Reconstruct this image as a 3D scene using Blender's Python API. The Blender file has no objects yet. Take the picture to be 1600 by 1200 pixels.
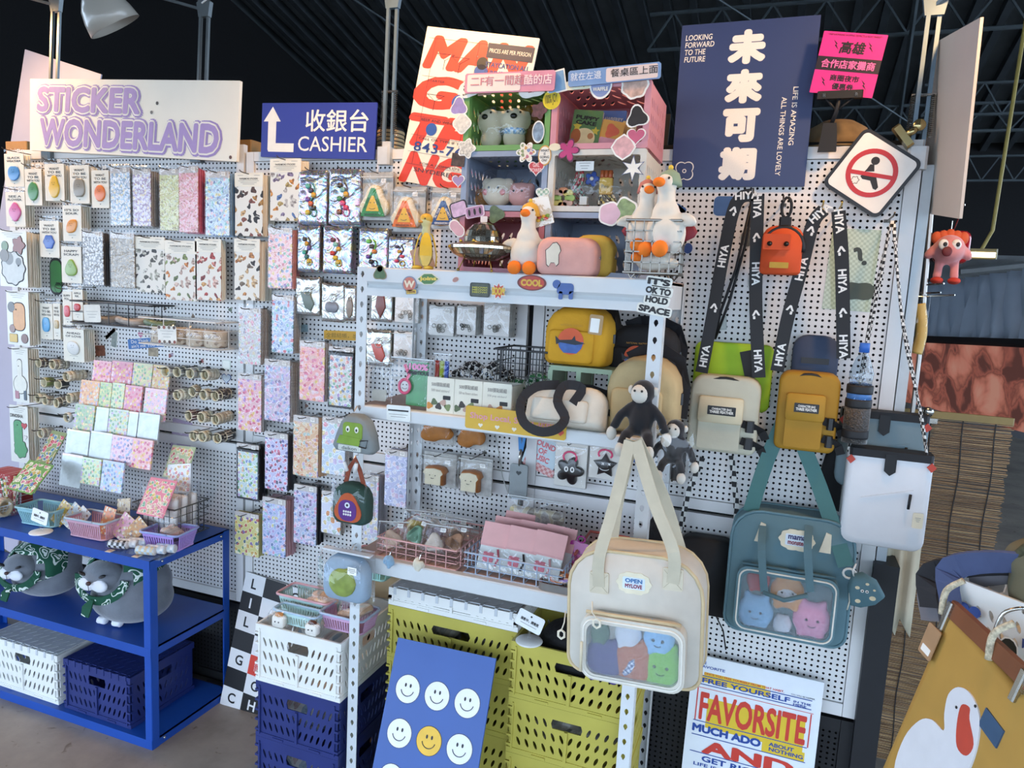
import bpy,bmesh,math,random
from math import pi,sin,cos,sqrt,radians as R
from mathutils import Vector,Matrix

random.seed(7)
SC=bpy.context.scene
COL=SC.collection

# ---------------------------------------------------------------- camera
# world: X runs along the pegboard wall, Y into it, Z up; the lens is 1133 px long in the 1600x1200 frame
F=1133.0
CX=Vector((0.93538681,0.0924843,-0.34131828))
CY=Vector((0.35003022,-0.10484794,0.93085217))
CZ=Vector((0.05030269,-0.99017855,-0.13044568))
EYE=Vector((0,0,1.5))
cam_d=bpy.data.cameras.new('camera')
cam=bpy.data.objects.new('camera',cam_d)
COL.objects.link(cam)
cam_d.sensor_width=36
cam_d.lens=F/1600*36
cam_d.clip_start=0.02
right=Vector((CX[0],CY[0],CZ[0]));down=Vector((CX[1],CY[1],CZ[1]));fwd=Vector((CX[2],CY[2],CZ[2]))
mw=Matrix((right,-down,-fwd)).transposed().to_4x4()
mw.translation=EYE
cam.matrix_world=mw
SC.camera=cam

# ---------------------------------------------------------------- world, exposure
SC.view_settings.view_transform='Standard'
SC.view_settings.look='None'
SC.view_settings.gamma=1
SC.view_settings.use_curve_mapping=False
SC.view_settings.exposure=-1.2
SC.cycles.transparent_max_bounces=24
SC.cycles.max_bounces=6
W=bpy.data.worlds.new('daylight')
SC.world=W
W.use_nodes=True
W.node_tree.nodes['Background'].inputs[0].default_value=(0.61,0.775,1.0,1)
W.node_tree.nodes['Background'].inputs[1].default_value=12.5

# ---------------------------------------------------------------- pixel helpers
WALL=2.0
def P(px,py,y):
    d=Vector((px-800,py-600,F))
    r=Vector((d.dot(CX),d.dot(CY),d.dot(CZ)))
    return EYE+r*(y/r[1])
def PZ(px,py,z):
    d=Vector((px-800,py-600,F))
    r=Vector((d.dot(CX),d.dot(CY),d.dot(CZ)))
    return EYE+r*((z-EYE.z)/r[2])
def rect(px0,py0,px1,py1,y):
    xm,ym=(px0+px1)/2,(py0+py1)/2
    return P(px0,ym,y).x,P(px1,ym,y).x,P(xm,py1,y).z,P(xm,py0,y).z  # x0 x1 z0 z1

# ---------------------------------------------------------------- materials
def lin(h):
    if not isinstance(h,str):
        return h
    h=h.lstrip('#')
    v=[int(h[i:i+2],16)/255 for i in(0,2,4)]
    return tuple(c/12.92 if c<=.04045 else((c+.055)/1.055)**2.4 for c in v)
MATS={}
def nodes(name):
    m=bpy.data.materials.new(name)
    m.use_nodes=True
    nt=m.node_tree
    return m,nt,nt.nodes['Principled BSDF']
def N(nt,kind,**kw):
    n=nt.nodes.new(kind)
    for k,v in kw.items():
        if k.startswith('i_'):
            key=k[2:]
            n.inputs[int(key)if key.isdigit()else key.replace('_',' ')].default_value=v
        else:
            setattr(n,k,v)
    return n
def rgba(c):
    c=lin(c)
    return(c[0],c[1],c[2],1)
def ramp(nt,cols,const=True,pos=None):
    r=nt.nodes.new('ShaderNodeValToRGB')
    cr=r.color_ramp
    cr.interpolation='CONSTANT' if const else 'LINEAR'
    n=len(cols)
    while len(cr.elements)<n:
        cr.elements.new(0.5)
    for i,c in enumerate(cols):
        cr.elements[i].position=pos[i]if pos else(i/n if const else i/max(1,n-1))
        cr.elements[i].color=rgba(c)
    return r
def M(col,rough=.5,var=.07,scale=30,metal=0,bump=0,coat=0,sheen=0,emit=0,bscale=None):
    key=('M',col,rough,var,scale,metal,bump,coat,sheen,emit,bscale)
    if key in MATS:
        return MATS[key]
    m,nt,b=nodes('paint')
    c=lin(col)
    tc=N(nt,'ShaderNodeTexCoord')
    nz=N(nt,'ShaderNodeTexNoise',i_Scale=scale,i_Detail=3.0)
    nt.links.new(tc.outputs['Object'],nz.inputs['Vector'])
    rp=ramp(nt,[tuple(max(0,x*(1-var))for x in c),tuple(min(1,x*(1+var))for x in c)],False,[.3,.7])
    nt.links.new(nz.outputs['Fac'],rp.inputs[0])
    nt.links.new(rp.outputs[0],b.inputs['Base Color'])
    b.inputs['Roughness'].default_value=rough
    b.inputs['Metallic'].default_value=metal
    b.inputs['Coat Weight'].default_value=coat
    b.inputs['Coat Roughness'].default_value=.12
    b.inputs['Sheen Weight'].default_value=sheen
    if emit:
        nt.links.new(rp.outputs[0],b.inputs['Emission Color'])
        b.inputs['Emission Strength'].default_value=emit
    if bump:
        n2=N(nt,'ShaderNodeTexNoise',i_Scale=bscale or scale*3,i_Detail=4.0)
        nt.links.new(tc.outputs['Object'],n2.inputs['Vector'])
        bp=N(nt,'ShaderNodeBump',i_Strength=bump,i_Distance=.006)
        nt.links.new(n2.outputs['Fac'],bp.inputs['Height'])
        nt.links.new(bp.outputs[0],b.inputs['Normal'])
    MATS[key]=m
    return m
def CLEAR(alpha=.05,tint='#ffffff',rough=.1,bump=.45,scale=20,key=None):
    """thin clear film: see-through, with a crinkled glossy skin"""
    k=('C',alpha,tint,rough,bump,scale,key)
    if k in MATS:
        return MATS[k]
    m,nt,b=nodes('clear_film')
    nt.nodes.remove(b)
    out=nt.nodes['Material Output']
    tr=N(nt,'ShaderNodeBsdfTransparent')
    tr.inputs[0].default_value=rgba(tint)
    gl=N(nt,'ShaderNodeBsdfGlossy',i_Roughness=rough)
    gl.inputs[0].default_value=(1,1,1,1)
    lw0=N(nt,'ShaderNodeLayerWeight')
    pw=N(nt,'ShaderNodeMath',operation='POWER')
    nt.links.new(lw0.outputs['Facing'],pw.inputs[0])
    pw.inputs[1].default_value=4
    lw=N(nt,'ShaderNodeMath',operation='MULTIPLY')
    nt.links.new(pw.outputs[0],lw.inputs[0])
    lw.inputs[1].default_value=.5
    tc=N(nt,'ShaderNodeTexCoord')
    nz=N(nt,'ShaderNodeTexNoise',i_Scale=scale,i_Detail=2.0,i_Distortion=1.5)
    nt.links.new(tc.outputs['Object'],nz.inputs['Vector'])
    bp=N(nt,'ShaderNodeBump',i_Strength=bump,i_Distance=.012)
    nt.links.new(nz.outputs['Fac'],bp.inputs['Height'])
    nt.links.new(bp.outputs[0],gl.inputs['Normal'])
    ad=N(nt,'ShaderNodeMath',operation='ADD',use_clamp=True)
    nt.links.new(lw.outputs[0],ad.inputs[0])
    ad.inputs[1].default_value=alpha*.4+.012
    mx=N(nt,'ShaderNodeMixShader')
    nt.links.new(ad.outputs[0],mx.inputs[0])
    nt.links.new(tr.outputs[0],mx.inputs[1])
    nt.links.new(gl.outputs[0],mx.inputs[2])
    nt.links.new(mx.outputs[0],out.inputs['Surface'])
    MATS[k]=m
    return m
def FROST(alpha=.25,col='#c9d2d6'):
    """milky clear vinyl window"""
    k=('F',alpha,col)
    if k in MATS:
        return MATS[k]
    m,nt,b=nodes('frosted_vinyl')
    out=nt.nodes['Material Output']
    b.inputs['Base Color'].default_value=rgba(col)
    b.inputs['Roughness'].default_value=.3
    tc=N(nt,'ShaderNodeTexCoord')
    nz=N(nt,'ShaderNodeTexNoise',i_Scale=14.0,i_Detail=2.0)
    nt.links.new(tc.outputs['Object'],nz.inputs['Vector'])
    bp=N(nt,'ShaderNodeBump',i_Strength=.35,i_Distance=.01)
    nt.links.new(nz.outputs['Fac'],bp.inputs['Height'])
    nt.links.new(bp.outputs[0],b.inputs['Normal'])
    tr=N(nt,'ShaderNodeBsdfTransparent')
    mx=N(nt,'ShaderNodeMixShader',i_Fac=alpha)
    nt.links.new(tr.outputs[0],mx.inputs[1])
    nt.links.new(b.outputs[0],mx.inputs[2])
    nt.links.new(mx.outputs[0],out.inputs['Surface'])
    MATS[k]=m
    return m
def xz(nt,rot=0):
    tc=N(nt,'ShaderNodeTexCoord')
    sp=N(nt,'ShaderNodeSeparateXYZ')
    cb=N(nt,'ShaderNodeCombineXYZ')
    nt.links.new(tc.outputs['Object'],sp.inputs[0])
    nt.links.new(sp.outputs['X'],cb.inputs['X'])
    nt.links.new(sp.outputs['Z'],cb.inputs['Y'])
    return tc,cb
def PRINT(base,cols,scale=110,fill=.34,rim='#ffffff',coat=.6,rough=.35,fine=.35,rnd=1.0,bump=.4,pale=True,wob=.5):
    """flat print of many small stickers: one coloured patch with a pale rim per cell"""
    k=('P',base,tuple(cols),scale,fill,rim,coat,rough,fine,rnd,bump,pale,wob)
    if k in MATS:
        return MATS[k]
    m,nt,b=nodes('sticker_print')
    cols=cols if not pale else[tuple(c*.86+.07 for c in lin(q))for q in cols]  # haze put into the ink colours by paling them
    tc,cb=xz(nt)
    vo=N(nt,'ShaderNodeTexVoronoi',voronoi_dimensions='2D',i_Scale=float(scale),i_Randomness=rnd)
    if wob:  # ragged outlines
        nw=N(nt,'ShaderNodeTexNoise',i_Scale=scale*1.6,i_Detail=0.0)
        nt.links.new(cb.outputs[0],nw.inputs['Vector'])
        v1=N(nt,'ShaderNodeVectorMath',operation='MULTIPLY_ADD')
        nt.links.new(nw.outputs['Color'],v1.inputs[0])
        v1.inputs[1].default_value=(wob/scale,)*3
        nt.links.new(cb.outputs[0],v1.inputs[2])
        nt.links.new(v1.outputs[0],vo.inputs['Vector'])
    else:
        nt.links.new(cb.outputs[0],vo.inputs['Vector'])
    sp=N(nt,'ShaderNodeSeparateColor')
    nt.links.new(vo.outputs['Color'],sp.inputs[0])
    rp=ramp(nt,cols)
    nt.links.new(sp.outputs[0],rp.inputs[0])
    nz=N(nt,'ShaderNodeTexNoise',i_Scale=scale*3.2,i_Detail=1.0)
    nt.links.new(cb.outputs[0],nz.inputs['Vector'])
    dark=N(nt,'ShaderNodeMix',data_type='RGBA',blend_type='MULTIPLY')
    dark.inputs['Factor'].default_value=fine
    nr=ramp(nt,[(.25,.2,.2),(1,1,1)],False,[.38,.55])
    nt.links.new(nz.outputs['Fac'],nr.inputs[0])
    nt.links.new(rp.outputs[0],dark.inputs['A'])
    nt.links.new(nr.outputs[0],dark.inputs['B'])
    def less(t):
        q=N(nt,'ShaderNodeMath',operation='LESS_THAN')
        nt.links.new(vo.outputs['Distance'],q.inputs[0])
        q.inputs[1].default_value=t
        return q
    m1=N(nt,'ShaderNodeMix',data_type='RGBA')
    nt.links.new(less(fill+.1).outputs[0],m1.inputs['Factor'])
    m1.inputs['A'].default_value=rgba(base)
    m1.inputs['B'].default_value=rgba(rim)
    m2=N(nt,'ShaderNodeMix',data_type='RGBA')
    nt.links.new(less(fill).outputs[0],m2.inputs['Factor'])
    nt.links.new(m1.outputs['Result'],m2.inputs['A'])
    nt.links.new(dark.outputs['Result'],m2.inputs['B'])
    nt.links.new(m2.outputs['Result'],b.inputs['Base Color'])
    b.inputs['Roughness'].default_value=rough
    b.inputs['Coat Weight'].default_value=coat*.2
    b.inputs['Coat Roughness'].default_value=.1
    if bump:
        n2=N(nt,'ShaderNodeTexNoise',i_Scale=28.0,i_Detail=2.0,i_Distortion=1.0)
        nt.links.new(tc.outputs['Object'],n2.inputs['Vector'])
        bp=N(nt,'ShaderNodeBump',i_Strength=bump,i_Distance=.006)
        nt.links.new(n2.outputs['Fac'],bp.inputs['Height'])
        nt.links.new(bp.outputs[0],b.inputs['Coat Normal'])
    MATS[k]=m
    return m
def HOLO(silver='#a3a5a5',hue=.7,key=0):
    """crinkled rainbow foil"""
    k=('H',silver,hue,key)
    if k in MATS:
        return MATS[k]
    m,nt,b=nodes('rainbow_foil')
    tc=N(nt,'ShaderNodeTexCoord')
    nz=N(nt,'ShaderNodeTexNoise',i_Scale=16.0+key*5,i_Detail=1.0,i_Distortion=3.0)
    nt.links.new(tc.outputs['Object'],nz.inputs['Vector'])
    s=lin(silver)
    def t(c):
        c=lin(c)
        return tuple(s[i]*(1-hue)+c[i]*hue for i in range(3))
    rp=ramp(nt,[s,t('#8fd6c9'),t('#e8c9ef'),s,t('#8fb2ef'),t('#f0e39a'),s,t('#ef9ab6'),s],False,
              [.2,.33,.4,.45,.5,.56,.62,.7,.8])
    nt.links.new(nz.outputs['Fac'],rp.inputs[0])
    nt.links.new(rp.outputs[0],b.inputs['Base Color'])
    b.inputs['Metallic'].default_value=.8
    b.inputs['Roughness'].default_value=.26
    n2=N(nt,'ShaderNodeTexNoise',i_Scale=17.0,i_Detail=2.0,i_Distortion=1.5)
    nt.links.new(tc.outputs['Object'],n2.inputs['Vector'])
    bp=N(nt,'ShaderNodeBump',i_Strength=.7,i_Distance=.01)
    nt.links.new(n2.outputs['Fac'],bp.inputs['Height'])
    nt.links.new(bp.outputs[0],b.inputs['Normal'])
    MATS[k]=m
    return m
def CHECK(a,b_,scale=60,rough=.35,coat=.5):
    k=('K',a,b_,scale)
    if k in MATS:
        return MATS[k]
    m,nt,b=nodes('checker_print')
    tc=N(nt,'ShaderNodeTexCoord')
    ck=N(nt,'ShaderNodeTexChecker',i_Scale=float(scale))
    ck.inputs['Color1'].default_value=rgba(a)
    ck.inputs['Color2'].default_value=rgba(b_)
    nt.links.new(tc.outputs['Object'],ck.inputs['Vector'])
    nt.links.new(ck.outputs[0],b.inputs['Base Color'])
    b.inputs['Roughness'].default_value=rough
    b.inputs['Coat Weight'].default_value=coat
    MATS[k]=m
    return m
def SWIRL(a='#0f4a35',b_='#cfd8d0',scale=24):
    k=('S',a,b_,scale)
    if k in MATS:
        return MATS[k]
    m,nt,b=nodes('scroll_cloth')
    tc=N(nt,'ShaderNodeTexCoord')
    nz=N(nt,'ShaderNodeTexNoise',i_Scale=scale*1.2,i_Detail=0.0)
    mixv=N(nt,'ShaderNodeMix',data_type='RGBA',blend_type='LINEAR_LIGHT')
    mixv.inputs['Factor'].default_value=.03
    nt.links.new(tc.outputs['Object'],nz.inputs['Vector'])
    nt.links.new(tc.outputs['Object'],mixv.inputs['A'])
    nt.links.new(nz.outputs['Color'],mixv.inputs['B'])
    vo=N(nt,'ShaderNodeTexVoronoi',i_Scale=float(scale),i_Randomness=.8)
    nt.links.new(mixv.outputs['Result'],vo.inputs['Vector'])
    rp=ramp(nt,[a,b_,a,b_,a],True,[0,.1,.2,.36,.45])
    nt.links.new(vo.outputs['Distance'],rp.inputs[0])
    nt.links.new(rp.outputs[0],b.inputs['Base Color'])
    b.inputs['Roughness'].default_value=.85
    MATS[k]=m
    return m

# ---------------------------------------------------------------- mesh builder
class MB:
    def __init__(s):
        s.v=[];s.f=[];s.flat=False
    def add(s,vs,fs):
        o=len(s.v)
        s.v+=[tuple(v)for v in vs]
        s.f+=[tuple(i+o for i in f)for f in fs]
        return s
    def box(s,x0,x1,y0,y1,z0,z1):
        vs=[(x,y,z)for x in(x0,x1)for y in(y0,y1)for z in(z0,z1)]
        return s.add(vs,[(0,1,3,2),(4,6,7,5),(0,4,5,1),(2,3,7,6),(0,2,6,4),(1,5,7,3)])
    def bbox(s,x0,x1,y0,y1,z0,z1,c=.004):
        """box with chamfered upright edges"""
        pts=[(x0+c,y0),(x1-c,y0),(x1,y0+c),(x1,y1-c),(x1-c,y1),(x0+c,y1),(x0,y1-c),(x0,y0+c)]
        n=8
        vs=[(x,y,z0)for x,y in pts]+[(x,y,z1)for x,y in pts]
        return s.add(vs,[tuple(range(n))[::-1],tuple(range(n,2*n))]+[(i,(i+1)%n,n+(i+1)%n,n+i)for i in range(n)])
    def tube(s,pts,r=.002,n=6,cyc=False,caps=True,rr=None):
        pts=[Vector(p)for p in pts]
        m=len(pts)
        vs=[];up=None
        for i,p in enumerate(pts):
            a=pts[(i-1)%m]if(i>0 or cyc)else p
            b=pts[(i+1)%m]if(i<m-1 or cyc)else p
            t=(b-a)
            t=t.normalized()if t.length>1e-9 else Vector((0,0,1))
            if up is None:
                up=Vector((0,0,1))if abs(t.z)<.9 else Vector((1,0,0))
            u=t.cross(up)
            if u.length<1e-6:
                u=t.orthogonal()
            u.normalize();w=u.cross(t).normalized();up=w
            q=rr[i]if rr else r
            for k in range(n):
                an=2*pi*k/n+pi/n
                vs.append(p+u*cos(an)*q+w*sin(an)*q)
        fs=[]
        for i in range(m if cyc else m-1):
            j=(i+1)%m
            for k in range(n):
                fs.append((i*n+k,i*n+(k+1)%n,j*n+(k+1)%n,j*n+k))
        if caps and not cyc:
            fs+=[tuple(range(n))[::-1],tuple((m-1)*n+k for k in range(n))]
        return s.add(vs,fs)
    def ribbon(s,pts,w,t=.0015,axis=(0,1,0)):
        """flat strap of width w following pts; axis is the normal of the flat side"""
        s.flat=True
        pts=[Vector(p)for p in pts];m=len(pts);ax=Vector(axis).normalized();vs=[]
        for i,p in enumerate(pts):
            d=(pts[min(i+1,m-1)]-pts[max(i-1,0)]).normalized()
            sd=d.cross(ax)
            sd=sd.normalized()if sd.length>1e-5 else Vector((1,0,0))
            nn=sd.cross(d).normalized()
            ww=w[i]if isinstance(w,(list,tuple))else w
            for a,b in((-1,-1),(1,-1),(1,1),(-1,1)):
                vs.append(p+sd*a*ww/2+nn*b*t/2)
        fs=[tuple(i*4+q for q in f)for i in range(m-1)for f in((0,1,5,4),(1,2,6,5),(2,3,7,6),(3,0,4,7))]
        fs+=[(3,2,1,0),tuple((m-1)*4+k for k in range(4))]
        return s.add(vs,fs)
    def lathe(s,prof,n=20,c=(0,0,0),axis='z'):
        """prof: (radius, height) pairs"""
        vs=[]
        for r,h in prof:
            for k in range(n):
                a=2*pi*k/n
                q=(r*cos(a),r*sin(a),h)
                if axis=='y':
                    q=(q[0],-q[2],q[1])
                elif axis=='x':
                    q=(q[2],q[0],q[1])
                vs.append((q[0]+c[0],q[1]+c[1],q[2]+c[2]))
        m=len(prof)
        fs=[(i*n+k,i*n+(k+1)%n,(i+1)*n+(k+1)%n,(i+1)*n+k)for i in range(m-1)for k in range(n)]
        if prof[0][0]>1e-6:
            fs.append(tuple(range(n))[::-1])
        if prof[-1][0]>1e-6:
            fs.append(tuple((m-1)*n+k for k in range(n)))
        return s.add(vs,fs)
    def ell(s,c,r,n=16,m=10,e=1.0,rot=None):
        """ellipsoid, e < 1 makes it boxier"""
        if not isinstance(r,(tuple,list)):
            r=(r,r,r)
        pw=lambda v:math.copysign(abs(v)**e,v)
        vs=[]
        for i in range(m+1):
            th=-pi/2+pi*i/m
            for k in range(n):
                ph=2*pi*k/n
                p=Vector((r[0]*pw(cos(th))*pw(cos(ph)),r[1]*pw(cos(th))*pw(sin(ph)),r[2]*pw(sin(th))))
                if rot:
                    p=rot@p
                vs.append(p+Vector(c))
        fs=[(i*n+k,i*n+(k+1)%n,(i+1)*n+(k+1)%n,(i+1)*n+k)for i in range(m)for k in range(n)]
        return s.add(vs,fs)
    def plate(s,out,y0,y1):
        """outline (x, z) extruded from y0 (front) to y1"""
        n=len(out)
        vs=[(x,y0,z)for x,z in out]+[(x,y1,z)for x,z in out]
        return s.add(vs,[tuple(range(n)),tuple(range(n,2*n))[::-1]]+[(i,n+i,n+(i+1)%n,(i+1)%n)for i in range(n)])
    def puff(s,out,t,rings=((.0,.0),(.0,.55),(.05,.85),(.16,1.0)),back=0,cen=None):
        """soft cushion: outline swells to thickness t towards -y; rings are (inset, height) pairs"""
        n=len(out)
        cx,cz=cen or(sum(p[0]for p in out)/n,sum(p[1]for p in out)/n)
        vs=[];m=0
        for ins,hh in rings:
            for x,z in out:
                vs.append((cx+(x-cx)*(1-ins),back-t*hh,cz+(z-cz)*(1-ins)))
            m+=1
        fs=[(i*n+k,i*n+(k+1)%n,(i+1)*n+(k+1)%n,(i+1)*n+k)for i in range(m-1)for k in range(n)]
        fs+=[tuple(range(n))[::-1],tuple((m-1)*n+k for k in range(n))]
        return s.add(vs,fs)
    def frame(s,o1,o2,y0,y1):
        """ring between two outlines with the same number of points"""
        n=len(o1)
        vs=[(x,y0,z)for x,z in o1]+[(x,y0,z)for x,z in o2]+[(x,y1,z)for x,z in o2]+[(x,y1,z)for x,z in o1]
        fs=[]
        for a,b in((0,1),(1,2),(2,3),(3,0)):
            fs+=[(a*n+i,a*n+(i+1)%n,b*n+(i+1)%n,b*n+i)for i in range(n)]
        return s.add(vs,fs)
    def xf(s,mat,start=0):
        s.v=s.v[:start]+[tuple(mat@Vector(v))for v in s.v[start:]]
        return s
    def mesh(s,name,mat=None,smooth=False):
        me=bpy.data.meshes.new(name)
        me.from_pydata(s.v,[],s.f)
        if smooth and not s.flat:
            me.polygons.foreach_set('use_smooth',[True]*len(me.polygons))
        if mat:
            me.materials.append(mat)
        return me
    def build(s,name,mat,parent=None,smooth=False,loc=None,fix=True):
        me=s.mesh(name,mat,smooth)
        if fix and len(s.f)<4000:
            bm=bmesh.new();bm.from_mesh(me);bmesh.ops.recalc_face_normals(bm,faces=bm.faces);bm.to_mesh(me);bm.free()
        return link(name,me,parent,loc)
def link(name,me,parent=None,loc=None):
    o=bpy.data.objects.new(name,me)
    COL.objects.link(o)
    if parent is not None:
        o.parent=parent
    if loc is not None:
        o.location=loc
    return o
def tag(o,label=None,cat=None,group=None,kind=None):
    for k,v in(('label',label),('category',cat),('group',group),('kind',kind)):
        if v:
            o[k]=v
    return o
def thing(name,label,cat,loc=(0,0,0),rot=None,group=None,mat=None,kind=None):
    o=bpy.data.objects.new(name,None)
    o.empty_display_size=.02
    COL.objects.link(o)
    if mat is not None:
        o.matrix_world=mat
    else:
        o.location=loc
        if rot is not None:
            o.rotation_euler=rot
    return tag(o,label,cat,group,kind)
def dup(o,loc,rot=None,label=None,group=None,parent=None):
    c=o.copy()
    COL.objects.link(c)
    if parent is not None:
        c.parent=parent
    if loc is not None:
        c.location=loc
    if rot is not None:
        c.rotation_euler=rot
    if label:
        c['label']=label
    if group:
        c['group']=group
    for ch in o.children:
        d=dup(ch,None,parent=c)
    return c
def remesh(o,vox=.006,it=6):
    m=o.modifiers.new('skin','REMESH');m.mode='VOXEL';m.voxel_size=vox;m.use_smooth_shade=True
    q=o.modifiers.new('soft','SMOOTH');q.iterations=it;q.factor=.5
    return o

def smooth(pts,n=5):
    """Catmull-Rom through pts"""
    p=[Vector(q)for q in pts];p=[p[0]]+p+[p[-1]];o=[]
    for i in range(1,len(p)-2):
        a,b,c,d=p[i-1:i+3]
        for k in range(n):
            t=k/n
            o.append(.5*((2*b)+(c-a)*t+(2*a-5*b+4*c-d)*t*t+(3*b-a-3*c+d)*t**3))
    return o+[p[-2]]
def soft(o,n=4):
    """closed outline rounded with Catmull-Rom"""
    m=len(o);r=[]
    for i in range(m):
        a,b,c,d=(Vector(o[(i+k)%m])for k in(-1,0,1,2))
        for k in range(n):
            t=k/n
            q=.5*((2*b)+(c-a)*t+(2*a-5*b+4*c-d)*t*t+(3*b-a-3*c+d)*t**3)
            r.append((q.x,q.y))
    return r
# outlines -------------------------------------------------------------
def circ(r,n=20,cx=0,cz=0,rz=None):
    return[(cx+r*cos(2*pi*k/n),cz+(rz or r)*sin(2*pi*k/n))for k in range(n)]
def rrect(x0,x1,z0,z1,r=.01,n=4,rt=None):
    rt=r if rt is None else rt
    o=[]
    for cx,cz,a,q in((x1-r,z0+r,-90,r),(x1-rt,z1-rt,0,rt),(x0+rt,z1-rt,90,rt),(x0+r,z0+r,180,r)):
        for k in range(n+1):
            t=R(a+90*k/n)
            o.append((cx+q*cos(t),cz+q*sin(t)))
    return o
def polar(fn,n=36,cx=0,cz=0,rot=0):
    o=[]
    for k in range(n):
        a=2*pi*k/n
        r=fn(a)
        o.append((cx+r*cos(a+rot),cz+r*sin(a+rot)))
    return o
def star(r0,r1,k,cx=0,cz=0,rot=pi/2):
    return[(cx+(r0 if i%2==0 else r1)*cos(rot+pi*i/k),cz+(r0 if i%2==0 else r1)*sin(rot+pi*i/k))for i in range(2*k)]
def heart(w,cx=0,cz=0,n=28):
    o=[]
    for k in range(n):
        t=-2*pi*k/n
        o.append((cx+w/2*sin(t)**3,cz+w/34*(13*cos(t)-5*cos(2*t)-2*cos(3*t)-cos(4*t))))
    return o
def flower(r,k=5,d=.22,n=40,cx=0,cz=0,rot=0):
    return polar(lambda a:r*(1-d+d*abs(cos(k*a/2))*1.6),n,cx,cz,rot)

# lettering ------------------------------------------------------------
TXT={}
def text(par,body,x,z,w=None,h=None,mat=None,y=-.0006,bold=0,shear=0,name='lettering',rot=0,sp=1.0,align='CENTER',like=None):
    """flat lettering on a front face: centred on (x, z), scaled to width w and / or height h"""
    k=(body,bold,shear,sp,align,mat.name)
    if k not in TXT:
        c=bpy.data.curves.new('t','FONT')
        fat=bold if(bold>=.03 or max(map(ord,body))>0x2e80)else 0  # heavy or Chinese letters: thickened by shifted copies
        c.body=body;c.size=1;c.offset=0 if fat else bold;c.shear=shear;c.resolution_u=3;c.space_character=sp
        c.align_x=align;c.space_line=.95
        ob=bpy.data.objects.new('t',c)
        me=bpy.data.meshes.new_from_object(ob)
        bpy.data.objects.remove(ob)
        if fat:
            vs=[v.co.copy()for v in me.vertices];fs=[tuple(p.vertices)for p in me.polygons]
            V=[];G=[]
            for q in range(9 if fat<.06 else 14):
                n_=8 if fat<.06 else 13
                dx,dy=(0,0)if q==n_ else(fat*cos(2*pi*q/n_),fat*sin(2*pi*q/n_))
                G+=[tuple(i+len(V)for i in f)for f in fs]
                V+=[(v.x+dx,v.y+dy,q*2e-5)for v in vs]
            me=bpy.data.meshes.new('t');me.from_pydata(V,[],G)
        me.materials.clear();me.materials.append(mat)
        xs=[v.co.x for v in me.vertices];ys=[v.co.y for v in me.vertices]
        bx=(min(xs),max(xs),min(ys),max(ys))
        for v in me.vertices:
            v.co=(v.co.x-(bx[0]+bx[1])/2,-v.co.z,v.co.y-(bx[2]+bx[3])/2)
        me.name='lettering'
        TXT[k]=(me,bx[1]-bx[0],bx[3]-bx[2])
    me,tw,th=TXT[k]
    sx=w/tw if w else h/th
    sz=h/th if h else sx
    o=link(name,me,par,(x,y,z))
    o.scale=like.scale if like else(sx,1,sz)
    if rot:
        o.rotation_euler=(0,rot,0)
    return o
INK=None
def ink(c='#1b1a1c'):
    return M(c,.5,0.03)

# placing boards by three photo corners ---------------------------------
def corner(tl,tr,bl,yt,yb=None,ytr=None):
    """matrix with origin at bottom-left, x along the top edge, z up the side; returns (matrix, w, h)"""
    yb=yt if yb is None else yb
    a,b,c=P(*tl,yt),P(*tr,yt if ytr is None else ytr),P(*bl,yb)
    ex=(b-a);w=ex.length;ex.normalize()
    ez=(a-c);h=ez.length
    ez=(ez-ex*ez.dot(ex)).normalized()
    ey=ez.cross(ex)
    o=a-ez*h
    m=Matrix((ex,ey,ez)).transposed().to_4x4()
    m.translation=o
    return m,w,h
def sticker(par,out,mat,x,z,y=-.0008,rim=None,rot=0,name='sticker',t=.0006):
    """die-cut sticker: pale rim with a printed face"""
    o=MB().plate(out,-t,0).build(name,mat if rim is False else rim or M('#f1efe6',.35),par,loc=(x,y,z))
    if rot:
        o.rotation_euler=(0,rot,0)
    if rim is not False and mat is not None:
        cx=sum(p[0]for p in out)/len(out);cz=sum(p[1]for p in out)/len(out)
        MB().plate([(cx+(p[0]-cx)*.86,cz+(p[1]-cz)*.86)for p in out],-t-.0004,-t).build('print',mat,o)
    return o
# ================================================================ the setting
ORD=['first','second','third','fourth','fifth','sixth','seventh','eighth']
WHITE=M('#e9e8e4',.42,.04,8)
def cell(mb,x0,x1,z0,z1,inner,y=0):
    """rectangle with an eight-point opening; inner runs from the right side anticlockwise"""
    xm,zm=(x0+x1)/2,(z0+z1)/2
    out=[(x1,zm),(x1,z1),(xm,z1),(x0,z1),(x0,zm),(x0,z0),(xm,z0),(x1,z0)]
    vs=[(p[0],y,p[1])for p in out]+[(p[0],y,p[1])for p in inner]
    mb.add(vs,[(i,(i+1)%8,8+(i+1)%8,8+i)for i in range(8)])
def oct_(cx,cz,r,rz=None,sk=0):
    return[(cx+r*cos(pi*k/4)+sk*(rz or r)*sin(pi*k/4),cz+(rz or r)*sin(pi*k/4))for k in range(8)]

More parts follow.
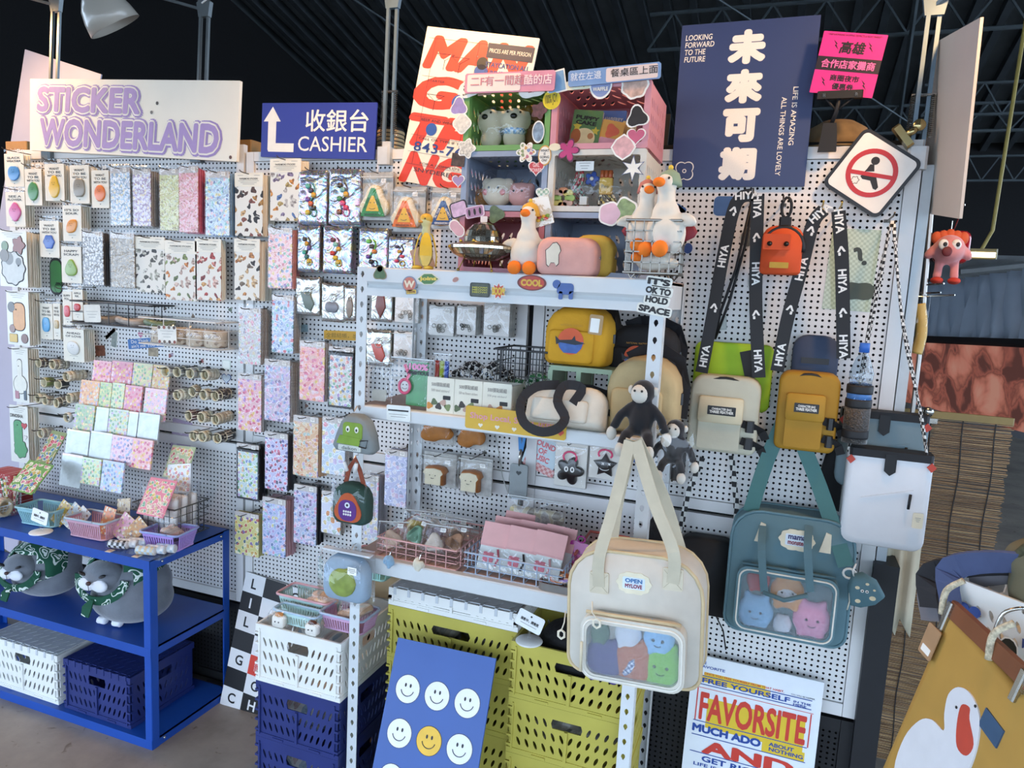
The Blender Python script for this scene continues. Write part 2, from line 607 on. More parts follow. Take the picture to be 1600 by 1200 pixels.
PITCH=.0155
def pegboard(par,x0,x1,z0,z1,mat,bx=.03,bz=.03,y=WALL):
    mb=MB()
    nx=int((x1-x0-2*bx)/PITCH);nz=int((z1-z0-2*bz)/PITCH)
    ox=(x0+x1-nx*PITCH)/2;oz=(z0+z1-nz*PITCH)/2
    for i in range(nx):
        for j in range(nz):
            a,b=ox+i*PITCH,oz+j*PITCH
            cell(mb,a,a+PITCH,b,b+PITCH,oct_(a+PITCH/2,b+PITCH/2,.0034),y)
    p=mb.build('perforated_sheet',mat,par,fix=False)
    fr=MB()
    X0,X1,Z0,Z1=ox,ox+nx*PITCH,oz,oz+nz*PITCH
    for a in((x0,X0,z0,z1),(X1,x1,z0,z1),(X0,X1,z0,Z0),(X0,X1,Z1,z1)):
        fr.box(a[0]+(.0012 if a[0]==X1 else 0),a[1]-(.0012 if a[1]==X0 else 0),y-.006,y+.012,a[2]+(.0012 if a[2]==Z1 else 0),a[3]-(.0012 if a[3]==Z0 else 0))
    fr.build('panel_rim',mat,par)
    return p
wall=thing('wall_back','white perforated pegboard display wall behind the goods','wall',kind='structure')
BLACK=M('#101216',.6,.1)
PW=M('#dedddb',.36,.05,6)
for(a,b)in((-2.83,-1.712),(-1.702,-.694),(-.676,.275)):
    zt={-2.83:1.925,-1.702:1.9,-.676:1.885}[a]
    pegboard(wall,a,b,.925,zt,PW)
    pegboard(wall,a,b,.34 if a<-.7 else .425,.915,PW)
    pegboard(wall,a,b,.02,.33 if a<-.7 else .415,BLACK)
MB().box(-2.85,.275,WALL+.014,WALL+.03,0,1.9).build('hole_shade_sheet',M('#0c0c0d',.9,.1),wall)  # near-black sheet added so the holes and gaps read as shade
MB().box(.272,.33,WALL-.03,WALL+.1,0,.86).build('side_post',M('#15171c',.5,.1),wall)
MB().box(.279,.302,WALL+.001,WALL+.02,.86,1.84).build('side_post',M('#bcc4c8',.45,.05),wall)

# floor
m,nt,b=nodes('polished_concrete')
tc=N(nt,'ShaderNodeTexCoord')
n1=N(nt,'ShaderNodeTexNoise',i_Scale=3.0,i_Detail=8.0,i_Roughness=.65)
nt.links.new(tc.outputs['Object'],n1.inputs['Vector'])
rp=ramp(nt,['#6d6862','#8d867d','#a0988d'],False,[.3,.5,.72])
nt.links.new(n1.outputs['Fac'],rp.inputs[0])
n2=N(nt,'ShaderNodeTexNoise',i_Scale=19.0,i_Detail=3.0,i_Distortion=1.2)
nt.links.new(tc.outputs['Object'],n2.inputs['Vector'])
r2=ramp(nt,[(.55,.5,.45),(1,1,1)],False,[.27,.34])
nt.links.new(n2.outputs['Fac'],r2.inputs[0])
mx=N(nt,'ShaderNodeMix',data_type='RGBA',blend_type='MULTIPLY')
mx.inputs['Factor'].default_value=1
nt.links.new(rp.outputs[0],mx.inputs['A']);nt.links.new(r2.outputs[0],mx.inputs['B'])
nt.links.new(mx.outputs['Result'],b.inputs['Base Color'])
b.inputs['Roughness'].default_value=.45
tag(MB().box(-14,14,-25,16,-.05,0).build('floor',m),'grey worn concrete floor with scuffs','floor',kind='structure')

# hall roof: dark ribbed sheeting, seen over the wall
roof=thing('ceiling','dark corrugated hall roof over the stalls','roof',kind='structure')
RM=M('#6a7175',.7,.2,2)
mb=MB()
vs=[]
for x in(-14,14):
    for y,z in((-3,7.2),(6,7.2),(16,4.6),(16.2,4.8),(6,7.4),(-3,7.4)):
        vs.append((x,y,z))
mb.add(vs,[(0,1,7,6),(1,2,8,7),(2,3,9,8),(3,4,10,9),(4,5,11,10),(5,0,6,11),(0,5,4,1),(1,4,3,2),(6,7,10,11),(7,8,9,10)])
mb.build('roof_sheet',RM,roof)
rib=MB()
rib.add([(-.05,6,7.05),(.05,6,7.05),(.05,16,4.45),(-.05,16,4.45),(-.05,6,7.21),(.05,6,7.21),(.05,16,4.61),(-.05,16,4.61)],
        [(0,1,2,3),(4,7,6,5),(0,4,5,1),(1,5,6,2),(2,6,7,3),(3,7,4,0)])
rme=rib.mesh('rib',M('#3a4044',.7,.2,2))
for i in range(66):
    link('rib',rme,roof,(-12+i*.37,0,0))
tag(MB().box(-14,14,16,16.2,0,4.8).build('wall_far',M('#141416',.9,.2)),'dark far end wall of the hall','wall',kind='structure')
tag(MB().box(-14,14,-2.4,-2.2,2.3,7.3).build('added_fascia',M('#3a3c40',.9,.2)),'dark fascia above the open front of the hall','wall',kind='structure')  # unseen, added behind the camera to keep daylight off the upper wall
tag(MB().box(-9.2,-9,2.2,16,0,7).build('wall_left',M('#0e0e10',.9,.2)),'black side wall of the hall on the left','wall',kind='structure')

TRM=M('#5d676c',.5,.15,3,metal=.3)
def truss(a,b,h,nseg,label,r=.03,group='roof trusses'):
    a,b=Vector(a),Vector(b)
    t=thing('roof_truss',label,'truss',a,group=None)
    d=b-a
    MB().tube([(0,0,0),d],r).build('bottom_chord',TRM,t)
    MB().tube([(0,0,h),d+Vector((0,0,h))],r).build('top_chord',TRM,t)
    for i in range(nseg):
        p=d*(i/nseg);q=d*((i+.5)/nseg);s=d*((i+1)/nseg)
        MB().tube([p,q+Vector((0,0,h))],r*.6,4).build('web_bar',TRM,t)
        MB().tube([q+Vector((0,0,h)),s],r*.6,4).build('web_bar',TRM,t)
    return t
truss((-9,5,5.3),(9,5,5.3),.5,26,'nearest dark steel roof truss high over the stalls',.028)
truss((-9,7.5,5.2),(9,7.5,5.2),.5,26,'second dark steel roof truss behind the nearest one',.026)
truss((-2,10,4.7),(9,10,4.7),.45,18,'third dark steel roof truss seen right of the blue sign',.026)
truss((-2,13,4.2),(9,13,4.2),.4,18,'lowest and farthest dark steel roof truss at right',.026)
for k_,(yy,zz)in enumerate(((6.2,5.0),(8.7,4.6),(11.5,4.1),(14.5,3.7))):
    truss((1.5,yy,zz),(9,yy,zz),.4,16,ORD[k_]+' short steel truss behind the right-hand signs',.022)
truss((.6,5,5.3),(1.5,14,4.1),.45,12,'sloping steel roof girder behind the pink card, running back',.03)
truss((3.6,4.5,5.3),(4.4,14,3.4),.5,12,'sloping steel roof girder near the right edge, running back',.035)
for i,(a,b,lb)in enumerate((((-3.4,6,5.6),(2.2,12,3.6),'long diagonal tie rod crossing behind the pink card'),
                                ((-7,5,5.9),(-2.5,8,3.2),'thin diagonal tie rod over the blue cashier sign'),
                                ((1.0,6,4.4),(6,6.5,4.5),'slack white cable strung under the roof at right'))):
    a,b=Vector(a),Vector(b)
    pts=[a.lerp(b,k/10)-Vector((0,0,(.25 if i==2 else 0)*sin(pi*k/10)))for k in range(11)]
    tag(MB().tube(pts,.012 if i!=2 else .01,5).build('tie_rod' if i<2 else 'cable',TRM if i<2 else M('#8d9294',.5),smooth=True),lb,'rod' if i<2 else 'cable')

# ================================================================ architect lamps on the wall's top edge
STEEL=M('#6f7678',.35,.08,20,metal=.6)
BSTEEL=M('#6c808e',.4,.06,20,metal=.3)
CHROME=M('#b9b6ae',.2,.05,20,metal=.95)
def spring(mb,a,b,r=.0055,turns=22,n=5):
    a,b=Vector(a),Vector(b);d=(b-a);u=d.orthogonal().normalized();w=d.cross(u).normalized()
    k=turns*6
    mb.tube([a+d*(i/k)+u*cos(i*pi/3)*r+w*sin(i*pi/3)*r for i in range(k+1)],.0016,4)
def lamp(px,y0px,ytop,label,metal,elbow,head,hd,watts,d=.0,tilt=None,sprz=None):
    base=P(px,y0px,WALL-d);base.y=WALL+.002
    top=P(px+tilt,ytop,WALL-d)
    t=thing('architect_lamp',label,'lamp',base)
    b=Vector((0,0,0));u=top-base
    off=Vector((.012,.004,0))
    cl=MB().bbox(-.022,.022,-.03,.03,-.04,.012,.006);cl.bbox(-.014,.014,-.014,.014,.012,.03,.004)
    cl.build('clamp',metal if metal is not BSTEEL else M('#c9cdcf',.4),t)
    for s in(-1,1):
        MB().tube([b+off*s,u+off*s],.0065,4).build('lower_rod',metal,t)
    for s in(-1,1):
        mb=MB();spring(mb,u*.12+Vector((s*.022,.0,0)),u*.42+Vector((s*.02,0,0)))
        mb.build('spring',CHROME,t,fix=False)
    MB().tube([u*.42+Vector((-.026,0,0)),u*.42+Vector((.026,0,0))],.004,5).build('spring_bar',CHROME,t)
    e=Vector(elbow)
    mb=MB().plate([(-.02,-.01),(.02,-.01),(.028,.035),(0,.055),(-.028,.035)],-.008,.008)
    mb.build('elbow_plate',metal,t,loc=u)
    for s in(0,1):
        z=Vector((0,0,.012+.03*s))
        MB().tube([u+z,u+e+z],.006,4).build('upper_rod',metal,t)
    hook=[u+Vector((.02,-.01,.03))+Vector((.03*sin(k*.5),0,.04*sin(k*.35)+.02*cos(k*.5)))for k in range(9)]
    MB().tube(hook,.003,6).build('power_cord',M('#e3e3de',.5),t,True)
    H=u+e+Vector(hd)
    # shade: bell of revolution pointing along 'head'
    dirn=Vector(head).normalized()
    q=dirn.to_track_quat('Z','Y').to_matrix().to_4x4()
    mb=MB().lathe([(.018,-.11),(.03,-.1),(.035,-.085),(.052,-.07),(.07,-.045),(.082,-.01),(.088,.03),(.0865,.03),(.08,-.008),(.068,-.043),(.05,-.066),(.0,-.07)],28)
    mb.xf(q);mb.build('shade',M('#a8a49a',.3,.03,10,coat=.5),t,True,loc=H)
    MB().tube([u+e,H-dirn*.1],.006,6).build('head_joint',metal,t)
    mb=MB().ell((0,0,0),.026,12,8);mb.build('bulb',M('#ffdca8',.4,emit=6.0 if watts else .02),t,True,loc=H+dirn*-.012)
    if watts:
        ld=bpy.data.lights.new('bulb_light','SPOT')
        ld.energy=watts;ld.color=(1.0,.57,.25);ld.spot_size=R(150);ld.spot_blend=.7;ld.shadow_soft_size=.05
        lo=bpy.data.objects.new('bulb_light',ld);COL.objects.link(lo);lo.parent=t
        lo.location=H+dirn*.035
        lo.rotation_euler=(-dirn).to_track_quat('Z','Y').to_euler()
    return t
lamp(80,236,14,'grey spring-arm lamp behind the left half of the sticker sign',STEEL,(-.25,-.05,.06),(0,.55,-1),(-.1,-.25,0),90,tilt=8)
lamp(312,236,22,'grey spring-arm lamp whose bell shade hangs over the sticker sign',STEEL,(-.32,-.02,.09),(.32,.5,-.85),(-.02,-.05,-.1),0,tilt=8)
lamp(605,238,8,'blue-grey spring-arm lamp rising beside the blue cashier sign',BSTEEL,(.1,-.3,.2),(0.05,.5,-1),(.05,-.25,.0),78,tilt=9)
lamp(1432,240,18,'blue-grey spring-arm lamp at the right end of the pegboard',BSTEEL,(.18,-.25,.1),(-.5,.45,-1),(.02,-.25,.06),60,tilt=28)
# ================================================================ white slotted-angle shelf
SHW=M('#cfd3d4',.4,.05,12)
MDF=M('#b49a8d',.6,.1,15)
FY,RY=1.62,1.955
SX0,SX1=-1.03,-.247
shelf=thing('slotted_shelf','white slotted-angle steel shelf with stickers on its top beam','shelf',(0,0,0))
def key8(cx,cz):
    return[(cx+.0052*cos(pi*k/4)*(1 if sin(pi*k/4)>-.1 else .5),cz+.0085*sin(pi*k/4))for k in range(8)]
def post(x0,x1,y,yd,z1):
    """front flange x0..x1 at depth y, side flange on the outer edge running yd back"""
    mb=MB();p=.0385;n=int(z1/p)
    for i in range(n):
        a=z1-(i+1)*p
        cell(mb,x0,x1,a,a+p,key8((x0+x1)/2,a+p/2),y)
    mb.box(x0,x1,y,y+.002,0,z1-n*p)
    xo=x0 if x0==SX0 else x1
    st=len(mb.v)
    for i in range(n):
        a=z1-(i+1)*p
        cell(mb,0,abs(yd),a,a+p,key8(abs(yd)/2,a+p/2),0)
    for i in range(st,len(mb.v)):
        v=mb.v[i];mb.v[i]=(xo,y+math.copysign(v[0],yd),v[2])
    o=mb.build('post',SHW,shelf,fix=False)
    q=o.modifiers.new('t','SOLIDIFY');q.thickness=.0018;q.offset=0
post(SX0,SX0+.03,FY,.03,1.536)
post(SX1-.03,SX1,FY,.03,1.536)
post(SX0,SX0+.03,RY,-.03,1.536)
post(SX1-.03,SX1,RY,-.03,1.536)
def beam(x0,x1,y0,y1,z0,z1,big):
    mb=MB()
    if big:  # folded beam: upper step, groove, lower lip
        zs=[z1,z1-.003,z0+.036,z0+.028,z0+.02,z0]
        ys=[y0,y0-.004,y0-.004,y0+.004,y0-.001,y0-.001]
    else:
        zs=[z1,z1-.003,z0+.003,z0];ys=[y0,y0-.003,y0-.003,y0]
    n=len(zs)
    vs=[(x0,ys[i],zs[i])for i in range(n)]+[(x1,ys[i],zs[i])for i in range(n)]+[(x0,y1,z1),(x0,y1,z0),(x1,y1,z1),(x1,y1,z0)]
    fs=[(i,i+1,n+i+1,n+i)for i in range(n-1)]+[(0,n,2*n+2,2*n),(n-1,2*n+1,2*n+3,2*n-1)]
    fs+=[tuple(range(n))+(2*n+1,2*n),tuple(range(n,2*n))[::-1]+(2*n+2,2*n+3),(2*n,2*n+2,2*n+3,2*n+1)]
    mb.add(vs,fs)
    return mb.build('beam',SHW,shelf)
for z0,z1,big in((1.464,1.536,1),(1.146,1.179,0),(.729,.772,0)):
    beam(SX0+.03,SX1-.03,FY,FY+.02,z0,z1,big)
    beam(SX0+.03,SX1-.03,RY-.02,RY,z0,z1,0)
    for s in(SX0+.003,SX1-.013):
        MB().box(s,s+.01,FY+.035,RY-.035,z0+.004,z1-.004).build('side_rail',SHW,shelf)
    MB().box(SX0+.003,SX1-.003,FY+.004,RY,z1-.01,z1-.002).build('shelf_board',MDF,shelf)
TOPZ,MIDZ,BOTZ=1.535,1.178,.771

# ================================================================ blue table
BLUE=M('#12469c',.42,.06,10)
TX1,TX0,TY0,TY1=-1.735,-3.05,1.612,1.95
table=thing('display_table','bright blue steel table with two lower shelves','table',(0,0,0))
for z in(.622,.338,.03):
    mb=MB().box(TX0,TX1,TY0,TY1,z-.006,z)
    mb.box(TX0,TX1,TY0-.002,TY0,z-.03,z);mb.box(TX1-.002,TX1,TY0,TY1,z-.03,z);mb.box(TX0,TX1,TY1-.002,TY1,z-.03,z)
    mb.build('table_shelf',BLUE,table)
for(x,y,sx,sy)in((TX1,TY0,-1,1),(TX1,TY1,-1,-1),(-2.9,TY0,1,1),(-2.9,TY1,1,-1)):
    a,b=sorted((x,x+sx*.026));c,d=sorted((y,y+sy*.026))
    mb=MB().box(a,b,y-.0015 if sy>0 else y-.001,y+.001 if sy>0 else y+.0015,0,.62)
    mb.box(x-.001 if sx<0 else x-.0015,x+.0015 if sx<0 else x+.001,c,d,0,.62)
    mb.build('leg',BLUE,table)
for z in(.608,.018):
    MB().ell((TX1+.002,TY0+.045,z),.0045,8,6).build('bolt',CHROME,table,True)
    MB().ell((TX1+.002,TY1-.04,z),.0045,8,6).build('bolt',CHROME,table,True)

# ================================================================ folding crates
def slot8(cx,cz,w,h,lean):
    o=[]
    for k in range(8):
        c,s=cos(pi*k/4),sin(pi*k/4)
        o.append((cx+w*c+lean*h*s,cz+h*s))
    return o
def slots(mb,w,h,z0=.0,cw=.02,rows=4,handle=True,mid=True,m=.014,top=.022,lean=.35,flip=1):
    """slotted panel w wide, h high, in the xz plane"""
    n=max(4,int((w-2*m)/cw));n-=n%2
    x0=-(w/2-m);cw=(w-2*m)/n;rh=(h-m-top)/rows
    hw=max(1,round(n*.17))
    for j in range(rows):
        a=z0+m+j*rh
        i=0
        while i<n:
            if handle and j==rows-1 and i==n//2-hw:
                xa,xb=x0+i*cw,x0+(i+2*hw)*cw
                xm,zm=(xa+xb)/2,a+rh*.55
                r1,r2=(xb-xa)/2*.9,rh*.36
                cell(mb,xa,xb,a,a+rh,[(xm+r1,zm),(xm+r1*.9,zm+r2),(xm,zm+r2),(xm-r1*.9,zm+r2),(xm-r1,zm),(xm-r1*.9,zm-r2),(xm,zm-r2),(xm+r1*.9,zm-r2)])
                i+=2*hw
                continue
            xa=x0+i*cw
            ln=(-lean if xa+cw/2<0 else lean)*flip
            if mid and i in(n//2-1,n//2)and False:
                pass
            cell(mb,xa,xa+cw,a,a+rh,slot8(xa+cw/2,a+rh/2,cw*.2,rh*.33,ln))
            i+=1
    zt=z0+m+rows*rh
    for q in((-w/2,x0,z0,z0+h),(-x0,w/2,z0,z0+h),(x0,-x0,z0,z0+m),(x0,-x0,zt,z0+h)):
        mb.add([(q[0],0,q[2]),(q[1],0,q[2]),(q[1],0,q[3]),(q[0],0,q[3])],[(0,1,2,3)])
    return mb
def solid(o,t=.004,off=0):
    q=o.modifiers.new('thick','SOLIDIFY');q.thickness=t;q.offset=off
    return o
def crate(w,d,h,mat,label,loc,rotz=0,rows=3,lid=None,group=None,name='folding_crate',cw=.02):
    t=thing(name,label,'crate',loc,(0,0,rotz),group)
    for nm,ww,m4,hd in(('front_panel',w-.012,Matrix.Translation((0,.004,0)),True),
                           ('back_panel',w-.012,Matrix.Translation((0,d-.004,0)),True),
                           ('side_panel',d-.02,Matrix.Translation((-w/2+.004,d/2,0))@Matrix.Rotation(pi/2,4,'Z'),True),
                           ('side_panel',d-.02,Matrix.Translation((w/2-.004,d/2,0))@Matrix.Rotation(pi/2,4,'Z'),True)):
        mb=slots(MB(),ww,h-.012,.004,cw,rows,hd)
        mb.xf(m4)
        solid(mb.build(nm,mat,t,fix=False),.003)
    MB().box(-w/2+.006,w/2-.006,.006,d-.006,.002,.006).build('base',mat,t)
    # rims, corner ribs and hinge blocks
    for z,zz,nm in((h-.022,h,'top_rim'),(0,.014,'bottom_rim')):
        o1=[(-w/2,0),(w/2,0),(w/2,d),(-w/2,d)];q=.006
        o2=[(-w/2+q,q),(w/2-q,q),(w/2-q,d-q),(-w/2+q,d-q)]
        mb=MB();n=4
        vs=[(x,y,z)for x,y in o1]+[(x,y,z)for x,y in o2]+[(x,y,zz)for x,y in o2]+[(x,y,zz)for x,y in o1]
        fs=[]
        for a,b in((0,1),(1,2),(2,3),(3,0)):
            fs+=[(a*n+i,a*n+(i+1)%n,b*n+(i+1)%n,b*n+i)for i in range(n)]
        mb.add(vs,fs);mb.build(nm,mat,t)
    for sx in(-1,1):
        mb=MB()
        for k in range(5):
            z=.02+k*(h-.05)/4
            mb.box(sx*w/2-.012 if sx>0 else-w/2,w/2 if sx>0 else-w/2+.012,-.003,.012,z,z+.006)
        mb.box(sx*(w/2-.014)-.002,sx*(w/2-.014)+.002,-.003,.004,.01,h-.012)
        mb.build('corner_rib',mat,t)
    mb=MB().box(-.004,.004,-.003,.006,.012,h*.62)
    mb.build('centre_rib',mat,t)
    for x in(-w*.22,w*.22):
        MB().box(x-.018,x+.018,-.003,.004,.004,.01).build('foot_lip',mat,t)
    if lid:
        mb=MB()
        for i in range(10):
            for j in range(6):
                a=-w/2+.01+i*(w-.02)/10;b=.01+j*(d-.02)/6
                mb2=MB();cell(mb2,a,a+(w-.02)/10,b,b+(d-.02)/6,slot8(a+(w-.02)/20,b+(d-.02)/12,.003,(d-.02)/12*.75,.45))
                mb.add([(v[0],v[2],h+.001)for v in mb2.v],mb2.f)
        lo=mb.build('lid',lid,t,fix=False)
        solid(lo,.003)
        for i in range(9):
            x=-w/2+.02+i*(w-.04)/8
            MB().box(x-.004,x+.004,-.002,.012,h-.018,h+.004).build('lid_tooth',lid,t)
    return t
WCR=M('#e4e4df',.4,.04,9)
NAVY=M('#23306b',.42,.08,9)
OLIVE=M('#b5aa4c',.45,.07,9)
def stuffed(x,y,z,w,d,h,label,cols=('#d8d4cf','#c4a7a0','#9fb2c4','#e7e2da')):
    """crumpled clear bags lying inside a crate"""
    t=thing('bagged_goods',label,'bag',(x,y,z))
    mb=MB()
    for i in range(6):
        mb.ell(((random.random()-.5)*w*.6,d*(.25+.5*random.random()),h*(.25+.3*random.random())),(w*.22,d*.22,h*.25),10,6,rot=Matrix.Rotation(random.random()*3,3,'Z'))
    remesh(mb.build('contents',PRINT(cols[0],cols,40,.5,cols[0],.8,.3),t,True),.012,3)
    return t
# under the table
crate(.34,.27,.175,WCR,'white folding crate with clear slatted lid under the blue table',(-2.335,1.628,.031),lid=M('#c9cdd0',.25,.05,coat=.5))
crate(.295,.27,.175,NAVY,'navy folding crate with closed lid under the blue table',(-1.99,1.628,.031),lid=NAVY)
# stack left of the shelf
x_=(-1.327-1.045)/2
crate(.282,.3,.172,NAVY,'lowest navy folding crate of the stack beside the checker board',(x_,1.6,0),group='crate stack')
crate(.282,.3,.172,NAVY,'middle navy folding crate of the stack, right under the white one',(x_,1.6,.1725),group='crate stack')
crate(.285,.3,.172,WCR,'white folding crate on top of two navy ones',(x_,1.6,.345),group='crate stack')
for z,k in((.006,'bottom navy crate of the stack'),(.18,'upper navy crate of the stack'),(.352,'white crate on the navy stack')):
    stuffed(x_,1.615,z,.26,.27,.15,'pale crumpled plastic bags inside the '+k)
# olive stacks under the bottom shelf
for i in range(4):
    nm=('lowest','second lowest','third','topmost')[i]
    crate(.385,.235,.152,OLIVE,nm+' olive yellow crate of the stack behind the smiley board',(-.765,1.7,.1525*i),group='olive crates at left')
    crate(.315,.235,.152,OLIVE,nm+' olive yellow crate of the stack behind the cream bag',(-.415,1.655,.1525*i),group='olive crates at right',cw=.021)
    if i>0:
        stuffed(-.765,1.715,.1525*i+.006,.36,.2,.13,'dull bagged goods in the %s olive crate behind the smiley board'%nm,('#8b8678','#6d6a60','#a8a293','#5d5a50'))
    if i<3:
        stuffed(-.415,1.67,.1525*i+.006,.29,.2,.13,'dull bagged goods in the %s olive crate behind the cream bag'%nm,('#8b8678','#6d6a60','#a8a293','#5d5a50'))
crate(.385,.235,.05,WCR,'shallow white folded crate lying on the left olive stack',(-.765,1.7,.6105),rows=1,lid=M('#c3c8cc',.3,.05))
t=thing('black_bag','black cloth bag lying in the topmost right olive crate','bag',(-.41,1.68,.46))
o=remesh(MB().ell((0,.09,.08),(.13,.09,.1),14,8,.7).build('body',M('#0b0b0d',.8,.2,bump=.5),t,True),.012)
# ================================================================ goods hung on the pegboard
WIRE=M('#5a5650',.35,.05,20,metal=.8)
CREAM=M('#ece5d3',.5,.04,12,coat=.3)
FILM=CLEAR(.05)
FILMW=CLEAR(.055,bump=.5,scale=14,key=2)
TAGW=M('#f3f1ea',.5,.02)
GREYINK=M('#8f8a82',.6,.02)
DARK=ink('#1d1b1c')
def price(par,x,z,y=-.004,w=.016,h=.011):
    o=MB().plate([(-w/2,-h/2),(w/2,-h/2),(w/2,h/2),(-w/2,h/2)],-.0004,0).build('price_tag',TAGW,par,loc=(x,y,z))
    mb=MB()
    for k in range(3):
        q=w*(.36,.42,.25)[k]
        mb.plate([(-q,h*(.2-.22*k)),(q,h*(.2-.22*k)),(q,h*(.29-.22*k)),(-q,h*(.29-.22*k))],-.0006,-.0004)
    mb.build('price_print',GREYINK,o)
    return o
def hook(x,z,d,lab,up=.006,r=.0016,mat=WIRE,wide=False):
    pts=[(0,0,0),(0,-d+.02,0),(0,-d+.006,.002),(0,-d,up)]
    mb=MB().tube(pts,r,5)
    mb.box(-.007,.007,-.003,0,-.004,.004)
    return tag(mb.build('peg_hook',mat,loc=(x,WALL,z),smooth=False),lab,'hook','peg hooks')
def rows(par,w,z,n,mat=GREYINK,y=-.0026,ww=.7,dz=.004,t=.0011,x=0):
    mb=MB()
    for k in range(n):
        q=w*ww*(1-.22*((k*7)%3))/2
        mb.plate([(x-q,z-k*dz),(x+q,z-k*dz),(x+q,z-k*dz+t),(x-q,z-k*dz+t)],y-.0003,y)
    return mb.build('small_print',mat,par)
EGG={
 'egg':lambda a:1-.14*sin(a),'pear':lambda a:.95+.16*cos(2*a+pi)*(1 if sin(a)>0 else .35)-.18*sin(a),
 'arch':lambda a:1.0/max(abs(cos(a))**3+abs(sin(a))**3,.1)**(1/3)-.1*max(0,sin(a)),'blob':lambda a:.92+.07*cos(6*a),
 'four':lambda a:.88+.16*abs(cos(2*a)),'lemon':lambda a:.82+.3*abs(cos(a-.7))**6,'bean':lambda a:.9+.1*cos(2*a+.6),
 'apple':lambda a:.95-.16*max(0,sin(a))**6+.05*cos(2*a),'bell':lambda a:.92+.1*cos(3*a+pi/2)-.1*sin(a)}
def charm(par,x,z,s,col,shape,tall=1.0,y=-.003):
    o=MB().puff([(p[0],p[1]*tall)for p in polar(lambda a:s*EGG[shape](a),28)],.004).build('blob_charm',M(col,.35,.05,coat=.4),par,True,loc=(x,y,z))
    mb=MB()
    for e in(-.2,.2):
        mb.add([(e*s+q*s*.06*cos(k),-.0046,s*.32+s*.06*sin(k))for q in(1,)for k in(0,1.57,3.14,4.71)],[(0,1,2,3)])
    mb.tube([(-.18*s,-.0045,s*.12),(0,-.0045,s*.05),(.18*s,-.0045,s*.12)],.0004,4)
    mb.build('face',DARK,o)
    return o
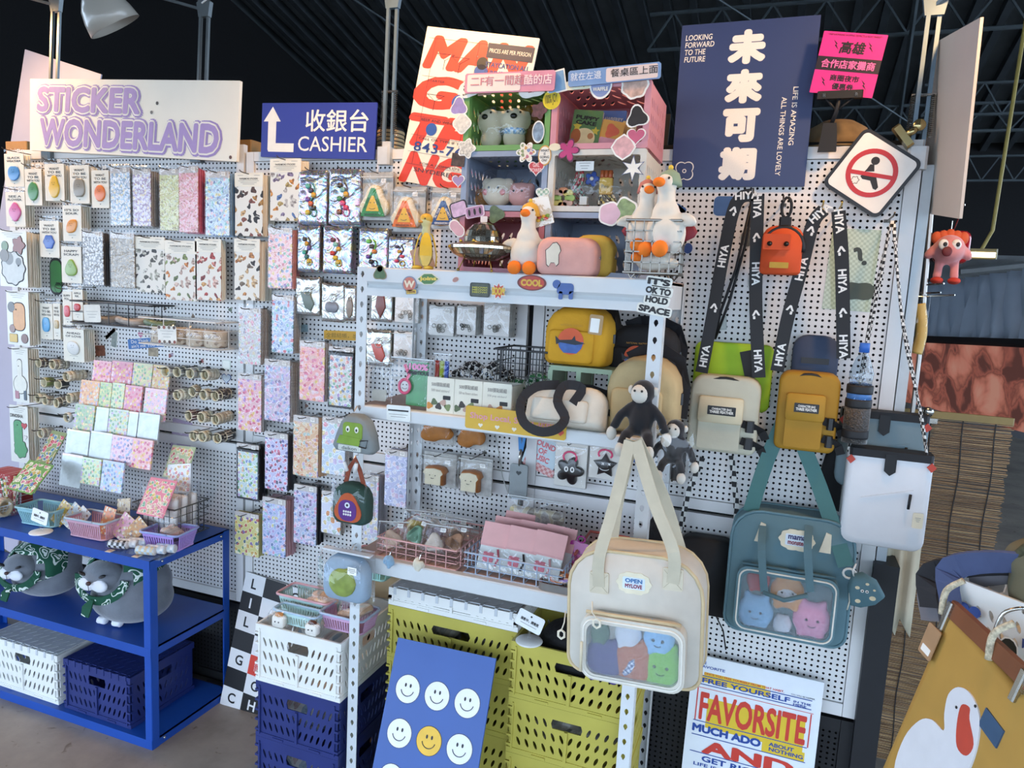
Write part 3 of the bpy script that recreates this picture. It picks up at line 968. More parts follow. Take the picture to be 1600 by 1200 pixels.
def hang(r,kind,n,label,short,d=.06,step=.009,tip=.045,roll=0,name=None,hk=True,fan=0,**kw):
    y=WALL-d
    x0,x1,z0,z1=rect(*r,y)
    w,h=x1-x0,z1-z0
    nm=name or{'card':'charm_card','puffy':'sticker_pack','paper':'sticker_pack','draw':'sticker_pack','holo':'foil_pouch','bag':'zip_bag'}[kind]
    t=thing(nm,label,{'charm_card':'card','sticker_pack':'stickers','foil_pouch':'pouch','zip_bag':'bag'}.get(nm,'pack'),((x0+x1)/2,y,z0),(0,roll,0))
    box=rrect(-w/2,w/2,0,h,.002,1)
    if kind=='card':
        MB().plate(box,-.002,0).build('card',CREAM,t)
        MB().plate(rrect(-w/2-.002,w/2+.002,h,h+.018,.002,1),-.001,0).build('bag_top',FILMW,t)
        for k,s in enumerate(kw['lines']):
            text(t,s,0,h*(.87-.095*k),h=h*.062,w=w*min(.75,.15*len(s)*.9),mat=DARK,y=-.0026,bold=.02)
        charm(t,0,h*.42,w*.3,kw['col'],kw['shape'],kw.get('tall',1.15))
        text(t,'\u25cf',0,h*.1,h=h*.03,mat=DARK,y=-.0026)
        rows(t,w,h*.17,1,ww=.4)
        price(t,w*.25,h+.01,-.0012)
        bm=CREAM
    elif kind in('puffy','paper','draw'):
        if kind=='puffy':
            MB().plate(rrect(-w*.47,w*.47,h*.01,h*.92,.003,2),-.003,0).build('sticker_sheet',kw['mat'],t)
            if kw.get('edge'):
                MB().frame(rrect(-w*.48,w*.48,h*.005,h*.93,.003,2),rrect(-w*.43,w*.43,h*.04,h*.86,.003,2),-.0035,-.0005).build('sheet_border',kw['edge'],t)
            MB().plate(rrect(-w*.47,w*.47,h*.9,h,.003,2),-.0035,0).build('header',kw.get('head',M('#c9c4c0',.4,.2,60,coat=.6)),t)
            MB().puff(rrect(-w/2-.001,w/2+.001,-.002,h+.012,.003,2),.007,((0,0),(0,.6),(.05,1)),back=.001).build('clear_sleeve',FILM,t)
            price(t,w*.28,h*.955,-.0062)
            bm=kw.get('side')or M('#a5a09b',.4,.3,200,coat=.4)
        elif kind=='paper':
            MB().plate(box,-.002,0).build('sticker_sheet',kw['mat'],t)
            MB().plate(rrect(-w/2-.001,w/2+.001,h*.78,h,.002,1),-.0028,.0005).build('header_card',CREAM,t)
            text(t,'PAPERMORE STICKERS',0,h*.905,w=w*.66,h=.0058,mat=DARK,y=-.0033,bold=.015)
            rows(t,w,h*.868,3,y=-.0031,ww=.75,dz=.005)
            rows(t,w,h*.955,1,y=-.0031,ww=.2,x=-w*.3)
            rows(t,w,h*.955,1,y=-.0031,ww=.2,x=w*.3)
            bm=CREAM
        else:
            MB().plate(box,-.002,0).build('sticker_sheet',M('#e6e6dc',.4,.04,12,coat=.6),t)
            kw['fn'](t,w,h)
            rows(t,w,h*.95,3,y=-.0024,ww=.75,dz=.007)
            bm=CREAM
    elif kind=='holo':
        mt=kw.get('mat')or HOLO(key=kw.get('k',0))
        MB().puff(rrect(-w/2,w/2,0,h,.003,2),.009,((0,0),(0,.2),(.06,.8),(.2,1))).build('foil_back',mt,t,True)
        MB().box(-w/2,w/2,-.0035,0,h*.86,h*.88).build('zip_seal',M('#d9dada',.2,.05,coat=.6),t)
        if kw.get('fn'):
            kw['fn'](t,w,h)
        price(t,w*.3,h*.78,-.0095)
        bm=mt
    else:
        if kw.get('fn'):
            kw['fn'](t,w,h)
        MB().puff(rrect(-w/2,w/2,0,h,.003,2),kw.get('t',.02),((0,0),(.0,.1),(.08,.8),(.22,1)),back=.002).build('clear_bag',FILMW,t,True)
        MB().box(-w/2,w/2,-.004,.002,h*.88,h*.9).build('zip_seal',M('#d5d6d2',.25,.05,coat=.5),t)
        if kw.get('price',1):
            price(t,w*.28,h*.8,-.014)
        bm=M('#b9b8b2',.3,.2,60,coat=.5)
    if n:
        me=MB().plate(rrect(-w*.48,w*.48,h*.01,h*.97,.002,1),-.003,.0).mesh(nm,bm)
        for i in range(1,n+1):
            if i*step>d-.008:
                break
            o=link(nm,me,None,((x0+x1)/2+random.uniform(-.002,.002)+fan*i,y+i*step,z0+random.uniform(-.003,.003)))
            o.rotation_euler=(0,roll,random.uniform(-.03,.03))
            tag(o,'%s spare pack hanging behind the %s'%(ORD[i-1],short),'pack','spares behind the '+short)
    if hk:
        hook((x0+x1)/2,z1-.004+(.012 if kind=='card' else 0),d+tip,'wire peg hook holding the '+short)
    return t

# ---- blob-charm cards, left end of the wall
WT=['WANT','TO BE','WITH YOU']
for r,ln,col,sh,tall,n,lab in(
    ((8,240,38,292),['SLACK','WEATHER'],'#4a8cc9','apple',1.05,3,'blue blob'),
    ((10,300,40,354),['SEE A','FLOWER.'],'#d0649b','four',1.1,4,'pink blob'),
    ((40,264,66,321),WT,'#4a8a4c','egg',1.3,3,'dark green egg'),
    ((71,256,101,314),WT,'#e2b422','pear',1.3,4,'yellow pear'),
    ((110,258,140,318),WT,'#8d8473','arch',1.2,4,'grey arch'),
    ((144,266,171,325),WT,'#e87830','egg',1.15,3,'orange-red egg'),
    ((99,321,128,377),["IT'S SO",'SOUR.'],'#e0912f','lemon',1.0,4,'orange lemon'),
    ((63,345,93,402),WT,'#4a6fbe','blob',.95,3,'royal blue blob'),
    ((97,385,128,442),['HAPPY','SCRAP!'],'#86a94a','bell',1.1,4,'light green bell'),
    ((64,474,83,530),WT,'#57a4d6','arch',1.5,3,'sky blue pill'),
    ((84,474,95,530),WT,'#c9b48a','arch',1.5,1,'beige pill'),
    ((99,455,113,508),['SLIPPY','FOL.'],'#d8555d','arch',1.6,2,'coral pill'),
    ((114,452,130,500),['APPLE','RK.'],'#c4363a','apple',1.1,2,'dark red apple'),
    ((100,514,132,565),['AHEAD','OF LOVE'],'#d9d6cf','bean',1.0,5,'clear white loop')):
    hang(r,'card',n,'cream card with black words over a %s charm'%lab,'%s charm card'%lab,d=.07 if r[0]<150 else .06,lines=ln,col=col,shape=sh,tall=tall)

# ---- drawn animal sheets at the wall's left edge
def animal(kind):
    def fn(t,w,h):
        K=DARK
        if kind=='dog':
            parts=[(polar(lambda a:.4*w*(1+.06*cos(9*a)),40,0,h*.33),'#c9ccc6'),(circ(w*.16,18,-w*.14,h*.5),'#7d7f7c'),(circ(w*.1,14,w*.2,h*.45),'#6b6d6a'),
                     (circ(w*.12,14,-w*.28,h*.72),'#6f8a63'),(polar(lambda a:.2*w*(1+.2*cos(5*a)),20,w*.22,h*.74),'#8a4a38'),(circ(w*.16,14,-w*.3,h*.55),'#77726a')]
        elif kind=='cat':
            parts=[(rrect(-w*.2,w*.32,h*.28,h*.78,w*.2),'#d9974a'),(circ(w*.16,14,-w*.28,h*.7),'#5d5a57'),(rrect(-w*.4,-w*.05,h*.05,h*.2,.004),'#d9b34a'),(circ(w*.15,14,w*.28,h*.13),'#7d5548'),(circ(w*.13,14,-w*.26,h*.3),'#8d6a5d')]
        elif kind=='goose':
            parts=[(polar(lambda a:.36*w*(1.1-.1*sin(a)),30,0,h*.34,0),'#e6e4d6'),(rrect(-w*.16,w*.12,h*.4,h*.78,w*.13),'#e6e4d6'),(rrect(-w*.34,-w*.1,h*.06,h*.2,.003),'#b37a86'),(rrect(w*.2,w*.36,h*.05,h*.22,.003),'#4b5a66')]
        else:
            parts=[(rrect(-w*.28,w*.18,h*.3,h*.74,w*.18),'#4f9a63'),(polar(lambda a:.34*w*(1+.08*cos(7*a)),30,w*.06,h*.24),'#4f9a63'),(heart(w*.3,w*.3,h*.66),'#b8333d'),(heart(w*.2,w*.34,h*.46),'#d9d5cf')]
        for i,(o,c)in enumerate(parts):
            cx=sum(p[0]for p in o)/len(o);cz=sum(p[1]for p in o)/len(o)
            big=[(cx+(p[0]-cx)*1.09,cz+(p[1]-cz)*1.07)for p in o]
            q=MB().plate(big,-.0026-.0001*i,-.002).build('outline_print',K,t)
            MB().plate(o,-.0032-.0002*i,-.0026).build('colour_print',M(c,.4,.06,60,coat=.5),q)
        if kind=='dino':
            text(t,'DINOSHA',-w*.1,h*.82,w=w*.7,h=h*.06,mat=K,y=-.003,bold=.02)
        e=MB();e.plate(circ(w*.025,8,-w*.06 if kind!='dog' else w*.2,h*.66 if kind!='dog' else h*.38),-.0045,-.004);e.build('eye',K,t)
    return fn
for r,k,n,lab in(((0,360,43,448),'dog',6,'curly grey dog'),((12,455,46,539),'cat',5,'tall orange cat'),((20,543,45,628),'goose',5,'white goose'),((17,634,45,722),'dino',5,'green dinosaur')):
    hang(r,'draw',n,'white sticker sheet drawn with a %s, at the left wall edge'%lab,lab+' sheet',d=.1,step=.009,fn=animal(k))

# ---- puffy and paper sticker packs: (rect, kind, spares, description)
PAST=['#f0c9d2','#c9d9ee','#f3e2a8','#d6c6ea','#bfe0d2','#ef9db0','#f6efe6']
def puff_mat(base,cols,sc=85,fill=.36,rim='#ffffff',fine=.3):
    return PRINT(base,cols,sc,fill,rim,.7,.3,fine)
WH=['#f2f2f4','#e4e8f0','#ffffff','#d9dde6','#f6e7b8']
LIL=['#b9a2d8','#d8bfe6','#e6a8c8','#8fa6d8','#f0d8e8','#a8c4e0','#7d6a9a']
PNK=['#ef7fa0','#f6b6c4','#f2d36b','#d94f7d','#f7dce3','#b98ad0','#f09a6a']
BLU=['#7fa3d8','#a8c8e8','#5b7bb0','#f0c8d0','#d8e6f2','#8fd0cf','#e8e2a0']
GRN=['#8fc48a','#d8e08a','#6ba87d','#f0e6a0','#c8b0d8','#a8d0b8','#f2c0a0']
ORG=['#e8a86a','#f2d8b0','#d98a5a','#f0c8c0','#c8b0d0','#e8e0c8','#b8d0c8']
MIX=['#d87a8a','#8aa8d0','#e8c86a','#8ac0a0','#b08ac8','#f0b0a0','#6a7a9a']
ROWLAB='top row under the sticker sign'
for r,n,lab,mat,kw in(
    ((173,262,205,353),2,'pale blue pearl sticker pack, first of the top row',puff_mat('#9fb4c6',WH,95,.38,'#c9d3dd',.1),{}),
    ((208,264,237,354),4,'lilac pearl sticker pack right of the pale blue one',puff_mat('#b3a3bd',WH,95,.38,'#d6cadb',.1),{}),
    ((250,264,281,361),2,'yellow-green glitter sticker pack with a scalloped top',puff_mat('#cfd39a',['#e2e0a8','#b9bf86','#a89f6d','#d8d4a0'],90,.38,'#e6e6c0'),{}),
    ((280,260,311,364),4,'rose pink glitter sticker pack with a wavy top',puff_mat('#e2a5ae',['#d98a98','#f0c8cc','#c47f7a','#e8b0a0'],90,.38,'#f2d2d6'),{'side':M('#c9667a',.4,.2,80)}),
    ((321,268,360,369),5,'pale blue glitter sticker pack with a cloud top',puff_mat('#b5cddb',BLU,75,.38,'#e2eef2'),{'side':M('#7f9fbc',.4,.2,80)}),
    ((130,362,163,446),4,'silver pack of small white pearl stickers',puff_mat('#77736f',['#e8e8e4','#d0cecb','#f6f6f2'],100,.36,'#a5a19d',.1),{'side':M('#5f5a58',.4,.2,80)}),
    ((173,364,212,450),3,'brown and silver gem sticker pack seen edge-on',puff_mat('#8a7f6d',['#c9b48f','#a8967a','#d8d0c0','#7a6f60'],120,.4,'#b8ab95'),{'side':M('#8d8577',.4,.4,200)}),
    ((419,356,458,451),4,'pink pack of mixed gem stickers left of the foil pouches',puff_mat('#eabfc0',MIX,72,.38,'#f7e4e0'),{'side':M('#c98a84',.4,.2,80)}),
    ((425,461,460,552),4,'pale blue animal sticker pack left of the grey foil pouches',puff_mat('#aebfdb',BLU+['#d0586a','#5a9aa8'],68,.4,'#e6ecf6'),{}),
    ((373,481,409,570),5,'clear grey pack of colourful puffy stickers beside the white rack',puff_mat('#c5c2c2',['#d8a8b8','#b8c4d8','#e0d0a8','#c8d8c8','#8a8a98','#e89aa8'],70,.36,'#e2e0de'),{}),
    ((372,584,410,674),3,'pink pack with orange and purple character stickers',puff_mat('#e5b7bb',PNK,72,.4,'#f6dade'),{}),
    ((413,562,455,659),6,'lilac-grey pack of pastel gem stickers',puff_mat('#c2b6c6',LIL,74,.4,'#e4dbe6'),{}),
    ((468,533,509,627),4,'salmon pink pack of jelly stickers beside the black-framed one',puff_mat('#eaa9a6',PNK+['#e8c0b0'],70,.4,'#f3cfca'),{}),
    ((513,542,553,638),4,'black-framed pack of bright jewel stickers left of the white post',puff_mat('#cfd0cf',MIX,72,.38,'#f0efec'),{'edge':M('#1d1c1f',.3),'side':M('#2b2a2c',.4)}),
    ((458,650,499,745),5,'peach pack of dessert puffy stickers',puff_mat('#d9b48f',ORG,70,.4,'#efdcc6'),{'side':M('#c9a27d',.5)}),
    ((503,652,541,742),2,'pale blue pack with a few large puffy stickers',puff_mat('#c6d3e2',PAST,46,.34,'#eef2f6'),{}),
    ((370,694,406,781),5,'green and yellow character sticker pack with black edge',puff_mat('#c6d6d8',GRN+['#7d9ad0'],74,.4,'#eef2ee'),{'side':M('#1f2024',.4),'edge':M('#3a3c42',.3)}),
    ((414,676,451,766),5,'lavender pack with red and navy character stickers',puff_mat('#c3c0dd',['#b8466a','#6a6ab0','#d8a0c0','#40406a','#c8d0ec','#e07a9a'],74,.38,'#eceaf6'),{'side':M('#3a3940',.4)}),
    ((459,758,496,851),4,'purple and grey character sticker pack with dark sides',puff_mat('#b6b9cf',LIL+['#6a6f86'],76,.4,'#e0e0ee'),{'side':M('#1d1e24',.4)}),
    ((502,768,534,834),2,'pale pack of white daisy and orange blossom stickers',puff_mat('#d6d9e6',['#f0eee6','#e8d8a0','#e39a5a','#c8dcd0'],44,.34,'#eef0f6'),{}),
    ((367,801,406,868),3,'yellow cartoon sticker card low on the wall by the table',puff_mat('#d5cf8a',['#c45a48','#6aa06a','#8a6ab0','#e0b04a','#4a6a8a','#f2eed0'],60,.34,'#efeac0'),{'side':M('#b9b478',.5)}),
    ((410,778,448,869),6,'lavender blue gem pack with pink sides, lowest of its column',puff_mat('#b9bfe2',LIL+BLU,74,.4,'#dfe2f4'),{'side':M('#b88f96',.5)}),
    ((568,742,592,846),5,'silvery sticker pack half hidden behind the front left post',puff_mat('#c2c4d2',PAST,60,.36,'#e8e8f0'),{'side':M('#9a9aa4',.4)}),
    ((601,703,637,792),6,'lavender snowflake sticker pack inside the shelf frame',puff_mat('#bcc0dd',['#e6e6f4','#a8b4d8','#d8c0e0','#f0e0ec'],58,.38,'#dfe2f2'),{'side':M('#7d7d8d',.4)})):
    hang(r,'puffy',n,lab,' '.join(lab.split(',')[0].split(' beside')[0].split(' left of')[0].split()[:9]),d=.075,mat=mat,**kw)
PM=lambda cols:PRINT('#e7e3d8',cols,36,.3,'#e7e3d8',.15,.5,.85,.9,.2,False,.9)
for r,n,lab,cols in(
    ((368,270,411,369),6,'paper sticker sheet with brown snacks, left of the blue sign',['#5a3a2a','#b8863f','#2d2622','#d8b078','#8a4a38']),
    ((423,248,470,345),4,'paper sticker sheet with shoes and cups, under the blue sign',['#8a7a9a','#d8923f','#c9c4bc','#5a7ab0','#b8a060']),
    ((213,370,258,457),3,'paper sticker sheet with black and white doodles',['#3a3a38','#8a8a80','#b8b8a8','#e0e0d4','#5a5a50']),
    ((259,376,308,469),2,'paper sticker sheet with a pram, plants and an orange',['#8a9a5a','#d8883f','#c9b0a0','#6a7a4a','#e0c8b8']),
    ((306,373,346,469),2,'paper sticker sheet with red ribbons and sweets',['#b8463f','#d88a7a','#e0b8a8','#8a3a38','#d8a86a']),
    ((367,373,406,469),6,'paper sticker sheet with ice cream cones and a dancer',['#c98a4a','#3a3430','#d8b888','#e0c8a0','#7a6a58'])):
    hang(r,'paper',n,lab,' '.join(lab.split(',')[0].split()[:7]),d=.07,mat=PM(cols),fan=.001)

# ---- foil pouches with bead charms, and clear zip bags
def beads(cols,ring=None):
    def fn(t,w,h):
        c=MB().tube([(w*.02+w*.1*sin(k*.7),-.012,h*(.75-.06*k))for k in range(9)],.0016,5)
        c.build('cord',M(cols[0],.5),t,True)
        for k,cc in enumerate(cols):
            MB().ell((w*(-.12+.1*(k%3)),-.013,h*(.7-.55*k/len(cols))),(w*.085,.006,h*.05),10,6).build('bead',M(cc,.3,.05,coat=.6),t,True)
        MB().tube([(w*(.1+.1*cos(a)),-.013,h*(.22+.07*sin(a)))for a in[2*pi*k/12 for k in range(12)]],.0016,5,True).build('key_ring',M(ring or '#d8b64a',.3,metal=.7),t,True)
    return fn
HB=[((468,266,512,352),4,['#5ab0a0','#4a4a6a','#d8a63f','#6a4a9a','#d86a4a','#3a3a3a','#d8c04a'],'teal and purple bead charm','#3f7a5a'),
      ((515,264,565,352),3,['#4a4038','#7ab0b0','#d8a63f','#4a8a5a','#d85a8a','#d0406a','#8a5a48'],'pink tag bead charm','#d85a8a'),
      ((466,352,501,426),3,['#4a4038','#d8a63f','#6a5a9a','#4ab0a0','#3a7a7a','#d8b64a'],'teal bead charm on dark cord',None),
      ((506,353,551,428),3,['#7a3a4a','#8ac8b8','#d8a63f','#c83a30','#e0c030','#d8b64a'],'red and yellow bead charm',None),
      ((562,356,607,428),2,['#7ad05a','#4a4a4a','#d8863f','#6a4a9a','#2a2a2e'],'green and purple strap charm','#2a2a2e'),
      ((608,370,648,424),2,['#4a4a6a','#d8a63f','#e05a78','#d8436a'],'pink bead charm behind the banana duck',None)]
for i,(r,n,cols,lab,rg)in enumerate(HB):
    hang(r,'holo',n,'rainbow foil pouch holding a '+lab,lab+' pouch',d=.065,fn=beads(cols,rg),k=i%3)
def slab(col,shape='oval',ring=True):
    def fn(t,w,h):
        o={'oval':circ(w*.3,20,w*.05,h*.38,h*.3),'drop':[(w*-.25,h*.6),(w*.15,h*.62),(w*.32,h*.3),(w*.2,h*.12),(-w*.05,h*.2)],
             'bow':polar(lambda a:w*.3*(.6+.4*abs(cos(a))),24,0,h*.38),'diamond':[(0,h*.1),(w*.25,h*.42),(w*.15,h*.8),(-w*.15,h*.8),(-w*.25,h*.42)]}[shape]
        MB().puff(o,.006,back=-.008).build('leather_tag',M(col,.4,.08,40,coat=.3),t,True)
        if ring:
            MB().tube([(w*.06+w*.13*cos(a),-.014,h*.62+w*.13*sin(a))for a in[2*pi*k/14 for k in range(14)]],.0013,5,True).build('key_ring',CHROME,t,True)
    return fn
for i,(r,n,fn,lab)in enumerate((((463,432,501,493),2,slab('#66746a','drop'),'silver foil pouch with a grey-green leather tag and ring'),
        ((504,442,539,503),2,slab('#7d8088','bow'),'silver foil pouch with a grey bow keyring'),
        ((540,446,557,501),1,slab('#8a7a6a','oval'),'narrow silver foil pouch at the left of the white post'),
        ((581,448,614,503),2,slab('#7a4038','diamond',False),'silver foil pouch with a brown diamond-shaped hotel tag'),
        ((573,515,612,572),2,slab('#c0564a','drop'),'silver foil pouch with a red rubber charm, right of the post'))):
    hang(r,'holo',n,lab,' '.join(lab.split(' with')[-1].split(',')[0].split()[:6])+' pouch',d=.06,fn=fn,mat=HOLO('#c9c9c0',.22,i%3))
def trinkets(col='#8a8880',n=9,blk=False):
    def fn(t,w,h):
        for k in range(n):
            a,b=random.uniform(-.22,.22)*w,h*random.uniform(.14,.34)
            MB().tube([(a+w*.07*cos(q),-.006-.002*(k%3),b+w*.07*sin(q))for q in[2*pi*j/8 for j in range(8)]],.0011,4,True).build('metal_link',M('#3a3836' if blk and k%2 else col,.3,metal=.8),t,True)
        MB().plate(rrect(-w*.46,w*.46,h*.02,h*.96,.002,1),-.001,.001).build('backing_card',M('#e2dfda',.5,.05),t)
    return fn
for r,n,lab,bl in(((616,450,656,505),2,'white-backed zip bag of silver earrings beside the front post',0),((614,517,650,560),2,'white-backed zip bag of pale trinkets, lower left in the shelf',0),
                      ((669,476,711,525),5,'white-backed zip bag of silver rings, left of three',0),((713,476,745,524),5,'white-backed zip bag of dark earrings, middle of three',1),((755,471,798,526),5,'white-backed zip bag of silver chain, right of three',0)):
    hang(r,'bag',n,lab,lab.split(',')[0],d=.06,fn=trinkets(blk=bl),t=.006)
def tri(col):
    def fn(t,w,h):
        o=polar(lambda a:w*.4*(1+.2*cos(3*a-pi*1.5)),36,0,h*.36)
        MB().puff(o,.018,back=-.002).build('pouch',M('#d9cfb0',.8,.06,40,bump=.3),t,True)
        tr=lambda s,dz=0:[(p[0]*s,h*.33+dz+p[1]*s)for p in((-w*.36,-h*.24),(w*.36,-h*.24),(w*.3,-h*.1),(w*.06,h*.32),(-w*.06,h*.32),(-w*.3,-h*.1))]
        p=MB().plate(tr(1),-.0215,-.018).build('triangle_patch',M(col,.7,.05),t)
        MB().plate(tr(.55,-.001),-.0225,-.0215).build('smile_patch',M('#e6b93f',.7,.05),p)
        mb=MB()
        for s in(-1,1):
            mb.plate(circ(.0016,8,s*w*.06,h*.36),-.0232,-.0225)
        mb.tube([(w*.1*sin(q),-.0232,h*.27-w*.05*cos(q))for q in[-1.1+.22*k for k in range(11)]],.0007,4)
        mb.build('smile',DARK,p)
        lt=M('#f0efe6',.6)if col=='#1f4a86' else DARK
        text(t,'ALL YOUR',-w*.17,h*.36,w=h*.26,h=.006,mat=lt,y=-.0225,rot=-1.05,bold=.02)
        text(t,'CLARITY',w*.17,h*.36,w=h*.26,h=.006,mat=lt,y=-.0225,rot=1.05,bold=.02)
        text(t,'©FASHION C',0,h*.125,w=w*.5,h=.006,mat=lt,y=-.0225,bold=.02)
    return fn
for r,c,lab in(((563,268,614,346),'#2f8a48','green'),((612,290,663,362),'#e27324','orange'),((673,292,722,358),'#1f4a86','navy blue')):
    hang(r,'bag',2,'cream rounded pouch with a smiling %s triangle patch, in clear bag'%c if False else 'cream rounded pouch with a smiling %s triangle patch, in a clear bag'%lab,lab+' triangle pouch',d=.065,fn=tri(c),t=.026)
def bread(face):
    def fn(t,w,h):
        o=[(-w*.3,h*.12),(w*.2,h*.12),(w*.2,h*.42),(w*.27,h*.5),(w*.2,h*.62),(-w*.02,h*.66),(-w*.3,h*.62),(-w*.37,h*.5),(-w*.3,h*.42)]
        MB().puff(o,.03,back=0).build('crust',M('#a8662c',.6,.1),t,True)
        MB().plate([(p[0]*.88-w*.012,h*.05+p[1]*.86)for p in o],-.033,-.03).build('bread_face',M('#ddd2b4',.6,.05),t)
        mb=MB()
        for s in(-1,1):
            mb.plate(circ(.0016,8,-w*.06+s*w*.08,h*.42),-.0338,-.033)
        mb.tube([(-w*.06+w*.05*sin(q),-.0338,h*.36-w*.03*cos(q))for q in[-1.1+.3*k for k in range(8)]],.0008,4)
        mb.build('smile',DARK,t)
        for s in(-.2,.08):
            MB().tube([(w*s,-.015,h*.13),(w*s+.003,-.015,h*.04),(w*s+.008,-.016,h*.03)],.0018,5).build('leg',DARK,t,True)
    return fn
for r,lab in(((660,708,714,762),'left'),((716,712,768,774),'right')):
    hang(r,'bag',2,'smiling bread slice charm in a clear bag, %s of the pair'%lab,lab+' bread charm',d=.07,fn=bread(1),t=.04)
def plushbit(col):
    def fn(t,w,h):
        mb=MB()
        for k in range(6):
            mb.ell((w*.3*cos(k),-.02,h*.5+h*.22*sin(k*1.9)),(w*.24,.016,h*.26),10,7)
        remesh(mb.build('plush',M(col,.8,.15,30),t,True),.006,3)
    return fn
for r,lab in(((663,655,712,694),'left'),((720,658,762,704),'right')):
    hang(r,'bag',1,'caramel plush charm in a clear bag under the middle shelf, %s one'%lab,lab+' caramel charm',d=.07,fn=plushbit('#a86a2a'),t=.045)
def blackcharm(st):
    def fn(t,w,h):
        MB().plate(rrect(-w*.48,w*.48,h*.02,h*.97,.003,2),-.001,.001).build('backing_card',M('#dcd9d0',.5,.05),t)
        o=star(w*.36,w*.2,5,0,h*.38)if st else flower(w*.36,5,.3,50,0,h*.38)
        MB().puff(o,.012,back=-.001).build('rubber_charm',M('#141416',.3,.1,coat=.5),t,True)
        MB().tube([(w*.2*sin(q),-.012,h*.68+h*.12*cos(q))for q in[-2.2+.44*k for k in range(11)]],.003,6).build('strap',M('#d8466f',.4),t,True)
        if st:
            text(t,'×  ×',w*.04,h*.44,w=w*.26,mat=M('#e8e8e6',.5),y=-.0136,bold=.04)
            MB().tube([(w*.16*sin(q),-.0134,h*.36-w*.1*cos(q))for q in[-1.1+.3*k for k in range(8)]],.001,4).build('smile',M('#e8e8e6',.5),t)
        else:
            for s in(-1,1):
                e=MB().plate(circ(w*.065,14,s*w*.09,h*.42,w*.085),-.0136,-.0128).build('eye',M('#eceae4',.4),t)
                MB().plate(circ(w*.025,8,s*w*.09,h*.42,w*.045),-.0142,-.0136).build('pupil',DARK,e)
    return fn
hang((866,690,918,762),'bag',1,'black flower-shaped rubber charm with googly eyes in a zip bag','black flower charm',d=.07,fn=blackcharm(0),t=.016,price=0)
hang((920,689,974,750),'bag',1,'black star-shaped rubber charm with crossed eyes in a zip bag','black star charm',d=.07,fn=blackcharm(1),t=.016,price=0)

# ---- washi tape rolls
def roll_mesh(r=.0195,ri=.0148,w=.0125):
    n=18
    core=MB().lathe([(ri,0),(ri+.0012,-.0006),(r-.0015,-.0006),(r-.0012,.0),(r-.0012,w),(ri,w)],n,axis='y')
    core.f=[f for f in core.f if len(f)==4]
    core.add([],[])
    nn=len(core.v)//n
    core.f+=[((nn-1)*n+k,(nn-1)*n+(k+1)%n,(k+1)%n,k)for k in range(n)]
    return core.v,core.f,n,r,w
def washi(px,py,n,col,label,front=.085,wide=1.0,scale=1.0):
    c=P(px,py,WALL-front)
    grp=label
    v,f,k,r,w=roll_mesh(w=.0125*wide)
    core=MB();core.v=v;core.f=f
    cme=core.mesh('core',M('#ddd3b4',.6,.06),True)
    tb=MB().lathe([(r-.0012,.0004),(r,.0006),(r,w-.0006),(r-.0012,w-.0004)],18,axis='y');tb.f=[q for q in tb.f if len(q)==4]
    tme=tb.mesh('tape',col if not isinstance(col,str)else PRINT(col,['#f2ede0','#d8d0c0','#b8a890',col],120,.25,col,.3,.4),True)
    for i in range(n):
        y=WALL-front+i*.0145*wide
        if y+w>WALL-.004:
            break
        t=thing('washi_tape_roll',ORD[i]+' '+label,'tape roll',(c.x+random.uniform(-.002,.002),y,c.z+random.uniform(-.002,.001)),(0,random.random()*6,random.uniform(-.1,.1)),grp)
        a=link('core',cme,t);b=link('tape',tme,t)
        t.scale=(scale,)*3
        # lathe about y points towards -y: turn it so the roll runs back from its front face
        for q in(a,b):
            q.rotation_euler=(pi,0,0)
    hook(c.x,c.z+.0125*scale,front+.035,'wire peg hook carrying the '+label,r=.0018)
for px,py,n,col,lab,wd in(
    (60,567,2,'#4a4440','cream-and-black tape rolls, first hook of the left top row',1),(82,570,4,'#8d867a','grey tape rolls, second hook of the left top row',1),
    (104,588,5,'#cfc3a8','beige tape rolls under the loop charm card',1),(68,597,1,'#6f7a45','wide olive tape rolls at left',2.6),(91,600,1,'#26282a','wide black tape rolls at left',2.6),
    (58,622,2,'#d0c6a8','plain cream tape rolls, left end of the third row',1),(70,626,2,'#b9a890','tan tape rolls in the third row',1),(88,629,3,'#5d594c','dark olive tape rolls in the third row',1),(108,622,3,'#cbbfa5','pale beige tape rolls, right end of the third row',1),
    (104,652,1,'#e3e0d8','single white tape rolls on the seam hook',1),(64,677,3,'#a39c90','taupe tape rolls above the tilted sticker books',1),
    (258,581,1,'#b3b6b4','wide clear tape rolls right of the sticker rack',2.0),(277,581,2,'#6b7270','slate tape rolls below the beige basket',1.6),(297,583,2,'#9fa3a0','light grey tape rolls below the beige basket',1.6),(319,586,4,'#cbbfa8','cream tape rolls beside the blue heart',1),
    (277,617,4,'#ddd6c0','ivory tape rolls, left of the second right row',1),(300,611,2,'#b09c80','brown-edged tape rolls in the second right row',1),(317,617,2,'#cfc4a6','light tan tape rolls in the second right row',1),(336,618,5,'#3a3230','dark brown tape rolls, right of the second right row',1),
    (295,650,2,'#5d3a3c','maroon tape rolls in the third right row',1.6),(314,652,3,'#d8ccae','yellowish tape rolls in the third right row',1),(336,655,5,'#b5a78f','sand tape rolls, right of the third right row',1),
    (301,681,2,'#c9bfa9','buff tape rolls in the bottom right row',1),(316,682,2,'#ccc0a0','straw tape rolls in the bottom right row',1),(339,684,5,'#2b2a2c','black tape rolls, right of the bottom right row',1)):
    washi(px,py,n,col,'roll of '+lab.replace(' rolls',''),wide=wd)
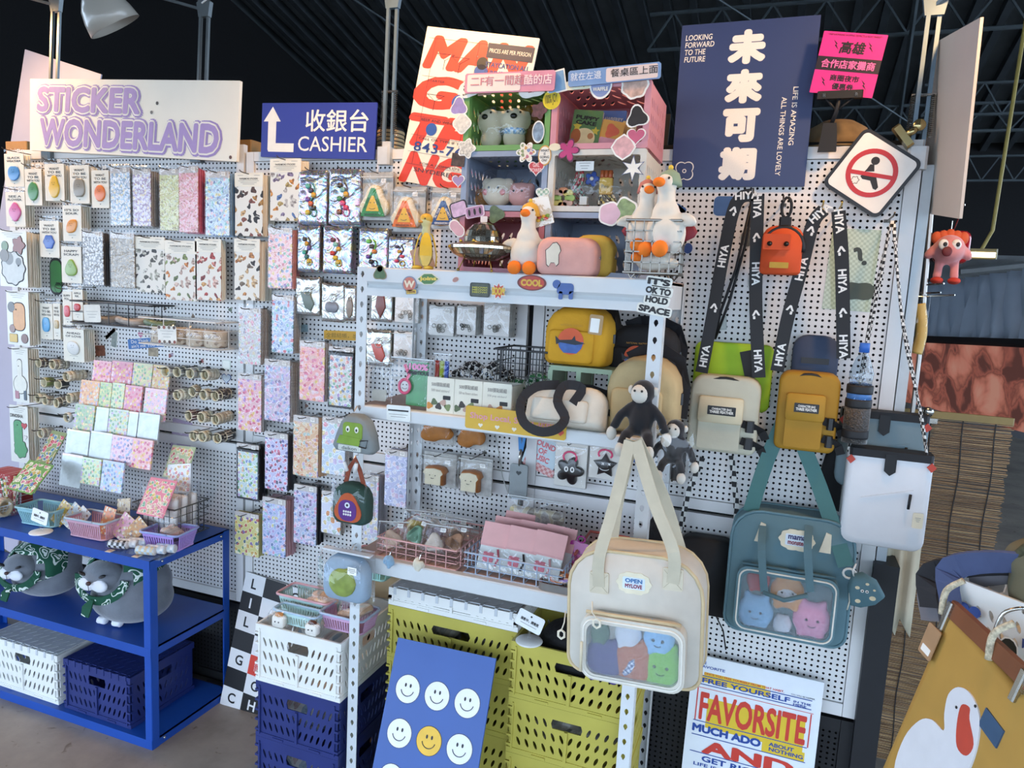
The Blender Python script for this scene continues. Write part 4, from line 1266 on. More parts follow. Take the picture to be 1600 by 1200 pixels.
# ================================================================ signs and boards
def board(name,label,cat,tl,tr,bl,yt,yb=None,ytr=None,mat=None,t=.008,edge=None,ext=0,rnd=.001):
    m,w,h=corner(tl,tr,bl,yt,yb,ytr)
    if ext:
        m=m@Matrix.Translation((0,0,-ext));h+=ext
    o=thing(name,label,cat,mat=m)
    MB().plate(rrect(0,w,0,h,rnd,1 if rnd<.005 else 4),0,t).build('board',mat,o)
    return o,w,h
BONE=M('#ece7d8',.5,.03,6)
# sticker sign
o,w,h=board('title_sign','long white sign with purple bubble letters reading STICKER WONDERLAND','sign',(47,123),(375,126),(36,233),WALL-.035,mat=BONE,t=.012)
PUR,PURD,RIMW=M('#a48ec2',.5,.04,8),M('#9a86bd',.5,.04,8),M('#efe9dd',.5,.03)
for body,x,z,ww,hh in(('STICKER',w*.3,h*.72,w*.56,h*.4),('WONDERLAND',w*.49,h*.27,w*.93,h*.44)):
    o1=text(o,body,x,z,w=ww*.93,h=hh*.88,mat=PUR,y=-.0026,bold=.04,shear=.06)
    text(o,body,x,z,w=1,mat=RIMW,y=-.0016,bold=.085,shear=.06,like=o1)
    text(o,body,x+.004,z-.001,w=1,mat=PURD,y=-.0008,bold=.13,shear=.06,like=o1)
for x,z,c in((w*.64,h*.7,'#3a3a38'),(w*.615,h*.58,'#6a6a66'),(w*.975,h*.05,'#5a3a30')):
    sticker(o,circ(.007,12),M(c,.5,.4,200),x,z)
# cashier sign
o,w,h=board('cashier_sign','blue sign with white arrow, Chinese characters and the word CASHIER','sign',(410,161),(589,160),(409,245),WALL-.03,mat=M('#2d3a94',.45,.04,5),t=.006)
WI=M('#eeeae0',.5,.03)
text(o,'收銀台',w*.67,h*.68,w=w*.54,h=h*.4,mat=WI,bold=.012)
text(o,'CASHIER',w*.64,h*.26,w=w*.6,h=h*.27,mat=WI,bold=.004)
A=[(w*.07,h*.1),(w*.3,h*.1),(w*.3,h*.26),(w*.135,h*.26),(w*.135,h*.66),(w*.175,h*.66),(w*.1,h*.93),(w*.02,h*.66),(w*.062,h*.66),(w*.062,h*.14)]
MB().plate(A,-.0008,0).build('arrow',WI,o)
# mango poster
o,w,h=board('mango_poster','tilted red and cream poster with huge slanted letters and drawn drinks','poster',(668,41),(843,60),(632,283),WALL-.012,WALL-.03,mat=BONE,t=.005)
RED=M('#d64434',.5,.05,8)
for k,s in enumerate(('MAN','GO','THI','NGS')):
    text(o,s,w*(.5,.44,.42,.4)[k],h*(.845,.595,.345,.1)[k],w=w*(.96,.9,.86,.8)[k],h=h*.215,mat=RED,y=-.0005,bold=.06,shear=.25)
LN=M('#3a3c48',.5)
mb=MB()
for z in(.93,.69,.43,.31,.2,.12):
    mb.plate([(w*.04,h*z),(w*.96,h*z),(w*.96,h*z+.0007),(w*.04,h*z+.0007)],-.0013,-.001)
for x in(.1,.5):
    mb.plate([(w*x,h*.12),(w*x+.0007,h*.12),(w*x+.0007,h*.93),(w*x,h*.93)],-.0013,-.001)
mb.build('ruled_lines',LN,o)
MB().plate([(w*.58,h*.85),(w*.98,h*.85),(w*.98,h*.94),(w*.58,h*.94)],-.0014,-.001).build('dark_band',M('#232a4a',.5),o)
text(o,'PRICES ARE PER PERSON',w*.78,h*.895,w=w*.36,h=h*.025,mat=WI,y=-.0018)
NB=M('#23448a',.5)
for k,s in enumerate(('STAYCATION ALL','SUMMER','LONG')):
    text(o,s,w*(.78,.69,.65)[k],h*(.81,.76,.71)[k],w=w*(.38,.2,.12)[k],h=h*.032,mat=NB,y=-.0018,bold=.02)
text(o,'843-766-3',w*.42,h*.24,w=w*.66,h=h*.062,mat=NB,y=-.0018,bold=.01,sp=1.1)
text(o,'SNYDEREVENTS.C',w*.46,h*.09,w=w*.66,h=h*.026,mat=LN,y=-.0018)
text(o,'BEER AND WINE',w*.26,h*.415,w=w*.3,h=h*.018,mat=LN,y=-.0018)
text(o,'CALL OR TYPE IF YOU WANT',w*.42,h*.295,w=w*.6,h=h*.016,mat=LN,y=-.0018)
text(o,'FOR A COMPLETE LIST OF',w*.45,h*.135,w=w*.55,h=h*.014,mat=LN,y=-.0018)
text(o,'STARTER',w*.18,h*.665,w=w*.16,h=h*.016,mat=LN,y=-.0018)
for x,z,r,c in((.56,.76,.018,'#2b59a8'),(.56,.81,.016,'#20242c'),(.22,.36,.016,'#2b59a8'),(.42,.55,.02,'#2b59a8')):
    MB().plate(circ(w*r*3.2,16,w*x,h*z),-.0017,-.001).build('printed_dot',M(c,.5),o)
for x,z in((.22,.8),(.2,.54),(.36,.79)):
    MB().tube([(w*(x-.08),-.0015,h*(z+.04)),(w*x,-.0015,h*z),(w*(x+.08),-.0015,h*(z+.04)),(w*(x-.08),-.0015,h*(z+.04))],.0006,4).tube([(w*x,-.0015,h*z),(w*x,-.0015,h*(z-.06))],.0006,4).build('glass_drawing',LN,o)
# tall navy sign
o,w,h=board('tall_sign','tall navy sign with four big white Chinese characters','sign',(1066,40),(1283,23),(1046,292),WALL-.012,mat=M('#31406b',.45,.04,4),t=.008)
for k,ch in enumerate('未來可期'):
    text(o,ch,w*.5,h*(.845-.235*k),w=w*.275,h=h*.205,mat=WI,bold=.075)
text(o,'LOOKING\nFORWARD\nTO THE\nFUTURE',w*.145,h*.855,w=w*.22,h=h*.165,mat=WI,bold=.012,align='LEFT',shear=.1)
text(o,'LIFE IS AMAZING',w*.875,h*.42,w=h*.345,h=h*.03,mat=WI,rot=pi/2,bold=.008)
text(o,'ALL THINGS ARE LOVELY',w*.8,h*.3,w=h*.47,h=h*.03,mat=WI,rot=pi/2,bold=.008)
mb=MB();fl=polar(lambda a:w*.075*(.82+.3*abs(cos(2*a+pi/2))),48,w*.1,h*.1)
mb.frame(fl,[(w*.1+(p[0]-w*.1)*.9,h*.1+(p[1]-h*.1)*.9)for p in fl],-.0009,0)
mb.frame(circ(w*.016,16,w*.1,h*.1),circ(w*.01,16,w*.1,h*.1),-.0009,0)
mb.build('flower_emblem',WI,o)
# pink card on a clip stand
o,w,h=board('pink_card','hot pink card with black Chinese print on a black clip stand','sign',(1288,48),(1388,55),(1264,144),WALL-.05,WALL-.05,mat=M('#e0398f',.3,.03,6,coat=.5),t=.0012)
PB=M('#1b1020',.5)
text(o,'高雄',w*.51,h*.76,w=w*.4,h=h*.2,mat=PB,bold=.03,shear=.1)
MB().plate([(0,h*.38),(w,h*.38),(w,h*.6),(0,h*.6)],-.0006,0).build('black_band',PB,o)
text(o,'合作店家攤商',w*.5,h*.49,w=w*.85,h=h*.14,mat=M('#e86aac',.5),y=-.001,bold=.025)
text(o,'商圈夜市',w*.5,h*.27,w=w*.46,h=h*.105,mat=PB,bold=.025)
text(o,'優惠券',w*.5,h*.135,w=w*.34,h=h*.105,mat=PB,bold=.025)
for sx,cz in((.18,.2),(.82,.2),(.24,.8),(.78,.8)):
    b_=MB().plate([(w*(sx-.05),h*(cz+.07)),(w*(sx+.02),h*(cz+.01)),(w*sx,h*(cz+.0)),(w*(sx+.05),h*(cz-.08)),(w*(sx-.02),h*(cz-.015)),(w*sx,h*cz)],-.0006,0)
    b_.build('lightning_bolt',PB,o)
text(o,'• DEEP KAOHSIUNG SHOPPING DISTRICTS & NIGHT MARKET •',w*.5,h*.955,w=w*.86,h=h*.03,mat=PB)
c=thing('clip_stand','black plastic clip stand gripping the pink card and the board top','clip',P(1292,236,WALL-.012))
b0=P(1292,236,WALL-.012)
cd=P(1312,152,WALL-.05)-b0
MB().bbox(-.05,.05,-.008,.006,0,.018,.003).build('card_jaw',BLACK,c,loc=cd+Vector((0,0,-.004)))
for s in(-1,1):
    MB().box(s*.035-.003,s*.035+.003,-.0095,-.007,.004,.012).build('screw',CHROME,c,loc=cd+Vector((0,0,-.004)))
MB().tube([cd,cd*.72,(0,-.01,.05)],.005,8).build('stem',BLACK,c,True)
MB().tube([cd+Vector((-.03,0,-.002)),cd*.75],.003,6).tube([cd+Vector((.03,0,-.002)),cd*.75],.003,6).build('yoke',BLACK,c,True)
mb=MB().plate([(-.016,.06),(.014,.06),(.018,.03),(.02,-.005),(-.022,-.005),(-.018,.03)],-.03,-.012)
mb.plate([(-.012,.06),(.012,.06),(.016,.03),(-.016,.03)],-.012,.02)
mb.build('board_clip',BLACK,c)
# diamond warning sign with bulldog clip
m,w,h=corner((1388,203),(1433,292),(1293,250),WALL-.03)
ctr=(P(1293,250,WALL-.03)+P(1433,292,WALL-.03))/2
o=thing('warning_sign','white diamond sign forbidding with a red ring over a crouching figure','sign',mat=Matrix.Translation(ctr)@Matrix.Rotation(R(33),4,'Y'))
s=.079
MB().plate(rrect(-s,s,-s,s,.018,6),0,.006).build('border_plate',M('#17181b',.4),o)
MB().plate(rrect(-s*.9,s*.9,-s*.9,s*.9,.012,6),-.001,0).build('white_face',M('#e8e6e0',.4,.03),o)
RD=M('#b8262c',.4,.04)
ring_=MB().frame(circ(s*.72,40),circ(s*.58,40),-.002,-.001)
ring_.build('red_ring',RD,o)
ar=R(-33)
fig=link('figure',None,o)if False else None
def rot2(pts,a):
    return[(p[0]*cos(a)-p[1]*sin(a),p[0]*sin(a)+p[1]*cos(a))for p in pts]
q=R(33)  # figure stands upright although the board is turned
def fp(pts,y0,y1,nm,mt):
    MB().plate(rot2(pts,q),y0,y1).build(nm,mt,o)
fp(circ(s*.12,20,s*.07,s*.36),-.0016,-.001,'head',DARK)
fp([(-s*.14,s*.13),(-s*.06,s*.26),(s*.05,s*.25),(s*.07,s*.05),(-s*.2,s*.05)],-.0016,-.001,'torso',DARK)
fp([(-s*.3,-s*.09),(-s*.24,-s*.02),(s*.06,-s*.06),(s*.14,-s*.12),(s*.22,-s*.42),(s*.16,-s*.5),(s*.08,-s*.46),(s*-.02,-s*.22),(-s*.24,-s*.17)],-.0016,-.001,'legs',DARK)
fp([(-s*.62,s*.13),(s*.63,-s*.1),(s*.62,-s*.22),(-s*.62,s*.01)],-.0022,-.001,'red_bar',RD)
cl_=polar(lambda a:s*.11*(1+.15*cos(6*a)),30,-s*.44,-s*.2)
MB().frame(rot2(cl_,q),rot2([(-s*.44+(p[0]+s*.44)*.86,-s*.2+(p[1]+s*.2)*.86)for p in cl_],q),-.0016,-.001).build('puff_cloud',DARK,o)
c=thing('bulldog_clip','shiny brass bulldog clip holding the diamond sign to the board','clip',mat=Matrix.Translation(P(1411,213,WALL-.03))@Matrix.Rotation(R(52),4,'Y'))
MB().bbox(-.03,.03,-.01,.018,-.008,.008,.004).build('jaw',M('#b7a574',.22,.05,20,metal=.9),c)
MB().tube([(0,-.002,.006),(.004,-.002,.022),(.002,-.002,.03)],.008,10).build('neck',M('#b7a574',.22,.05,20,metal=.9),c,True)
MB().lathe([(0,-.003),(.013,-.003),(.014,0),(.013,.003),(0,.003)],18,(0,-.002,.04),'y').build('grip_disc',M('#b7a574',.22,.05,20,metal=.9),c,True)
# boards seen behind the wall
o,w,h=board('back_board','plain white board turned sideways right of the pegboard','board',(1459,68),(1532,27),(1447,330),2.05,2.05,1.75,mat=M('#c9beb2',.5,.05,5),t=.006)
o,w,h=board('grey_board','pale lilac board standing behind the left end of the wall','board',(39,77),(158,116),(31,230),2.35,mat=M('#b9b4c4',.5,.04,5),t=.006,ext=1.88)
o,w,h=board('black_board','black board with a white S and star behind the toy crates','board',(985,178),(1048,178),(985,300),2.04,mat=M('#17110e',.6,.1),t=.01)
text(o,'S',w*.45,h*.68,h=h*.25,mat=M('#b9c0c6',.5),y=-.001,bold=.05)
MB().plate(star(w*.45,w*.1,4,w*.3,h*.33),-.001,0).build('star',M('#b9c0c6',.5),o)
# yellow strip on the wall
o,w,h=board('yellow_strip','narrow yellow sign strip with Chinese lettering on the pegboard','sign',(506,516),(580,519),(505,530),WALL-.004,mat=M('#dda52c',.5,.04),t=.003)
text(o,'全館結帳，出來玩',w*.5,h*.5,w=w*.9,h=h*.55,mat=M('#8a6a1c',.5))
# checker letter board leaning by the table
m,w,h=corner((385,893),(440,911),(339,1097),1.985,1.9)
w=.345;h=h
o=thing('checker_board','black and white checker board with letters, leaning beside the blue table','board',mat=m)
MB().plate(rrect(0,w,0,h,.001,1),0,.006).build('board',M('#e4e4e2',.5,.03),o)
cw,ch=.086,h/7
KW,KB=M('#e6e6e6',.45,.02),M('#131316',.45,.1)
let=[['L','','G','O'],['I','','S',''],['L','U','','T'],['','A','M',''],['G','#','E','R'],['','O','','E'],['C','H','I','']]
for r in range(7):
    for c in range(4):
        bl=(r+c)%2==1
        a,b=c*cw,h-(r+1)*ch
        mt=M('#d8402f',.45)if let[r][c]=='#' else(KB if bl else KW)
        MB().plate([(a,b),(a+cw,b),(a+cw,b+ch),(a,b+ch)],-.0008,0).build('square',mt,o)
        if let[r][c]=='#':
            text(o,'YOUR STICKER\nWORLD TODAY',a+cw*.35,b+ch*.5,w=ch*.6,h=cw*.16,mat=KW,y=-.0014,rot=-pi/2)
        elif let[r][c]:
            text(o,let[r][c],a+cw*.5,b+ch*.5,h=ch*.52,mat=KW if bl else KB,y=-.0014,bold=.02)
# smiley board
o,w,h=board('smiley_board','blue board with nine smiling faces, the centre one yellow','board',(622,996),(775,1029),(590,1200),1.625,1.5,1.625,mat=M('#24509a',.4,.05,4),t=.006,ext=.3)
rr_=w*.125
for j in range(4):
    for i in range(3):
        x=w*(.2+.3*i);z=h-w*(.42+.38*j)
        if z<rr_:
            continue
        f_=MB().plate(circ(rr_,28,0,0),-.0012,0).build('smiley',M('#e2b632',.45)if(i,j)==(1,1)else M('#dfe4ea',.45,.03),o,loc=(x,0,z))
        mb=MB()
        mb.frame(circ(rr_,28),circ(rr_*.97,28),-.0015,-.0012)
        for s_ in(-1,1):
            mb.plate(circ(rr_*.08,10,s_*rr_*.2,rr_*.25,rr_*.14),-.0018,-.0012)
        mb.tube([(rr_*.52*sin(q),-.0016,-rr_*.0-rr_*.5*cos(q))for q in[-1.35+.27*k for k in range(11)]],rr_*.035,4)
        mb.build('smile_lines',DARK,f_)
# red, yellow and blue text poster
m,w,h=corner((1084,1021),(1288,1067),(1067,1200),1.955,1.93)
m=m@Matrix.Translation((0,0,-.33));h+=.33
o=thing('text_poster','white poster packed with red and blue lettering, leaning at the right foot','poster',mat=m)
MB().plate(rrect(0,w,0,h,.001,1),0,.006).build('board',M('#e3e8ee',.5,.02),o)
RP,BP,YP=M('#cc3a2c',.5,.03),M('#1d4596',.5,.03),M('#e0be2e',.5,.03)
def zt(v):return h-v*w*.8
for a,b,c_,d_ in((.1,.58,.165,.21),(.08,.62,.2,.27),(.15,.9,.43,.74),(.6,.92,.74,.84)):
    MB().plate([(w*a,zt(d_)),(w*b,zt(d_)),(w*b,zt(c_)),(w*a,zt(c_))],-.0005,0).build('yellow_block',YP,o)
for s_,x,v,ww,hh,mt,bd in(('YOU ARE',.06,.07,.1,.028,BP,.02),("FAVORITE",.16,.11,.2,.028,BP,.02),('ONCE YOU FREE YOURSELF FROM THAT HABIT,',.41,.18,.62,.026,RP,.02),
        ('FREE YOURSELF',.43,.25,.68,.052,BP,.03),('IN THE\nHERE',.86,.265,.13,.05,BP,.03),('YOU WILL BE HAPPIER.',.86,.185,.18,.016,LN,0),('FAVORSITE',.5,.52,.82,.3,RP,.03),
        ('MUCH ADO',.32,.76,.54,.085,BP,.05),('ABOUT\nNOTHING',.78,.765,.26,.09,BP,.03),('AND',.5,.94,.72,.14,RP,.05),('GET RICH EVERY',.55,1.07,.8,.06,BP,.03),('LIFE IS LIKE A GAME OF',.45,1.14,.72,.036,BP,.02),('PERFECT',.5,1.35,.8,.28,RP,.03)):
    text(o,s_,w*x,zt(v),w=w*ww,h=w*hh*.8,mat=mt,y=-.0012,bold=bd,align='LEFT')
mb=MB()
for v in(.21,.30,.69,.84,1.02):
    mb.plate([(w*.05,zt(v)),(w*.93,zt(v)),(w*.93,zt(v)+.0022),(w*.05,zt(v)+.0022)],-.001,-.0006)
mb.build('rule',BP,o)
mb=MB()
for x in(.06,.93):
    mb.plate([(w*x,zt(.68)),(w*x+.003,zt(.68)),(w*x+.003,zt(.34)),(w*x,zt(.34))],-.001,-.0006)
mb.plate([(w*.06,zt(.335)),(w*.95,zt(.335)),(w*.95,zt(.33)),(w*.06,zt(.33))],-.001,-.0006)
mb.build('red_rule',RP,o)

# ---- stickers stuck on the pegboard
def wst(px,py,out,mat,rim=None,rot=0):
    p=P(px,py,WALL)
    return sticker(wall,out,mat,p.x,p.z,WALL-.0004,rim,rot)
dn=wst(88,432,rrect(-.034,.034,-.07,.07,.03),M('#4a8f4c',.4,.06),DARK)
o_=sticker(wall,circ(.02,16),M('#4a8f4c',.4),P(92,450,WALL).x,P(92,450,WALL).z,WALL-.0016,DARK)
text(wall,'DINOSAUR',P(98,444,WALL).x,P(98,444,WALL).z,w=.06,h=.013,mat=DARK,y=WALL-.004,bold=.02)
p=P(228,536,WALL)
bs=MB().plate(rrect(-.085,.085,-.018,.018,.002,1),-.0008,0).build('sticker',M('#2a68a8',.4),wall,loc=(p.x,WALL-.0004,p.z));bs.rotation_euler=(0,-.13,0)
text(bs,"Do Think cause\nain't mk Too ch",0,0,w=.14,h=.028,mat=WI,y=-.0012,align='LEFT')
wst(179,530,rrect(-.015,.015,-.034,.034,.006),M('#8a938c',.4,.3,90),rot=.15)
wst(157,548,rrect(-.024,.024,-.02,.02,.001),M('#7a4a38',.5,.6,60),False,-.1)
wst(240,550,rrect(-.024,.022,-.016,.016,.001),M('#9a8a70',.5,.5,60),False)
wst(354,591,heart(.042),M('#c5d2dc',.4),M('#33508f',.4))
wst(354,570,rrect(-.018,.018,-.016,.016,.003),M('#e8ece4',.4),M('#c9d4c8',.4))
for i in range(26):
    px,py=((142+(i*37)%75,462+(i*53)%105)if i%2 else(258+(i*29)%105,482+(i*41)%92))
    wst(px,py,polar(lambda a:.0085*(1+.22*cos(3*a+i)),12),M(('#4a4038','#7d6a58','#8d4a4a','#5d6a5a','#9a8a9a')[i%5],.5,.5,150),rot=i)
p=P(252,515,WALL)
wst(220,523,heart(.03),M('#b05a80',.4))
pl=wst(283,688,rrect(-.045,.045,-.075,.075,.004),PRINT('#b9aac4',['#d8d0e0','#c8bcd4'],30,.3,'#b9aac4',.3,.4,.1),M('#b5a6c2',.4),.12)
wst(474,513,rrect(-.018,.018,-.012,.012,.001),M('#9ab4bc',.5,.4,60),M('#8aa8b0',.5),-.1)
wst(479,634,polar(lambda a:.008*(1+.2*cos(3*a)),12),M('#8a6a60',.5,.4,100))
wst(1132,322,rrect(-.027,.027,-.025,.025,.012),M('#3a5f96',.4,.1),M('#3a5f96',.4))
wst(1168,372,circ(.02,14,0,0,.026),M('#6a6f6a',.4,.4,60),M('#c9c9c4',.4))
wst(1180,440,circ(.02,14,0,0,.03),M('#8a8f8c',.4,.4,60),M('#c9c9c4',.4))
wst(1059,338,star(.03,.024,4,0,0),CHECK('#dfe2e6','#6a7484',150),False)
wst(1062,328,polar(lambda a:.014*(1+.3*cos(3*a)),16),M('#2f5fa0',.5),False)
wst(1075,388,circ(.012,14,0,0,.014),M('#2f4a86',.5),M('#2f4a86',.5))
wst(1122,505,rrect(-.022,.022,-.018,.018,.002),M('#b9c0bc',.4,.2,40),M('#aab2ae',.4),-.1)
wst(845,712,rrect(-.05,.05,-.04,.055,.003),None,M('#cfe0e6',.4,.05),.3)
p=P(848,705,WALL)
text(wall,'SOUND\nOF\nMUSIC',p.x,p.z,w=.07,h=.06,mat=M('#e07a80',.5),y=WALL-.0022,bold=.04,rot=.3)
MB().plate([(-.05,-.012),(.05,-.012),(.05,.012),(-.05,.012)],-.0012,0).build('sticker',CHECK('#d98a88','#eec8c4',120),wall,loc=(P(842,730,WALL).x,WALL-.0012,P(842,730,WALL).z)).rotation_euler=(0,.35,0)
wst(987,712,rrect(-.012,.012,-.018,.018,.003),M('#2f5fa8',.4,.5,150),False)
bp_=wst(1330,422,rrect(-.055,.055,-.1,.1,.001),CHECK('#b9c4a4','#9fab8c',160),False,.03)
text(wall,'?',P(1345,400,WALL).x,P(1345,400,WALL).z,h=.05,mat=M('#3a4038',.5),y=WALL-.0016,bold=.03,rot=-.6)
MB().plate(polar(lambda a:.03*(1+.35*cos(2*a)),20),-.0012,-.0006).build('sticker',M('#4a5040',.5),wall,loc=(P(1340,455,WALL).x,WALL-.0008,P(1340,455,WALL).z))
# ================================================================ toy crates standing on the shelf's top board
def open_crate(x0,x1,z0,z1,mat,label,y0=1.70,y1=1.93,stk=()):
    w,h,d=x1-x0,z1-z0,y1-y0
    t=thing('toy_crate',label,'crate',((x0+x1)/2,y0,z0))
    mb=slots(MB(),w-.008,h-.008,.004,.02,3,False,lean=.4,flip=-1);mb.xf(Matrix.Translation((0,d-.004,0)))
    solid(mb.build('back_panel',mat,t,fix=False),.003)
    for s in(-1,1):
        mb=slots(MB(),d-.012,h-.008,.004,.02,3,False,lean=.4);mb.xf(Matrix.Translation((s*(w/2-.003),d/2,0))@Matrix.Rotation(pi/2,4,'Z'))
        solid(mb.build('side_panel',mat,t,fix=False),.003)
    for z,nm in((.004,'bottom_panel'),(h-.005,'top_panel')):
        mb=slots(MB(),w-.012,d-.012,.004,.02,3,False)
        mb.v=[(v[0],v[2]+.002,z)for v in mb.v]
        solid(mb.build(nm,mat,t,fix=False),.003)
    MB().frame(rrect(-w/2,w/2,0,h,.005,2),rrect(-w/2+.014,w/2-.014,.013,h-.013,.004,2),0,.016).build('rim',mat,t)
    return t,w,h
GC,PC,BC,WC,RC=M('#6f9e58',.4,.06),M('#cf8f98',.4,.06),M('#8e9bb0',.4,.06),M('#d0cdc2',.4,.05),M('#b9737c',.4,.06)
ya=1.70
def zx(px,py,y=ya):p=P(px,py,y);return p.x,p.z
xl,xm,xr=zx(722,250)[0],zx(857,250)[0],zx(1010,250)[0]
z3,z2,z1_,z0_=zx(790,135)[1],zx(790,235)[1],zx(800,330)[1],TOPZ+.0005
gap=.001
cr={}
cr['green']=open_crate(xl,xm-gap,z2,z3,GC,'green toy crate at the top left of the stack, holding bagged plush dogs')
cr['pink']=open_crate(xm+gap,xr,z2,z3,PC,'pink toy crate at the top right of the stack, holding picture books')
cr['blue']=open_crate(xl,xm-gap,z1_+gap,z2-gap,BC,'blue-grey toy crate in the middle left, holding bagged plush heads')
cr['white']=open_crate(xm+gap,xr,z1_+gap,z2-gap,WC,'off-white toy crate in the middle right, holding beaded straps')
cr['rose']=open_crate(xl,xm-gap,z0_,z1_-gap,RC,'dark rose toy crate behind the mirror-ball saucer')
cr['grey']=open_crate(xm+gap,xr,z0_,z1_-gap,BC,'grey toy crate behind the pink pouch')
# name strips on top
def strip(tl,tr,bl,a,b,parts,label):
    o,w,h=board('name_strip',label,'sign',tl,tr,bl,1.69,mat=M(a,.4,.05),t=.004,rnd=.004)
    MB().plate(rrect(w*b[0],w*b[1],h*.06,h*.92,.004,3),-.0008,0).build('pale_panel',M(b[2],.4,.03),o)
    for s,x,ww,c in parts:
        text(o,s,w*x,h*.58,w=w*ww,h=h*.5,mat=M(c,.5),y=-.0014,bold=.006)
    return o
strip((727,115),(868,109),(727,146),'#d894a8',(.03,.63,'#ecdcd4'),(('二F有一間超',.37,.6,'#c98088'),('酷的店',.82,.3,'#f0e2e0')),'pink strip sign with Chinese lettering above the green crate')
strip((888,111),(1033,96),(888,136),'#7d9fcc',(.42,.97,'#e8d4cc'),(('就在左邊',.2,.34,'#dfe6ee'),('餐桌區上面',.72,.5,'#2a2626')),'blue and cream strip sign with Chinese lettering above the pink crate')
# stickers on the crates
def cst(key,px,py,out,mat,rim=None,rot=0,txt=None,tc='#2a2422'):
    t=cr[key][0];p=P(px,py,ya-.002)
    s=sticker(t,out,mat,p.x-t.location.x,p.z-t.location.z,-.0016-.0006*random.random(),rim,rot)
    if txt:
        w_=max(q[0]for q in out)-min(q[0]for q in out);h_=max(q[1]for q in out)-min(q[1]for q in out)
        text(s,txt,0,0,w=w_*.7,h=h_*.6,mat=M(tc,.5),y=-.0014,bold=.02)
    return s
cst('green',735,138,polar(lambda a:.026*(1+.25*cos(2*a)),20),None,None,-.3,'sweet\npeople\nwith\nkindness')
cst('green',757,139,rrect(-.018,.018,-.015,.015,.002),M('#8a6f5a',.5,.6,60),False,-.06)
cst('green',717,167,polar(lambda a:.022*(1+.2*cos(3*a+pi/2)),24),M('#9a8cc0',.5,.15,60))
cst('green',722,193,polar(lambda a:.024*(1+.1*cos(4*a)),24),M('#dcd8cc',.5,.2,120))
cst('green',729,232,polar(lambda a:.022*(1+.2*cos(5*a)),24),M('#cfcabd',.5,.4,160))
cst('green',832,138,polar(lambda a:.028*(1+.3*cos(2*a)),24),None,None,-.15,'watermelon\nsugar','#b03a3a')
cst('green',842,173,polar(lambda a:.018*(1+.2*cos(5*a)),24),M('#5a3a3e',.5,.6,90),False)
cst('green',841,206,circ(.0155,24,0,0,.026),M('#7f95a8',.5,.5,70))
cst('blue',717,250,rrect(-.02,.016,-.016,.016,.001),M('#4a3a30',.5,.7,70),False,.1)
cst('blue',716,282,heart(.036),M('#a58ab0',.4))
cst('blue',822,238,flower(.022,6,.3,48),PRINT('#e6dccb',['#d8a23f','#8a9a5a','#c86a7a','#7d96c0'],95,.4,'#e6dccb'))
cst('pink',851,243,circ(.0165,26,0,0,.024),M('#ece6d8',.4),M('#d0a04a',.4),0,'WHAT\nIS\nGOING\nON?')
cst('blue',838,262,heart(.042),M('#c8484a',.4),None,0,'GiRL\nPOWER','#f0c8c4')
cst('pink',862,156,circ(.022,24),M('#d8c232',.3,.05),M('#e0cc3a',.3),-.15,'100% JOY','#5a5420')
cst('pink',869,128,rrect(-.024,.024,-.026,.026,.001),M('#7fa8cc',.4,.1),None,-.2)
cst('pink',870,127,circ(.012,16),M('#e6a0b4',.4),M('#e6a0b4',.4))
cst('pink',903,133,rrect(-.03,.03,-.01,.01,.006),None,M('#e9e6c8',.4),-.03,'LOVE ♥','#b9a04a')
cst('pink',939,131,circ(.027,28,0,0,.034),M('#8f9cc4',.4),None,0)
cst('pink',939,127,polar(lambda a:.017*(1+.08*cos(6*a)),24,0,0),M('#c98a3a',.5,.5,120),M('#6a4a20',.5))
p_=P(939,140,ya);text(cr['pink'][0],'WAFFLE',p_.x-cr['pink'][0].location.x,p_.z-cr['pink'][0].location.z,w=.036,h=.009,mat=WI,y=-.0062,bold=.04)
cst('pink',992,132,polar(lambda a:.032*(1+.06*cos(7*a)),28),M('#c9a898',.3,.4,50))
cst('pink',996,183,polar(lambda a:.024*(1+.22*cos(3*a+1)),24),M('#26221f',.5,.3,60))
cst('pink',994,212,heart(.045),M('#c4607c',.3,.1),None,0)
cst('pink',974,230,star(.03,.026,4,0,0),M('#d8a8a8',.3,.25,60))
cst('pink',867,230,circ(.015,16,0,0,.009),M('#e6dcbc',.4),M('#e6dcbc',.4))
cst('pink',888,235,flower(.022,5,.5,40),M('#b83a72',.3,.1),M('#5a2440',.4))
cst('white',989,263,star(.03,.012,6),M('#eceade',.4),M('#5a668a',.4))
cst('white',848,302,heart(.036),CHECK('#8aa88a','#d8dcc8',160))
cst('grey',953,334,polar(lambda a:.028*(1+.05*cos(5*a)),24),M('#e0b8c4',.4,.1))
cst('grey',975,330,rrect(-.024,.024,-.03,.03,.012),M('#8aa06a',.4,.4,60),None,.5)
cst('rose',717,327,rrect(-.024,.024,-.02,.02,.008),M('#caa8c0',.4,.3,60),DARK,-.3)
cst('rose',742,331,rrect(-.026,.026,-.014,.014,.006),M('#a87a98',.4,.05),M('#e0c8d4',.4),-.2,'• • •')
cst('rose',775,335,polar(lambda a:.02*(1+.2*cos(3*a)),20),M('#5a6a48',.5,.5,60),False)
cst('rose',714,357,polar(lambda a:.02*(1+.3*cos(2*a+1.5)),20),M('#d8a8b0',.4,.1))
cst('rose',828,330,rrect(-.018,.018,-.016,.016,.004),M('#9aa05a',.4,.5,60),None,.1)
